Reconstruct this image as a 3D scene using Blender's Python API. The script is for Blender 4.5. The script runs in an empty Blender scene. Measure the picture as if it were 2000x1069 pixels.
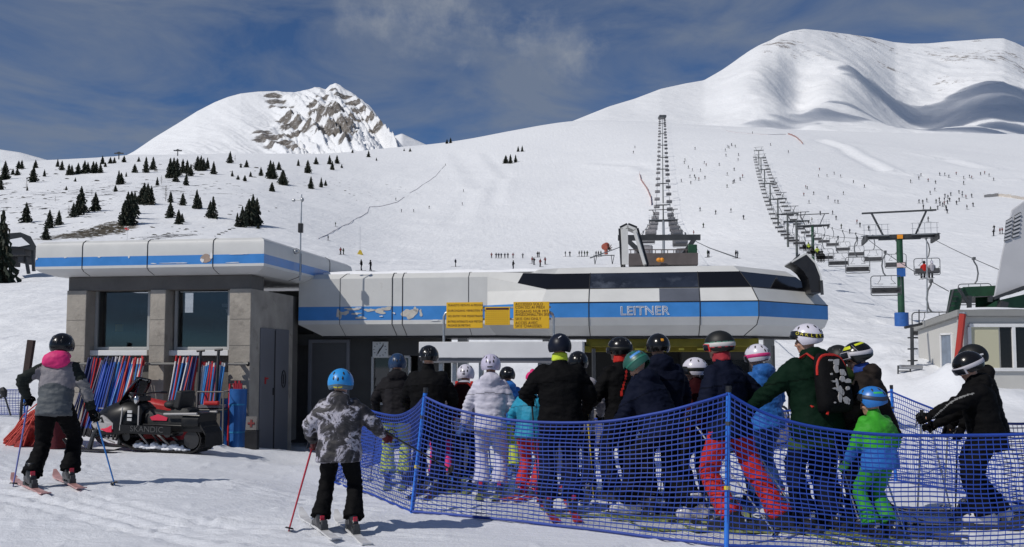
import bpy, bmesh, math, random
import numpy as np
from mathutils import Vector, Matrix, noise
random.seed(7)
RNG = np.random.default_rng(5)
S = bpy.context.scene
COL = S.collection
R = math.radians
PI = math.pi

# ------------------------------------------------------------------ camera
F, HY, PIT, CH = 1700.0, 698.0, R(3.5), 1.62
CY = HY - F * math.tan(PIT)
cam_d = bpy.data.cameras.new('camera')
cam = bpy.data.objects.new('camera', cam_d)
COL.objects.link(cam)
cam.location = (0, 0, CH)
cam.rotation_euler = (PI / 2 + PIT, 0, 0)
cam_d.sensor_width = 36
cam_d.lens = F / 2000 * 36
cam_d.shift_y = (CY - 534.5) / 2000
cam_d.clip_start = .1
cam_d.clip_end = 20000
S.camera = cam
cp, sp = math.cos(PIT), math.sin(PIT)


def ray(x, y):
    dx, dy = (x - 1000) / F, (CY - y) / F
    k = cp - dy * sp
    return dx / k, (sp + dy * cp) / k          # x per metre of depth, z per metre of depth


def at(x, y, Y):
    a, b = ray(x, y)
    return Vector((a * Y, Y, CH + b * Y))


# ------------------------------------------------------------------ light
SUN = Vector((-1.3, -.85, 1.5)).normalized()
sd = bpy.data.lights.new('sun', 'SUN')
sd.energy = 3.8
sd.angle = R(.5)
sd.color = (1, .955, .89)
so = bpy.data.objects.new('sun', sd)
COL.objects.link(so)
so.rotation_euler = SUN.to_track_quat('Z', 'Y').to_euler()
so.location = (-60, -40, 80)
S.view_settings.view_transform = 'Standard'
S.view_settings.look = 'None'
S.view_settings.exposure = -.24
S.view_settings.gamma = 1


# ------------------------------------------------------------------ node helpers
class NT:
    def __init__(s, tree):
        s.t = tree
        s.n, s.l = tree.nodes, tree.links

    def new(s, typ, ins=None, **kw):
        nd = s.n.new('ShaderNode' + typ)
        for k, v in kw.items():
            setattr(nd, k, v)
        for k, v in (ins or {}).items():
            s.put(nd, k, v)
        return nd

    def put(s, nd, k, v):
        sk = nd.inputs[k]
        if hasattr(v, 'bl_idname') and hasattr(v, 'outputs'):
            s.l.new(v.outputs[0], sk)
        elif hasattr(v, 'is_output'):
            s.l.new(v, sk)
        else:
            if isinstance(v, (tuple, list)) and len(v) == 3 and sk.type == 'RGBA':
                v = (*v, 1)
            sk.default_value = v

    def math(s, op, a, b=0, clamp=False):
        return s.new('Math', {0: a, 1: b}, operation=op, use_clamp=clamp)

    def noise(s, vec, scale, detail=4, rough=.55, dist=0):
        return s.new('TexNoise', {'Vector': vec, 'Scale': scale, 'Detail': detail, 'Roughness': rough, 'Distortion': dist})

    def ramp(s, fac, stops):
        r = s.new('ValToRGB', {0: fac})
        e = r.color_ramp.elements
        while len(e) < len(stops):
            e.new(.5)
        for el, (p, c) in zip(e, stops):
            el.position = p
            el.color = (*c, 1) if isinstance(c, tuple) else (c, c, c, 1)
        return r

    def mix(s, fac, a, b, blend='MIX'):
        m = s.new('Mix', data_type='RGBA', blend_type=blend)
        s.put(m, 0, fac)
        s.put(m, 6, a)
        s.put(m, 7, b)
        return m.outputs[2]


# ------------------------------------------------------------------ sky
W = bpy.data.worlds.new('World')
S.world = W
W.use_nodes = True
nt = NT(W.node_tree)
nt.n.clear()
sky = nt.new('TexSky', sky_type='NISHITA', sun_disc=False, sun_elevation=math.asin(SUN.z),
             sun_rotation=math.atan2(SUN.x, SUN.y) % (2 * PI), altitude=2300, air_density=1.0, dust_density=.15, ozone_density=2.2)
tc = nt.new('TexCoord')
sx = nt.new('SeparateXYZ', {0: tc.outputs['Generated']})
az_ = nt.math('ARCTAN2', sx.outputs[0], sx.outputs[1])
pv = nt.new('CombineXYZ', {0: az_, 1: nt.math('ARCSINE', sx.outputs[2]), 2: 0.0})
mp = nt.new('Mapping', {'Vector': pv, 'Rotation': (0, 0, R(14)), 'Scale': (2.0, 6.5, 1), 'Location': (3.4, 1.7, 0)})
n1 = nt.noise(mp, 1.9, 9, .58, .6)
n2 = nt.noise(pv, 13, 7, .6, .3)
puff = None
for px_, py_, rx_, ry_ in ((848, 42, .075, .05), (1092, 92, .062, .046), (770, 30, .08, .035)):
    a_, b_ = ray(px_, py_)
    wz_ = nt.new('SeparateColor', {0: nt.noise(pv, 22, 5, .65).outputs['Color']})
    dx_ = nt.math('ADD', nt.math('DIVIDE', nt.math('SUBTRACT', az_, math.atan(a_)), rx_), nt.math('MULTIPLY', nt.math('SUBTRACT', wz_.outputs[0], .5), 2.6))
    dy_ = nt.math('DIVIDE', nt.math('SUBTRACT', nt.new('SeparateXYZ', {0: pv}).outputs[1], math.atan(b_ / math.hypot(1, a_))), ry_)
    dy_ = nt.math('ADD', dy_, nt.math('MULTIPLY', nt.math('SUBTRACT', wz_.outputs[1], .5), 2.6))
    q_ = nt.math('SUBTRACT', 1, nt.math('SQRT', nt.math('ADD', nt.math('MULTIPLY', dx_, dx_), nt.math('MULTIPLY', dy_, dy_))), True)
    puff = q_ if puff is None else nt.math('MAXIMUM', puff, q_)
c1 = nt.ramp(n1, [(.36, .06), (.62, .78)])
c2 = nt.math('MULTIPLY', nt.math('POWER', puff, 1.3), nt.ramp(n2, [(.30, .15), (.70, 1.0)]))
skyc = nt.mix(1.0, sky, (.60, .95, 1.33), 'MULTIPLY')
mixc = nt.mix(c1, skyc, (3.6, 4.3, 5.6))
mixc = nt.mix(nt.math('MULTIPLY', c2, 1.1, True), mixc, (5.2, 5.8, 6.9))
bg = nt.new('Background', {'Color': mixc, 'Strength': .060})
nt.new('OutputWorld', {'Surface': bg})


# ------------------------------------------------------------------ materials
MATS = {}
MATCOL = {}


def mat(name, col, rough=.6, metal=0.0, bump=0.0, bs=30.0, var=0.0, vs=4.0, spec=.5, coat=0.0, sheen=0.0, dirt=None, ds=1.5, dt=.62):
    if name in MATS:
        return MATS[name]
    m = bpy.data.materials.new(name)
    m.use_nodes = True
    t = NT(m.node_tree)
    b = t.n['Principled BSDF']
    b.inputs['Roughness'].default_value = rough
    b.inputs['Metallic'].default_value = metal
    b.inputs['Specular IOR Level'].default_value = spec
    if coat:
        b.inputs['Coat Weight'].default_value = coat
        b.inputs['Coat Roughness'].default_value = .08
    if sheen:
        b.inputs['Sheen Weight'].default_value = sheen
    c = (*col, 1)
    o = t.new('TexCoord').outputs['Object']
    if var or dirt:
        nz = t.noise(o, vs, 5, .6)
        lo = tuple(max(0, x * (1 - var)) for x in col)
        hi = tuple(min(1, x * (1 + var)) for x in col)
        c = t.ramp(nz, [(.3, lo), (.7, hi)]).outputs[0]
        if dirt:
            dz = t.noise(o, ds, 7, .65)
            c = t.mix(t.ramp(dz, [(dt, 0.0), (dt + .1, .8)]).outputs[0], c, dirt)
        t.put(b, 'Base Color', c)
        rr = t.ramp(nz, [(.2, max(0, rough - .12)), (.8, min(1, rough + .1))])
        t.put(b, 'Roughness', rr)
    else:
        b.inputs['Base Color'].default_value = c
    if bump:
        bz = t.noise(o, bs, 4, .6)
        bn = t.new('Bump', {'Strength': min(1, bump), 'Distance': .02 if bump <= 1 else .02 * bump, 'Height': bz})
        t.put(b, 'Normal', bn)
    MATS[name] = m
    return m


def cloth(name, col, gloss=.62):
    dark = max(col) < .06
    MATCOL['cloth_' + name] = col
    return mat('cloth_' + name, tuple(x * .72 for x in col) if dark else col, gloss + (.12 if dark else 0), bump=.35, bs=22, var=.14, vs=7, spec=.05 if dark else .25, sheen=0 if dark else .08)


def glass(name, tint, gl=.35):
    if name in MATS:
        return MATS[name]
    m = bpy.data.materials.new(name)
    m.use_nodes = True
    t = NT(m.node_tree)
    out = t.n['Material Output']
    fr = t.new('Fresnel', {'IOR': 1.5})
    tr = t.new('BsdfTransparent', {'Color': tint})
    g = t.new('BsdfGlossy', {'Roughness': .03, 'Color': (.9, .93, .95)})
    mx = t.new('MixShader', {0: t.math('ADD', fr, gl - .3, True), 1: tr, 2: g})
    t.l.new(mx.outputs[0], out.inputs[0])
    MATS[name] = m
    return m


# ------------------------------------------------------------------ mesh builder
def frame_of(d, up=Vector((0, 0, 1))):
    d = d.normalized()
    if abs(d.dot(up)) > .97:
        up = Vector((0, 1, 0))
    x = d.cross(up).normalized()
    return x, x.cross(d).normalized()


class MB:
    def __init__(s):
        s.v, s.f, s.m, s.cur = [], [], [], 0

    def add(s, vs, fs):
        o = len(s.v)
        s.v += [tuple(p) for p in vs]
        s.f += [tuple(i + o for i in q) for q in fs]
        s.m += [s.cur] * len(fs)

    def box(s, c, d, rot=None):
        c = Vector(c)
        h = Vector(d) / 2
        vs = [Vector((sx * h.x, sy * h.y, sz * h.z)) for sx in (-1, 1) for sy in (-1, 1) for sz in (-1, 1)]
        if rot is not None:
            vs = [rot @ q for q in vs]
        s.add([c + q for q in vs], [(0, 1, 3, 2), (4, 6, 7, 5), (0, 4, 5, 1), (2, 3, 7, 6), (0, 2, 6, 4), (1, 5, 7, 3)])

    def bar(s, a, b, w, h=None, up=Vector((0, 0, 1))):
        a, b = Vector(a), Vector(b)
        h = h or w
        d = b - a
        x, y = frame_of(d, up)
        M = Matrix((x, d.normalized(), y)).transposed()
        s.box((a + b) / 2, (w, d.length, h), M)

    def rings(s, rs, cap=True):
        n = len(rs[0])
        vs = [p for r in rs for p in r]
        fs = []
        for i in range(len(rs) - 1):
            for j in range(n):
                k = (j + 1) % n
                fs.append((i * n + j, i * n + k, (i + 1) * n + k, (i + 1) * n + j))
        if cap:
            fs.append(tuple(range(n - 1, -1, -1)))
            fs.append(tuple((len(rs) - 1) * n + j for j in range(n)))
        s.add(vs, fs)

    def tube(s, pts, r, n=8, cap=True, up=Vector((0, 0, 1))):
        pts = [Vector(p) for p in pts]
        rr = r if isinstance(r, (list, tuple)) else [r] * len(pts)
        rs, px = [], None
        for i, p in enumerate(pts):
            d = (pts[min(i + 1, len(pts) - 1)] - pts[max(i - 1, 0)]).normalized()
            if px is None:
                x, y = frame_of(d, up)
            else:
                x = (px - d * px.dot(d)).normalized()
                y = d.cross(x) * -1
                y = x.cross(d)
            px = x
            q = rr[i]
            qa, qb = q if isinstance(q, tuple) else (q, q)
            rs.append([p + x * (qa * math.cos(2 * PI * k / n)) + y * (qb * math.sin(2 * PI * k / n)) for k in range(n)])
        s.rings(rs, cap)

    def ell(s, c, r, nu=14, nv=9, M=None):
        c = Vector(c)
        rs = []
        for j in range(nv + 1):
            ph = PI * (j / nv) if 0 < j < nv else (PI * .02 if j == 0 else PI * .98)
            row = []
            for i in range(nu):
                th = 2 * PI * i / nu
                p = Vector((r[0] * math.sin(ph) * math.cos(th), r[1] * math.sin(ph) * math.sin(th), -r[2] * math.cos(ph)))
                row.append(c + (M @ p if M is not None else p))
            rs.append(row)
        s.rings(rs)

    def prism(s, poly, w, fr=None):
        """poly of (a, b) pairs in a plane, thickness w across; fr maps (across, a, b)"""
        fr = fr or (lambda t, a, b: Vector((a, t, b)))
        s.rings([[fr(-w / 2, a, b) for a, b in poly], [fr(w / 2, a, b) for a, b in poly]])

    def build(s, name, mats, parent=None, smooth=35, bevel=0, flip=True):
        me = bpy.data.meshes.new(name)
        me.from_pydata(s.v, [], s.f)
        for m in (mats if isinstance(mats, (list, tuple)) else [mats]):
            me.materials.append(m)
        if len(me.materials) > 1:
            me.polygons.foreach_set('material_index', s.m)
        if flip:
            bm = bmesh.new()
            bm.from_mesh(me)
            bmesh.ops.recalc_face_normals(bm, faces=bm.faces)
            bm.to_mesh(me)
            bm.free()
        if smooth:
            me.polygons.foreach_set('use_smooth', [True] * len(me.polygons))
            if smooth < 180:
                me.set_sharp_from_angle(angle=R(smooth))
        me.update()
        o = bpy.data.objects.new(name, me)
        COL.objects.link(o)
        if parent is not None:
            o.parent = parent
        if bevel:
            b = o.modifiers.new('bevel', 'BEVEL')
            b.width = bevel
            b.segments = 2
            b.limit_method = 'ANGLE'
            b.angle_limit = R(40)
        return o


def tag(o, label, cat, group=None):
    o['label'] = label
    o['category'] = cat
    if group:
        o['group'] = group
    return o


def thing(name, label, cat, loc=(0, 0, 0), rz=0.0, group=None):
    o = bpy.data.objects.new(name, None)
    COL.objects.link(o)
    o.location = loc
    o.rotation_euler = (0, 0, rz)
    o.empty_display_size = .2
    return tag(o, label, cat, group)


def structure(o):
    o['kind'] = 'structure'
    return o


def dup(root, loc, rz=None, label=None, group=None, scale=None):
    def cp(o, par):
        c = o.copy()
        COL.objects.link(c)
        if par is not None:
            c.parent = par
        for ch in o.children:
            cp(ch, c)
        return c
    r = cp(root, None)
    r.location = loc
    if rz is not None:
        r.rotation_euler = (0, 0, rz)
    if label:
        r['label'] = label
    if group:
        r['group'] = group
    if scale is not None:
        r.scale = scale if isinstance(scale, (tuple, list)) else (scale,) * 3
    return r


def text_mesh(name, txt, size, mtl, parent, M, align='CENTER', extrude=.003, outline=0, xs=1.0, spacing=1.0):
    cu = bpy.data.curves.new(name, 'FONT')
    cu.body = txt
    cu.size = size
    cu.align_x = align
    cu.align_y = 'CENTER'
    cu.space_character = spacing
    cu.resolution_u = 3
    if outline:
        cu.fill_mode = 'NONE'
        cu.bevel_depth = outline
        cu.bevel_resolution = 0
    else:
        cu.extrude = extrude
    tmp = bpy.data.objects.new(name, cu)
    COL.objects.link(tmp)
    bpy.context.view_layer.update()
    me = bpy.data.meshes.new_from_object(tmp.evaluated_get(bpy.context.evaluated_depsgraph_get()))
    bpy.data.objects.remove(tmp)
    me.transform(M @ Matrix.Diagonal((xs, 1, 1, 1)))
    me.materials.clear()
    me.materials.append(mtl)
    o = bpy.data.objects.new(name, me)
    COL.objects.link(o)
    if parent is not None:
        o.parent = parent
    return o


def fbm(x, y, sc, oct=5, seed=0.0, gain=.5, ridged=False):
    """vectorised value noise"""
    x, y = np.asarray(x, float), np.asarray(y, float)
    tot = np.zeros(np.broadcast(x, y).shape)
    amp, nrm = 1.0, 0.0
    for k in range(oct):
        fx, fy = x / sc * 2 ** k + seed * 17.3 + k * 31.7, y / sc * 2 ** k + seed * 9.1 + k * 11.3
        ix, iy = np.floor(fx), np.floor(fy)
        tx, ty = fx - ix, fy - iy
        tx, ty = tx ** 3 * (tx * (6 * tx - 15) + 10), ty ** 3 * (ty * (6 * ty - 15) + 10)

        def h(a, b):
            v = np.sin(a * 127.1 + b * 311.7 + seed) * 43758.5453
            return v - np.floor(v)
        v = (h(ix, iy) * (1 - tx) + h(ix + 1, iy) * tx) * (1 - ty) + (h(ix, iy + 1) * (1 - tx) + h(ix + 1, iy + 1) * tx) * ty
        v = v * 2 - 1
        if ridged:
            v = 1 - 2 * np.abs(v)
        tot += amp * v
        nrm += amp
        amp *= gain
    return tot / nrm


def sstep(a, b, x):
    t = np.clip((np.asarray(x, float) - a) / (b - a), 0, 1)
    return t * t * (3 - 2 * t)
# ------------------------------------------------------------------ terrain
NEAR = [  # x, Y, z of the trampled snow close by
    (-5, 9.4, .26), (-4, 9.8, .22), (-7.5, 9, .32), (-1.5, 7.8, .08), (-2.6, 6, .1), (0, 9, 0), (2, 7, 0), (4, 8, 0), (5.5, 8.5, 0), (8, 9, .05),
    (0, 11, -.06), (-1.5, 11, -.05), (-3, 12.5, -.05), (-3.4, 15, -.22), (-4.2, 17.6, -.36), (-4.9, 15.8, -.05), (-5.6, 15.2, .06), (-5.2, 13.6, .1), (-6.5, 14.6, .1), (-8.2, 15.4, .22),
    (-9.5, 16.5, .3), (-13, 17, .35), (-12, 12, .36), (-8, 12, .3), (0, 15, -.38), (3, 15, -.38), (5, 13, -.2), (0, 20, -.45), (4, 20, -.4), (8, 13, .05), (9, 17, .2), (12, 13, .15),
    (12, 20, .35), (-3, 3, .08), (3, 3, 0), (-8, 4, .25), (9, 4, .05), (0, 1, 0), (-4, 22, -.2), (-11, 22, .3)]
FAR = {
    -900: [(30, 775), (60, 690), (120, 560), (200, 480), (300, 430), (420, 390), (560, 350), (700, 330), (800, 345), (1000, 370)],
    -300: [(30, 775), (60, 690), (120, 560), (200, 480), (300, 430), (420, 390), (560, 350), (700, 330), (800, 345), (1000, 370)],
    0: [(24, 790), (40, 690), (70, 610), (110, 548), (130, 538), (160, 505), (220, 455), (300, 415), (400, 380), (520, 345), (640, 322), (720, 317), (900, 345)],
    250: [(24, 800), (40, 690), (70, 600), (110, 545), (150, 505), (220, 455), (300, 410), (400, 370), (520, 335), (640, 310), (740, 298), (900, 325)],
    500: [(30, 740), (60, 620), (110, 540), (170, 490), (240, 450), (320, 415), (430, 375), (560, 335), (680, 308), (790, 296), (950, 320)],
    750: [(30, 740), (60, 620), (110, 545), (170, 526), (250, 508), (330, 476), (430, 428), (560, 373), (700, 330), (820, 303), (930, 286), (1100, 310)],
    870: [(30, 740), (60, 620), (110, 545), (170, 526), (250, 508), (330, 476), (430, 426), (560, 368), (700, 325), (820, 293), (910, 278), (1100, 300)],
    1000: [(30, 740), (60, 620), (110, 542), (170, 525), (250, 508), (330, 475), (420, 426), (540, 364), (660, 320), (780, 280), (880, 251), (1000, 265)],
    1130: [(30, 740), (60, 620), (110, 542), (170, 524), (250, 506), (330, 466), (420, 412), (540, 353), (660, 305), (780, 265), (900, 227), (1050, 240)],
    1250: [(30, 740), (60, 620), (120, 532), (180, 517), (245, 502), (300, 467), (370, 415), (430, 372), (530, 330), (680, 280), (830, 242), (900, 236), (1050, 250)],
    1500: [(30, 740), (60, 640), (105, 540), (155, 510), (195, 490), (245, 455), (310, 410), (390, 365), (475, 322), (600, 285), (780, 259), (950, 251), (1100, 262)],
    1750: [(22, 775), (27, 745), (32, 700), (42, 665), (65, 640), (90, 605), (140, 545), (205, 485), (295, 425), (395, 372), (520, 325), (720, 285), (1000, 259), (1150, 270)],
    2000: [(24, 785), (30, 762), (42, 700), (65, 640), (90, 600), (140, 535), (190, 490), (270, 440), (370, 385), (470, 350), (680, 310), (1050, 263), (1250, 275)],
    2900: [(24, 785), (30, 762), (42, 700), (65, 640), (90, 600), (140, 535), (200, 490), (300, 440), (450, 385), (600, 350), (850, 310), (1200, 263), (1400, 275)],
}
NU, NR = 660, 760
UG = np.linspace(-1.06, 1.06, NU)
LG = np.linspace(math.log(2.2), math.log(1500), NR)
YG = np.exp(LG)


def zsl(y):
    dy = (CY - np.asarray(y, float)) / F
    return (sp + dy * cp) / (cp - dy * sp)


cols, tab = [], []
for cx, kn in FAR.items():
    cols.append((cx - 1000) / F * 1.01)
    ky = np.array([k[0] for k in kn], float)
    kz = CH + zsl([k[1] for k in kn]) * ky
    z = np.interp(np.log(np.maximum(YG, 1)), np.log(ky), kz)
    over = YG > ky[-1]
    z[over] = kz[-1] - (YG[over] - ky[-1]) * .1
    tab.append(z)
tab = np.array(tab)
ZF = np.array([np.interp(UG, cols, tab[:, j]) for j in range(NR)])          # rows Y, cols u


def blur(a, n, ax):
    for _ in range(n):
        p = np.concatenate([np.take(a, [0], ax), a, np.take(a, [-1], ax)], ax)
        m = a.shape[ax]
        a = (np.take(p, range(0, m), ax) + 2 * np.take(p, range(1, m + 1), ax) + np.take(p, range(2, m + 2), ax)) / 4
    return a


ZF = blur(blur(ZF, 60, 0), 220, 1)
UU, YY = np.meshgrid(UG, YG)
XX = UU * YY
num = np.zeros_like(XX)
den = np.zeros_like(XX)
for nx, ny, nz in NEAR:
    w = 1 / ((XX - nx) ** 2 + (YY - ny) ** 2 + .5) ** 1.6
    num += w * nz
    den += w
ZN = num / den
bl = sstep(20, 31, YY)
ZG = ZN * (1 - bl) + ZF * bl
# relief: rolling far, lumpy and trampled near
far = sstep(60, 250, YY)
left = 1 - sstep(.02, .12, UU + .15)
ZG += far * (fbm(XX, YY, 120, 4, 1) * 2.6 + fbm(XX, YY, 22, 3, 2) * (.35 + .5 * left)) * (1 - sstep(650, 800, YY) * .6)
mid = sstep(16, 24, YY) * (1 - sstep(120, 300, YY))
ZG += mid * (fbm(XX, YY, 5, 4, 3) * .32)
pile = np.exp(-((XX - 12.2) / 2.6) ** 2 - ((YY - 27.5) / 4.5) ** 2) * 1.0 + np.exp(-((XX - 10.5) / 1.6) ** 2 - ((YY - 24) / 2.5) ** 2) * .35
pile += np.exp(-((XX - 12.9) / 1.5) ** 2 - ((YY - 21.3) / 1.0) ** 2) * .30 + np.exp(-((XX - 11.3) / .5) ** 2 - ((YY - 22.2) / .6) ** 2) * .5
ZG += pile * (1 + .35 * fbm(XX, YY, 1.2, 4, 4))
ZG += np.exp(-((XX + 9.2) / 2.6) ** 2 - ((YY - 16.0) / 1.0) ** 2) * (.12 + .22 * fbm(XX, YY, .8, 4, 6))
ZG += np.exp(-((XX + 5.4) / .9) ** 2 - ((YY - 15.2) / .45) ** 2) * (.1 + .2 * fbm(XX, YY, .5, 4, 8))
near = 1 - sstep(16, 26, YY)
quiet = np.exp(-((XX - 1.8) / 4.2) ** 2 - ((YY - 9.5) / 3.2) ** 2)
ZG += near * (fbm(XX, YY, 1.6, 3, 5) * .03 + fbm(XX * .55 - YY * .2, YY, .32, 3, 7) * .010 * (1 - .5 * quiet) + np.maximum(0, fbm(XX, YY, .16, 2, 9) - .38) * .05 * (1 - .6 * quiet))
# combed tracks of skis across the foreground
for k in range(150):
    x0, y0 = RNG.uniform(-9, 7), RNG.uniform(4.5, 12)
    if -1 < x0 and y0 > 7.6:
        continue
    th = R(RNG.uniform(-35, 60))
    c, s_ = math.cos(th), math.sin(th)
    a = (XX - x0) * c + (YY - y0) * s_
    b = -(XX - x0) * s_ + (YY - y0) * c + .02 * a * a * RNG.uniform(-1, 1)
    msk = np.exp(-(a / RNG.uniform(.8, 2.2)) ** 4)
    for o in (0, .24):
        ZG += msk * (-.019 * np.exp(-((b - o) / .05) ** 2) + .014 * np.exp(-((b - o - .09) / .04) ** 2))


def gz(x, y):
    y = max(y, 2.3)
    fu = (x / y - UG[0]) / (UG[1] - UG[0])
    fy = (math.log(y) - LG[0]) / (LG[1] - LG[0])
    i, j = min(max(int(fy), 0), NR - 2), min(max(int(fu), 0), NU - 2)
    a, b = min(max(fy - i, 0), 1), min(max(fu - j, 0), 1)
    return float((ZG[i, j] * (1 - b) + ZG[i, j + 1] * b) * (1 - a) + (ZG[i + 1, j] * (1 - b) + ZG[i + 1, j + 1] * b) * a)


def hit(px, py, lo=30, hi=1250):
    a, b = ray(px, py)
    Y = lo
    while Y < hi:
        if CH + b * Y <= gz(a * Y, Y):
            break
        Y *= 1.004
    return Vector((a * Y, Y, gz(a * Y, Y)))


def carve(pts, width, depth):
    """a levelled track across the slope"""
    P_ = [hit(x, y, 60) for x, y in pts]
    for a, b in zip(P_[:-1], P_[1:]):
        ax, ay, bx_, by_ = a.x, a.y, b.x, b.y
        L2 = (bx_ - ax) ** 2 + (by_ - ay) ** 2
        tt = np.clip(((XX - ax) * (bx_ - ax) + (YY - ay) * (by_ - ay)) / L2, 0, 1)
        dd = (YY - ay - tt * (by_ - ay)) * abs(bx_ - ax) / math.sqrt(L2) - (XX - ax - tt * (bx_ - ax)) * (by_ - ay) * math.copysign(1, bx_ - ax) / math.sqrt(L2)
        inside = ((tt > 0) & (tt < 1)).astype(float)
        ZG[:] = ZG + inside * depth * (np.exp(-((dd + width) / width) ** 2) - np.exp(-((dd - width) / width) ** 2))


for pts, w_, d_ in (([(1605, 274), (1650, 288), (1690, 312), (1740, 336), (1800, 344), (1880, 348), (1990, 352)], 4.0, 1.3), ([(1150, 320), (1240, 326), (1262, 336)], 5.0, .7), ([(1120, 246), (1280, 243), (1420, 252), (1535, 262)], 6.0, 1.0),
                    ([(1655, 350), (1720, 372), (1800, 380)], 5, .5), ([(940, 300), (985, 350), (975, 400)], 4, .4), ([(880, 300), (930, 370), (900, 440)], 5, .35), ([(1790, 300), (1850, 312), (1930, 330)], 5, .9)):
    carve(pts, w_, d_)


def gridmesh(name, X, Y, Z, m):
    n, k = X.shape
    me = bpy.data.meshes.new(name)
    v = np.stack([X, Y, Z], -1).reshape(-1, 3)
    idx = np.arange(n * k).reshape(n, k)
    q = np.stack([idx[:-1, :-1], idx[:-1, 1:], idx[1:, 1:], idx[1:, :-1]], -1).reshape(-1, 4)
    me.vertices.add(len(v))
    me.vertices.foreach_set('co', v.ravel())
    me.loops.add(len(q) * 4)
    me.loops.foreach_set('vertex_index', q.ravel())
    me.polygons.add(len(q))
    me.polygons.foreach_set('loop_start', np.arange(len(q)) * 4)
    me.polygons.foreach_set('loop_total', np.full(len(q), 4))
    me.polygons.foreach_set('use_smooth', np.ones(len(q), bool))
    me.update(calc_edges=True)
    me.materials.append(m)
    o = bpy.data.objects.new(name, me)
    COL.objects.link(o)
    return o


def snow_mat(name, near_bump=True, patches=(), rock=None):
    m = bpy.data.materials.new(name)
    m.use_nodes = True
    t = NT(m.node_tree)
    b = t.n['Principled BSDF']
    g = t.new('NewGeometry')
    P = g.outputs['Position']
    nz = t.noise(P, .35, 5, .6)
    c = t.ramp(nz, [(.3, (.77, .785, .815)), (.7, (.83, .84, .86))]).outputs[0]
    spx = t.new('SeparateXYZ', {0: P})
    if near_bump:
        # trodden snow of the gathering place, mixed towards a darker blue-grey
        fy = t.ramp(t.math('DIVIDE', t.math('ADD', spx.outputs[1], t.math('MULTIPLY', t.noise(P, .25, 4, .6), 9)), 60), [(.28, 1.0), (.62, 0.0)])
        c = t.mix(t.math('MULTIPLY', fy, t.ramp(t.noise(P, 1.3, 6, .65), [(.3, .72), (.7, 1.0)])), c, (.66, .68, .73))
    # bare, brown ground showing through: (cx, cy, rx, ry, threshold, scale)
    for (cx, cy, rx, ry, th, sc, colr) in patches:
        ex = t.math('POWER', t.math('DIVIDE', t.math('SUBTRACT', spx.outputs[0], cx), rx), 2)
        ey = t.math('POWER', t.math('DIVIDE', t.math('SUBTRACT', spx.outputs[1], cy), ry), 2)
        rad = t.math('ADD', ex, ey)
        msk = t.math('SUBTRACT', 1, rad, True)
        nn = t.noise(P, sc, 6, .7)
        v = t.math('ADD', nn, t.math('MULTIPLY', t.math('POWER', msk, .5), .25))
        f = t.math('MULTIPLY', t.ramp(v, [(th, 0.0), (th + .04, 1.0)]), t.math('MULTIPLY', msk, 6, True), True)
        c = t.mix(f, c, colr)
    if rock:
        c = rock(t, g, P, spx, c)
    t.put(b, 'Base Color', c)
    b.inputs['Roughness'].default_value = .55
    b.inputs['Specular IOR Level'].default_value = .3
    if near_bump:
        d = t.new('VectorMath', {0: P}, operation='LENGTH').outputs['Value']
        fn = t.ramp(t.math('DIVIDE', d, 60), [(.15, 1.0), (.9, 0.0)])
        b1 = t.noise(P, 26, 5, .65)
        mp = t.new('Mapping', {'Vector': P, 'Scale': (2.2, 9, 4), 'Rotation': (0, 0, R(-18))})
        b2 = t.noise(mp, 1.6, 4, .6)
        h = t.math('ADD', t.math('MULTIPLY', b1, .35), t.math('MULTIPLY', b2, .65))
        bm1 = t.new('Bump', {'Strength': t.math('MULTIPLY', fn, .7), 'Distance': .035, 'Height': h})
        b3 = t.noise(P, .28, 6, .62)
        mp4 = t.new('Mapping', {'Vector': P, 'Scale': (.9, .12, .3), 'Rotation': (0, 0, R(12))})
        b4 = t.noise(mp4, .5, 4, .6)
        ff = t.math('SUBTRACT', 1, fn)
        bm2 = t.new('Bump', {'Strength': t.math('MULTIPLY', ff, .5), 'Distance': 1.1, 'Height': t.math('ADD', b3, t.math('MULTIPLY', b4, .5)), 'Normal': bm1})
        t.put(b, 'Normal', bm2)
    else:
        b3 = t.noise(P, .03, 7, .62)
        t.put(b, 'Normal', t.new('Bump', {'Strength': .45, 'Distance': 9.0, 'Height': b3}))
    return m


BR = (.075, .06, .035)
DK = (.05, .045, .04)
pA, pB, pC = hit(180, 455), hit(330, 462), hit(90, 400)
ground_m = snow_mat('snow_ground', True, [
    (pA.x, pA.y, 9, 26, .62, .55, BR), (pB.x, pB.y, 7, 16, .70, .45, DK), (pC.x - 15, pC.y + 60, 90, 170, .80, .16, DK), (hit(600, 420).x - 20, 520, 120, 120, .86, .2, DK)])
structure(gridmesh('ground', XX, YY, ZG, ground_m))
# the snowfield behind and beside the photographer
bx, by = np.meshgrid(np.linspace(-90, 90, 60), np.linspace(-90, 2.25, 40))
structure(gridmesh('snow_field', bx, by, fbm(bx, by, 3, 3, 3) * .03 - .02 + 0 * bx, ground_m))


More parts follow.
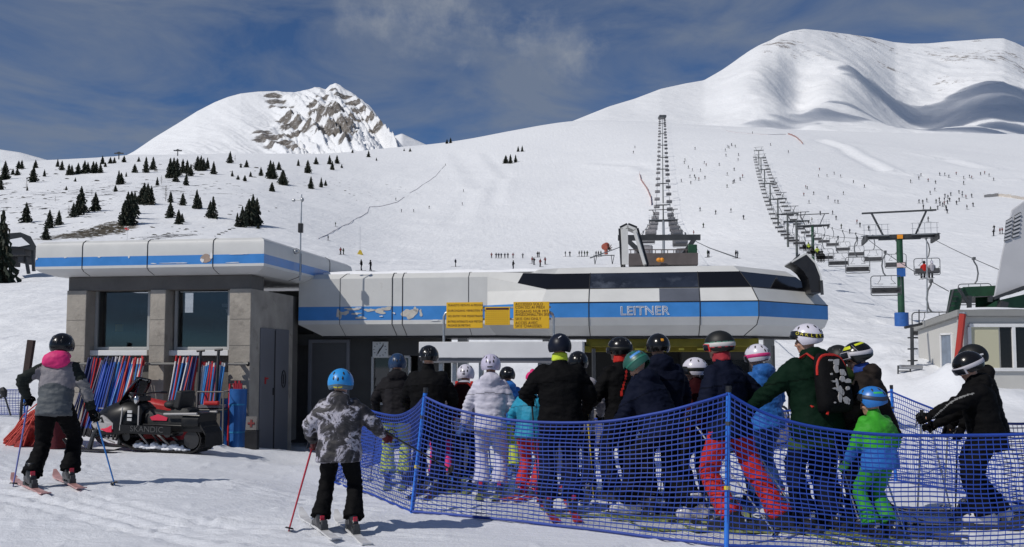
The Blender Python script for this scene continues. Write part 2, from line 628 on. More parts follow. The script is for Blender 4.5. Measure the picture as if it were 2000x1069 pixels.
# ------------------------------------------------------------------ mountains
def mountain(name, sky_pts, base, Yb, Yt, x0, x1, nx, ny, relief, m, power=1.0):
    xs = np.linspace(x0, x1, nx)
    ys = np.interp(xs, [p[0] for p in sky_pts], [p[1] for p in sky_pts])
    yb = np.interp(xs, [p[0] for p in base], [p[1] for p in base]) + 40
    yt = np.interp(xs, [p[0] for p in Yt], [p[1] for p in Yt]) if isinstance(Yt, list) else np.full(nx, float(Yt))
    t = np.concatenate([np.linspace(0, 1, ny), np.linspace(1.02, 1.5, 24)])
    T, XS = np.meshgrid(t, xs, indexing='ij')
    Y = Yb + (yt[None, :] - Yb) * T
    k = np.clip(1 - T, 0, 1) ** power
    ysc = ys[None, :] + (yb - ys)[None, :] * k
    u = (XS - 1000) / F / (cp - (CY - ysc) / F * sp)
    Z = CH + zsl(ysc) * Y
    back = np.clip(T - 1, 0, 1)
    ztop = CH + zsl(ys) * yt
    Z = np.where(T > 1, ztop[None, :] - back * (yt[None, :] - Yb) * .55, Z)
    X = u * Y
    Z = Z + relief(X, Y, T, XS) * sstep(0, .1, T)
    return gridmesh(name, X, Y, Z, m)


def rel_right(X, Y, T, XS):
    e = np.sin(np.clip(T, 0, 1) * PI) ** .7
    z = fbm(X, Y * .6, 520, 4, 11, .5, True) * 27 * e + fbm(X, Y, 130, 4, 12) * 11 * (e + .1)
    z += fbm(X + Y * .25, Y * .35, 60, 3, 14, .5, True) * 4.5 * e * sstep(.25, .6, T) + fbm(X * .8 + Y * .3, Y * .5, 26, 4, 15, .6, True) * 2.2 * e * sstep(1330, 1500, XS)
    z *= .22 + .78 * sstep(1330, 1520, XS)
    z += 20 * np.exp(-((XS - 1650) / 50) ** 2 - ((T - .50) / .2) ** 2) - 55 * np.exp(-((XS - 1800) / 85) ** 2 - ((T - .45) / .26) ** 2)
    z += 26 * np.exp(-((XS - 1480) / 60) ** 2 - ((T - .55) / .25) ** 2) - 30 * np.exp(-((XS - 1555) / 35) ** 2 - ((T - .5) / .3) ** 2)
    z += 30 * np.exp(-((XS - 1800) / 210) ** 2 - ((T - .10) / .10) ** 2)
    return z


def rock_right(t, g, P, spx, c):
    nn = t.noise(P, .03, 9, .78)
    n2 = t.noise(P, .006, 3, .5)
    hz = t.ramp(t.math('DIVIDE', spx.outputs[2], 900), [(.42, 0.0), (.8, .14)])
    v = t.math('ADD', t.math('MULTIPLY', nn, .62), t.math('ADD', t.math('MULTIPLY', n2, .38), hz))
    return t.mix(t.ramp(v, [(.675, 0.0), (.72, .8)]).outputs[0], c, (.16, .13, .11))


SKY_R = [(900, 330), (1040, 268), (1130, 232), (1190, 208), (1240, 193), (1290, 174), (1340, 163), (1375, 157), (1410, 137), (1440, 117), (1465, 100), (1480, 91), (1505, 80), (1520, 70),
         (1545, 60), (1570, 56), (1605, 60), (1640, 65), (1700, 73), (1745, 82), (1780, 85), (1815, 84), (1850, 81), (1890, 79), (1930, 76), (1960, 75), (1985, 84), (2000, 92), (2100, 120), (2500, 190), (2900, 250)]
BASE_R = [(900, 340), (1130, 255), (1250, 262), (1500, 272), (1750, 280), (2000, 285), (2900, 300)]
structure(mountain('mountain', SKY_R, BASE_R, 960, [(900, 1250), (1130, 1300), (1375, 1700), (1570, 2100), (1750, 2450), (1960, 2500), (2900, 2500)], 900, 2900, 420, 240, rel_right,
                   snow_mat('snow_mountain', False, (), rock_right), 1.15))


def rel_left(X, Y, T, XS):
    e = np.sin(np.clip(T, 0, 1) * PI) ** .6 + .08 * (T <= 1.01)
    rk = sstep(500, 590, XS) * (1 - sstep(765, 790, XS) * .8)
    q = (XS - 640) * .9 + (T - .5) * 190
    z = fbm(q, T * 60, 42, 4, 21, .55, True) * 24 * e * (.12 + rk)
    z += fbm(X, Y, 34, 4, 22, .6, True) * 9 * e * (.08 + rk) + fbm(X, Y, 190, 3, 23) * 9 * e
    return z


def rock_left(t, g, P, spx, c):
    nn = t.noise(P, .034, 11, .78, .6)
    st = t.noise(t.new('Mapping', {'Vector': P, 'Scale': (1, .5, .30), 'Rotation': (0, R(-38), 0)}), .045, 7, .65)
    msk = None
    for p, r in ROCKS:
        d = t.new('VectorMath', {0: P, 1: tuple(p)}, operation='DISTANCE').outputs['Value']
        q = t.math('SUBTRACT', 1, t.math('DIVIDE', d, r * 4.6), True)
        msk = q if msk is None else t.math('MAXIMUM', msk, q)
    v = t.math('ADD', t.math('ADD', t.math('MULTIPLY', nn, .92), t.math('MULTIPLY', st, .28)), t.math('MULTIPLY', msk, .60))
    f = t.ramp(v, [(.865, 0.0), (.925, 1.0)])
    f2 = t.math('MULTIPLY', f, t.ramp(t.noise(P, .14, 6, .75), [(.34, .4), (.47, 1.0)]))
    rc = t.ramp(t.noise(P, .06, 7, .7), [(.25, (.055, .048, .043)), (.75, (.21, .185, .16))])
    return t.mix(f2, c, rc.outputs[0])


ROCKS = []
SKY_L = [(60, 380), (200, 328), (262, 296), (300, 270), (350, 240), (385, 218), (420, 200), (445, 190), (470, 183), (505, 179), (540, 178), (553, 181), (575, 181), (600, 176), (615, 173), (625, 172), (636, 176),
         (645, 167), (655, 164), (664, 168), (675, 177), (690, 186), (705, 195), (720, 207), (733, 222), (745, 238), (757, 254), (770, 268), (800, 300), (850, 330), (950, 350)]
PEAK = structure(mountain('mountain_peak', SKY_L, [(60, 395), (262, 315), (500, 312), (780, 312), (950, 360)], 830, [(60, 1300), (420, 1450), (650, 1500), (950, 1300)], 60, 950, 520, 260, rel_left,
                   bpy.data.materials['snow_mountain'], .9))
from mathutils.bvhtree import BVHTree
bv = BVHTree.FromPolygons([v.co for v in PEAK.data.vertices], [tuple(p.vertices) for p in PEAK.data.polygons])
for px, py, r in ((533, 187, 8), (540, 198, 9), (550, 212, 10), (562, 228, 11), (577, 242, 12), (592, 256, 12), (528, 268, 15), (545, 280, 14), (512, 258, 9), (572, 285, 10), (642, 222, 14), (650, 238, 19), (657, 256, 18), (626, 213, 11), (668, 268, 9), (612, 203, 7),
                  (690, 225, 9), (702, 236, 8), (672, 190, 7), (690, 200, 8), (710, 214, 9), (724, 228, 10), (738, 248, 9), (632, 190, 6), (650, 174, 5), (656, 202, 7), (600, 236, 6), (580, 262, 8)):
    a_, b_ = ray(px, py)
    h = bv.ray_cast(Vector((0, 0, CH)), Vector((a_, 1, b_)).normalized())
    if h[0] is not None:
        ROCKS.append((h[0], r * h[0].y / F))
PEAK.data.materials[0] = snow_mat('snow_peak', False, (), rock_left)
structure(mountain('far_ridge', [(-700, 300), (-60, 286), (0, 292), (40, 298), (90, 312), (160, 330), (300, 380)], [(-700, 360), (300, 390)], 1500, 2300, -700, 300, 120, 60,
                   lambda X, Y, T, XS: fbm(X, Y, 120, 4, 31) * 14 * np.sin(np.clip(T, 0, 1) * PI), bpy.data.materials['snow_mountain'], 1.0))
structure(mountain('far_summit', [(700, 310), (745, 280), (770, 266), (785, 261), (800, 268), (822, 278), (870, 300)], [(700, 330), (870, 330)], 1700, 2600, 700, 870, 60, 50,
                   lambda X, Y, T, XS: fbm(X, Y, 80, 4, 33) * 10 * np.sin(np.clip(T, 0, 1) * PI), bpy.data.materials['snow_mountain'], 1.0))
# ------------------------------------------------------------------ building frame
YAW = R(8.4)
E1 = Vector((math.cos(YAW), -math.sin(YAW), 0))
E2 = Vector((math.sin(YAW), math.cos(YAW), 0))
O0 = at(515, 529, 15.8)
O0.z = 0
MBF = Matrix(((E1.x, E2.x, 0, O0.x), (E1.y, E2.y, 0, O0.y), (0, 0, 1, 0), (0, 0, 0, 1)))   # building (u, v, z) -> world


def uz(px, py, v):
    a, b = ray(px, py)
    d = Vector((a, 1, b))
    C = Vector((0, 0, CH))
    t = (v - (C - O0).dot(E2)) / d.dot(E2)
    p = C + d * t
    return (p - O0).dot(E1), p.z


def U(px, v, py=600):
    return uz(px, py, v)[0]


def place(o):
    o.location = O0
    o.rotation_euler = (0, 0, -YAW)
    return o


white_p = mat('painted_panel', (.60, .60, .585), .42, var=.05, vs=2.2, bump=.04, bs=3, dirt=(.42, .40, .36), ds=1.1, dt=.68)
blue_p = mat('blue_stripe', (.045, .225, .58), .38, var=.10, vs=3, dirt=(.10, .34, .70), ds=6, dt=.70)
peel_p = mat('peeled_paint', (.52, .49, .44), .7, var=.18, vs=9)
brown_p = mat('brown_patch', (.36, .27, .22), .75, var=.15, vs=9)
seam_m = mat('dark_gap', (.02, .02, .022), .8)
metal_g = mat('grey_metal', (.34, .35, .36), .42, .55, var=.1, vs=6)
galv = mat('galvanised_steel', (.42, .43, .44), .38, .7, var=.15, vs=9)
dkmetal = mat('dark_steel', (.055, .058, .062), .5, .4, var=.2, vs=5)
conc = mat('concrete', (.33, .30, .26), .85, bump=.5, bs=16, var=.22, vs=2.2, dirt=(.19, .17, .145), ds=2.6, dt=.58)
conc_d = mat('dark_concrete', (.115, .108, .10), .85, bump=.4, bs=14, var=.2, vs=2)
panel_g = mat('grey_panel', (.145, .148, .165), .5, var=.08, vs=2, bump=.05, bs=4, dirt=(.13, .13, .14), ds=2)
blackm = mat('black_plastic', (.012, .012, .014), .42, var=.2, vs=8)
dark_room = mat('dark_interior', (.03, .03, .032), .8)
win_frame = mat('window_frame', (.40, .40, .39), .45, .2, var=.08)
white_paint = mat('white_paint', (.72, .72, .72), .45, var=.05, vs=5)
snowm = mat('fresh_snow', (.80, .81, .84), .6, bump=.5, bs=7, var=.02)
band_dark = mat('dark_glazing', (.006, .006, .008), .12, spec=.4)
band_refl = mat('reflecting_glazing', (.045, .055, .08), .10, .55, var=.35, vs=1.5, dirt=(.16, .18, .22), ds=1.4, dt=.55)  # pale grey of the reflection is mixed into the glazing colour
refl_panel = mat('polished_panel', (.22, .23, .26), .16, .6, var=.15, vs=2)  # grey reflection on the white panel, put into the colour
orange_m = mat('orange_paint', (.75, .28, .02), .5, var=.1)
green_st = mat('green_steel', (.012, .058, .028), .5, .1, var=.25, vs=3)
yellow_st = mat('olive_steel', (.20, .165, .012), .45, .2, var=.3, vs=3)

# ------------------------------------------------------------------ control building on the left
cb = place(thing('control_building', 'concrete control building on the left with a blue-banded white canopy and two windows', 'building'))
uL = uz(70, 490, 0)[0]
V2 = 4.9
prof = [(.30, 3.835), (.10, 3.82), (.02, 3.77), (0, 3.70), (0, 3.505), (0, 3.335), (0, 3.285), (.06, 3.235), (.26, 3.165)]


def canopy_ring(ins, z):
    a, b, c, d = uL + ins, 0 - ins, ins, V2 - ins
    return [(a, c, z), (b, c, z), (b, d, z), (a, d, z)]


m = MB()
m.rings([canopy_ring(*q) for q in prof[:5]], False)
m.add(canopy_ring(*prof[0]), [(0, 1, 2, 3)])
m.rings([canopy_ring(*q) for q in prof[5:]], False)
m.add(canopy_ring(*prof[-1]), [(3, 2, 1, 0)])
canopy = m.build('canopy', white_p, cb, 25)
m = MB()
m.rings([canopy_ring(*q) for q in prof[4:6]], False)
m.build('stripe', blue_p, canopy)


def along(m, u, prof, t=.012):
    pts = [(u, ins - .004 if k else ins, z + .003) for k, (ins, z) in enumerate(prof)]
    m.tube(pts, t, 5)


m = MB()
for px in (161, 288, 416):
    along(m, U(px, 0, 490), prof, .008)
for vv in (1.75, 3.4):
    m.tube([(0 - i + .004, vv, z) for i, z in prof], .008, 5)
m.build('panel_joint', seam_m, canopy)


def blob(m, c, ru, rz, v, rag=.35, n=26, seed=0, th=.006):
    rg = random.Random(seed)
    ph = [rg.uniform(0, 6.28) for _ in range(5)]
    pts = []
    for i in range(n):
        a = 2 * PI * i / n
        k = 1 + rag * sum(math.sin((j + 2) * a + ph[j]) / (j + 1.5) for j in range(5)) * .6
        pts.append((c[0] + ru * k * math.cos(a), c[1] + rz * k * math.sin(a)))
    m.rings([[Vector((a, v, b)) for a, b in pts], [Vector((a, v - th, b)) for a, b in pts]])


m = MB()
c = uz(402, 505, 0)
blob(m, c, .095, .088, -.001, .18, seed=3)
m.build('bare_patch', brown_p, canopy)
m = MB()
for px, py, a, b in ((128, 503, .03, .012), (194, 502, .035, .011), (252, 502, .02, .02), (335, 514, .2, .007), (300, 515, .06, .007), (355, 514, .1, .009), (395, 509, .03, .04), (413, 500, .03, .05), (463, 497, .12, .006), (480, 496, .05, .008), (72, 505, .02, .03), (455, 513, .14, .006)):
    blob(m, uz(px, py, 0), a, b, -.002, .5, seed=int(px))
m.build('chipped_paint', white_paint, canopy)

# walls and pillars
uP = [(130, 168), (293, 323), (448, 490)]
m = MB()
pill_v = .32
for a, b in uP:
    ua, ub = U(a, pill_v), U(b, pill_v)
    w = ub - ua
    d = 2.0 if a == 448 else .55
    mm = MB()
    mm.box(((ua + ub) / 2, pill_v + d / 2, 1.2), (w, d, 3.4))
    p = mm.build('pillar', conc, cb, 0, .012)
    mm = MB()
    for zz_ in (2.33, 1.84, .95):
        mm.box(((ua + ub) / 2, pill_v - .0005, zz_), (w - .02, .004, .008))
    mm.build('formwork_line', conc_d, p, 0)
ua, ub = U(130, pill_v), U(490, pill_v)
m.box(((ua + ub) / 2, pill_v + .30, 3.03), (ub - ua - .02, .54, .262))
for a, b in ((187, 292), (341, 448)):
    x0, x1 = U(a, .62), U(b, .62)
    m.box(((x0 + x1) / 2, .85, .60), (x1 - x0 + .5, .3, 2.2))
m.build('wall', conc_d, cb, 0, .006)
m = MB()
m.box((ub - .17, pill_v + 1.3, 1.4), (.30, 2.0, 3.0))
m.box((ua + .12, pill_v + 1.9, 1.3), (.2, 2.8, 3.4))
h0_, h1_ = uz(188, 574, 3.6), uz(268, 612, 3.6)
h2_, h3_ = uz(358, 600, 3.6), uz(380, 619, 3.6)
zc0, zc1 = h1_[1], h0_[1]
m.box(((ua + ub) / 2, 3.6, (zc0 - .6) / 2), (ub - ua - .1, .15, zc0 + .6))
m.box(((ua + ub) / 2, 3.6, (zc1 + 3.1) / 2), (ub - ua - .1, .15, 3.1 - zc1))
for a_, b_ in ((ua + .05, h0_[0]), (h1_[0], h2_[0]), (h3_[0], ub - .05)):
    m.box(((a_ + b_) / 2, 3.6, (zc0 + zc1) / 2), (b_ - a_, .15, zc1 - zc0))
m.box(((h0_[0] + h1_[0]) / 2, 3.6, (zc0 + zc1) / 2 + .04), (h1_[0] - h0_[0], .1, .05))
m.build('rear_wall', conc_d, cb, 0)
for k, (a, b) in enumerate(((187, 291), (342, 448))):
    v = .60
    x0, z1 = uz(a, 560, v)
    x1, z0 = uz(b, 684, v)
    w, h, cx, cz = x1 - x0, z1 - z0, (x0 + x1) / 2, (z0 + z1) / 2
    m = MB()
    m.box((x0 + .025, v + .04, cz), (.05, .08, h))
    m.box((x1 - .025, v + .04, cz), (.05, .08, h))
    m.box((cx, v + .04, z1 - .03), (w - .1, .07, .06))
    m.box((cx, v + .04, z0 + .03), (w - .1, .07, .06))
    wf = m.build('window', win_frame, cb, 0, .004)
    m = MB()
    m.box((cx, v + .05, cz), (w - .09, .012, h - .10))
    m.build('pane', glass('window_glass', (.68, .70, .72), .32), wf, 0)
    m = MB()
    m.box((cx, v - .02, z0 - .055), (w + .06, .2, .10))
    m.build('sill', white_paint, wf, 0, .006)
    # what stands inside the room
    m = MB()
    if k == 0:
        m.box((x0 + .62, 2.2, cz - .15), (.30, .05, .40))
    else:
        m.box((x1 - .55, 1.6, cz + .30), (.22, .05, .07))
        m.box((x1 - .55, 1.6, cz + .19), (.22, .05, .07))
    m.build('wall_board', white_paint, cb, 0)
    m = MB()
    if k == 0:
        m.box((x0 + .10, 1.26, cz - .22), (.16, .03, .26))
        m.build('wall_poster', mat('poster_yellow', (.55, .40, .05), .7), cb, 0)
    mm = MB()
    mm.box((cx, 1.25, cz - h * .36), (w * .8, .5, h * .32))
    mm.ell((cx + .15, 1.05, cz - h * .12), (.16, .12, .2))
    mm.ell((cx + .17, 1.05, cz + .12), (.08, .09, .11))
    mm.build('desk', dark_room, cb, 30)

# metal side panels and doors on the shaded flank
m = MB()
uS = ub
m.box((uS + .012, pill_v + .72, .9), (.03, .62, 2.55))
m.box((uS + .012, pill_v + 1.42, .9), (.03, .64, 2.55))
dr = m.build('service_door', panel_g, cb, 0, .006)
m = MB()
m.box((uS + .015, pill_v + 1.07, .9), (.02, .03, 2.5))
m.box((uS + .03, pill_v + .98, .95), (.03, .03, .14))
m.build('door_joint', seam_m, dr, 0)
mb_ = MB()
mb_.box((uS + .03, pill_v + .62, 1.17), (.012, .05, .13))
mb_.box((uS + .03, pill_v + .70, 1.21), (.012, .10, .03))
red_m = mat('red_paint', (.42, .018, .02), .5)
mb_.build('fire_sign', red_m, dr, 0)
m = MB()
rg_ = [Vector((uS + .034, pill_v + 1.48 + .10 * math.cos(t * PI / 12), 1.18 + .17 * math.sin(t * PI / 12))) for t in range(25)]
m.tube(rg_, .011, 6, False)
m.box((uS + .03, pill_v + 1.48, 1.18), (.01, .05, .19))
m.build('no_entry_sign', blackm, dr, 0)

# mast clamped to the canopy
um = .10
ma = place(thing('sensor_mast', 'thin grey weather mast with a black box clamped to the side of the white canopy', 'mast'))
m = MB()
zt, zb = uz(588, 380, 1.5)[1], uz(586, 548, 1.5)[1]
ux = U(587, 1.5, 480)
m.tube([(ux, 1.5, zb), (ux, 1.5, (zt + zb) / 2), (ux + .01, 1.5, zt)], [.017, .015, .010], 8)
m.build('pole', galv, ma)
m = MB()
m.box((ux + .01, 1.47, uz(588, 446, 1.5)[1]), (.085, .09, .19))
m.build('control_box', blackm, ma, 0, .01)
m = MB()
z_ = uz(588, 391, 1.5)[1]
m.ell((ux + .03, 1.48, z_), (.035, .035, .045))
m.tube([(ux - .16, 1.5, z_), (ux, 1.5, z_)], .008, 6)
m.ell((ux - .16, 1.5, z_), (.04, .02, .03))
m.build('wind_sensor', galv, ma)
m = MB()
z_ = uz(588, 493, 1.5)[1]
m.bar((0, 1.5, z_), (ux, 1.5, z_), .03)
m.ell((ux - .07, 1.42, z_), (.05, .05, .05))
m.build('bracket', galv, ma)

# ------------------------------------------------------------------ main station body
st = place(thing('chairlift_station', 'long white chairlift station hall with a blue band and a rounded glazed bulge', 'lift station'))
PA = [(2.6, 3.50), (.9, 3.44), (.12, 3.36), (0, 3.25), (0, 2.95), (0, 2.67), (0, 2.385), (0, 2.30), (.40, 2.06)]
PB = [(1.9, 3.52), (.80, 3.40), (.60, 3.27), (.22, 2.935), (.205, 2.925), (0, 2.66), (0, 2.375), (.07, 2.22), (.50, 2.02)]
vA, vB = 2.4, 1.55
e_ = Vector((6.38, 17.55, 0)) - O0
ue, ve = e_.dot(E1), e_.dot(E2)
plan = [(-.30, vA, PA), (U(786, vA, 580), vA, PA), (U(766, vA, 580) * .5 + U(786, vA, 580) * .5 + .6, vA, PA), (U(952, vA, 600), vA, PA), (U(1058, vB, 610), vB, PB), (U(1150, vB, 610), vB, PB), (U(1288, vB, 580), vB, PB), (U(1367, vB, 580), vB, PB), (U(1482, vB, 610), vB, PB), (ue, ve, PB), (ue + .5, ve + 3.2, PB), (-.30, ve + 3.2, PA)]
plan = [plan[0], plan[1], plan[3]] + plan[4:]
n = len(plan)
rings_ = []
for i, (u, v, P) in enumerate(plan):
    p0, p1, p2 = Vector(plan[i - 1][:2]), Vector((u, v)), Vector(plan[(i + 1) % n][:2])
    d1, d2 = (p1 - p0).normalized(), (p2 - p1).normalized()
    n1_, n2_ = Vector((-d1.y, d1.x)), Vector((-d2.y, d2.x))
    mi = (n1_ + n2_).normalized()
    k = 1 / max(.5, mi.dot(n2_))
    rings_.append([Vector((u + mi.x * k * s_, v + mi.y * k * s_, z)) for s_, z in P])
DARKQ = []
groups = {'shell': MB(), 'stripe': MB(), 'dark': MB(), 'refl': MB(), 'polish': MB()}
for i in range(n):
    j = (i + 1) % n
    bulge = 3 <= i <= 8
    for r in range(8):
        q = [rings_[i][r], rings_[j][r], rings_[j][r + 1], rings_[i][r + 1]]
        g = 'shell'
        if r == 5:
            g = 'stripe'
        elif r == 2 and bulge and i not in (9,):
            g = 'refl' if i in (4, 5) else 'dark'
        elif r == 4 and i == 5:
            g = 'polish'
        if i == 2 and r in (2,):
            # the sloping dark pane starts half way along the oblique panel
            a = [p.lerp(q_, .52) for p, q_ in ((q[0], q[1]), (q[3], q[2]))]
            groups['shell'].add([q[0], a[0], a[1], q[3]], [(0, 1, 2, 3)])
            mq = MB()
            mq.add([a[0], q[1], q[2], a[1]], [(0, 1, 2, 3)])
            DARKQ.append(mq)
            continue
        if g == 'dark':
            mq = MB()
            mq.add(q, [(0, 1, 2, 3)])
            DARKQ.append(mq)
            continue
        groups[g].add(q, [(0, 1, 2, 3)])
groups['shell'].add([r[0] for r in rings_], [tuple(range(n))])
hull = groups['shell'].build('hull', white_p, st, 22)
groups['stripe'].build('stripe', blue_p, hull, 0)
for mq in DARKQ:
    mq.build('dark_window_pane', band_dark, hull, 0)
groups['refl'].build('reflecting_window_band', band_refl, hull, 0)
groups['polish'].build('polished_panel', refl_panel, hull, 0)
m = MB()
m.add([r[8] + Vector((0, 0, .004)) for r in rings_], [tuple(range(n - 1, -1, -1))])
m.build('underside', dkmetal, st, 0)
m = MB()
for i in (1, 4, 6, 7):
    m.tube([p + Vector((0, -.004, .002)) for p in rings_[i][2 if i > 2 else 1:]], .009, 5)
for px in (664, 766, 915):
    u = U(px, vA, 590)
    m.tube([(u + (.10 if px == 664 and k < 2 else 0), vA + a - .004, z + .003) for k, (a, z) in enumerate(PA[1:])], .006 if px != 766 else .010, 5)
m.tube([rings_[i][5] + Vector((0, -.003, 0)) for i in range(3, 9)], .010, 5)
m.tube([rings_[i][3] + Vector((0, -.003, 0)) for i in range(3, 9)], .012, 5)
m.tube([rings_[i][8] + Vector((0, -.003, -.01)) for i in range(0, 9)], .03, 5)
m.build('panel_joint', seam_m, hull)
m = MB()
mw = MB()
for px, py, a, b, sd_ in ((672, 612, .10, .045, 1), (695, 613, .10, .02, 2), (705, 621, .09, .035, 3), (722, 606, .10, .035, 4), (742, 608, .12, .05, 5), (755, 603, .13, .03, 6), (688, 604, .13, .03, 7), (800, 613, .13, .12, 8), (812, 605, .05, .05, 9), (822, 612, .03, .07, 10), (662, 614, .05, .10, 11)):
    blob(m, uz(px, py, vA), a, b, vA - .002, .6, 34, seed=sd_)
for px, py, a, b in ((770, 612, .02, .02), (745, 618, .03, .015), (850, 626, .10, .012), (700, 602, .06, .015)):
    blob(mw, uz(px, py, vA), a, b, vA - .009, .6, seed=int(px))
m.build('peeling_patch', peel_p, hull, 0)
mw.build('chipped_paint', white_paint, hull, 0)
# maker's lettering in outline
pc = uz(1259, 608, vB)
Mt = Matrix.Translation((pc[0], vB - .006, pc[1])) @ Matrix.Rotation(PI / 2, 4, 'X')
text_mesh('lettering', 'LEITNER', .235, white_paint, hull, Mt, outline=.0055, xs=1.03, spacing=1.02)
# snow lying on the roof
m = MB()
us = [U(620, vA) + k * .35 for k in range(16)]
top = []
for k, u in enumerate(us):
    h = .035 + .03 * math.sin(k * .9) ** 2
    top.append([Vector((u, vA + .30, 3.375)), Vector((u, vA + .34, 3.385 + h)), Vector((u, vA + 1.2, 3.45 + h)), Vector((u, vA + 2.2, 3.47 + h)), Vector((u, vA + 2.2, 3.40)), Vector((u, vA + .9, 3.40))])
m.rings(top)
sn = m.build('snow_layer', snowm, st, 60)

# ---- hatches standing open on the roof
m = MB()
mi_ = MB()
vh = 2.6


def hpt(px, py, v=vh):
    u, z = uz(px, py, v)
    return Vector((u, v, z))


for v0 in (vh, vh + .55):
    pass
A = [hpt(1216, 517), hpt(1212, 446), hpt(1226, 439), hpt(1243, 446), hpt(1263, 516)]
for a, b in zip(A[:-1], A[1:]):
    a2, b2 = a + Vector((0, .55, 0)), b + Vector((0, .55, 0))
    o = (b - a).cross(Vector((0, 1, 0))).normalized() * .05
    m.rings([[a - o, a2 - o, a2, a], [b - o, b2 - o, b2, b]])
    mi_.rings([[a + o * .1 + Vector((0, .03, 0)), a2 + o * .1, a2 + o * .9, a + o * .9 + Vector((0, .03, 0))], [b + o * .1 + Vector((0, .03, 0)), b2 + o * .1, b2 + o * .9, b + o * .9 + Vector((0, .03, 0))]])
for a, b, w in ((hpt(1221, 517), hpt(1220, 448), .13), (hpt(1259, 517), hpt(1239, 452), .10)):
    m.bar(a + Vector((0, -.03, 0)), b + Vector((0, -.03, 0)), w, .06)
ha = m.build('open_hatch', white_p, st, 30)
mi_.build('lining', blackm, ha, 30)
m = MB()
mi_ = MB()
vh2 = vB + 1.0
C_ = [hpt(1602, 572, vh2), hpt(1600, 540, vh2), hpt(1590, 515, vh2), hpt(1574, 498, vh2), hpt(1546, 514, vh2)]
D_ = [hpt(1583, 572, vh2), hpt(1578, 545, vh2), hpt(1568, 530, vh2), hpt(1556, 520, vh2), hpt(1543, 514, vh2)]
for k in range(len(C_) - 1):
    for (P_, Q_, mm_, y0, y1) in ((C_, None, m, -.05, .75),):
        a, b = P_[k], P_[k + 1]
        o = (b - a).cross(Vector((0, 1, 0))).normalized() * -.035
        m.rings([[a + Vector((0, y0, 0)), a + Vector((0, y1, 0)), a + o + Vector((0, y1, 0)), a + o + Vector((0, y0, 0))], [b + Vector((0, y0, 0)), b + Vector((0, y1, 0)), b + o + Vector((0, y1, 0)), b + o + Vector((0, y0, 0))]])
    a, b, c, d = C_[k], C_[k + 1], D_[k + 1], D_[k]
    f0 = Vector((.0, -.055, 0))
    mi_.rings([[p + f0 for p in (a, b, c, d)], [p + Vector((0, .7, 0)) for p in (a, b, c, d)]])
hb = m.build('open_hatch', white_p, st, 40)
mi_.build('lining', blackm, hb, 30)
m = MB()
m.bar(hpt(1606, 576, vh2 - .1), hpt(1604, 548, vh2 - .1), .05)
m.bar(hpt(1545, 513, vh2), hpt(1562, 497, vh2), .03)
m.build('stay', dkmetal, hb, 0)

# ---- maintenance gantry above the roof
gt = place(thing('maintenance_gantry', 'dark steel gantry with slanted braces rising above the white station roof', 'gantry'))
vg = 4.6
m = MB()
m.bar(hpt(1207, 465, vg), hpt(1368, 464, vg), .10, .12)
m.build('beam', dkmetal, gt, 0)
for a, b in (((1258, 500), (1224, 468)), ((1334, 500), (1356, 467))):
    m = MB()
    m.bar(hpt(*a, vg), hpt(*b, vg), .12, .10)
    m.build('brace', dkmetal, gt, 0)
m = MB()
m.bar(hpt(1228, 509, vg), hpt(1362, 508, vg), .5, .26)
for px in range(1232, 1362, 12):
    m.bar(hpt(px, 505, vg - .1), hpt(px, 488, vg - .1), .018)
m.bar(hpt(1228, 488, vg - .1), hpt(1362, 488, vg - .1), .02)
m.bar(hpt(1228, 496, vg - .1), hpt(1362, 496, vg - .1), .014)
m.build('walkway', mat('brown_steel', (.10, .085, .085), .7, var=.2), gt, 0)
m = MB()
m.ell(hpt(1287, 508, vg - .35), (.06, .05, .05))
m.ell(hpt(1293, 508, vg - .35), (.05, .05, .05))
m.build('warning_lamp', orange_m, gt)
m = MB()
m.box(hpt(1352, 495, vg), (.20, .3, .36))
m.build('motor_box', green_st, gt, 0, .02)

# ---- the underside: drive frame, posts, walls below
m = MB()
zb_ = 2.0
for v, z, h in ((2.3, 1.90, .16), (3.4, 1.83, .2)):
    m.box((U(1310, v), v, z), (U(1480, v) - U(1145, v), .16, h))
for px in (1150, 1265, 1400):
    m.box((U(px, 2.9), 2.9, 1.78), (.14, 1.6, .12))
m.build('drive_frame', yellow_st, st, 0, .01)
m = MB()
for px in (1250, 1285, 1330, 1372, 1395):
    m.box((U(px, 2.2), 2.2, 1.775), (.22 if px != 1330 else .1, .05, .035))
m.build('guide_rail', mat('yellow_paint', (.55, .46, .05), .4), st, 0)
m = MB()
for px, v in ((905, 4.6), (1070, 4.2), (1230, 5.2), (1500, 5.2)):
    m.box((U(px, v), v, .8), (.22, .22, 2.7))
m.build('post', metal_g, st, 0, .01)
v = 3.05
uA, uB = U(684, v), U(822, v)
m = MB()
m.box(((U(563, v) + uA) / 2, v + .1, 2.0), (uA - U(563, v), .12, .24))
m.box(((uA + uB) / 2, v + .1, 1.95), (uB - uA, .14, .6))
m.box(((uA + U(727, v)) / 2, v + .1, .55), (U(727, v) - uA, .14, 2.2))
m.box(((U(727, v) + uB) / 2, v + .1, .02), (uB - U(727, v), .14, 1.15))
m.box((uB, v + 1.0, .8), (.14, 1.9, 2.6))
m.box(((U(500, v) + uB) / 2, v + 3.0, .8), (uB - U(500, v), .14, 2.9))
m.box((U(540, 3), 4.6, .9), (.14, 3.0, 3))
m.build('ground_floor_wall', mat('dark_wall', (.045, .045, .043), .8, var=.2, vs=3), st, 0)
m = MB()
x0, x1 = U(604, v), U(684, v)
m.box(((x0 + x1) / 2, v + .05, .75), (x1 - x0 - .14, .05, 2.36))
m.build('door', mat('door_grey', (.075, .075, .077), .5, var=.08), st, 0, .005)
m = MB()
for xx in (x0 + .035, x1 - .035):
    m.box((xx, v + .03, .75), (.07, .09, 2.5))
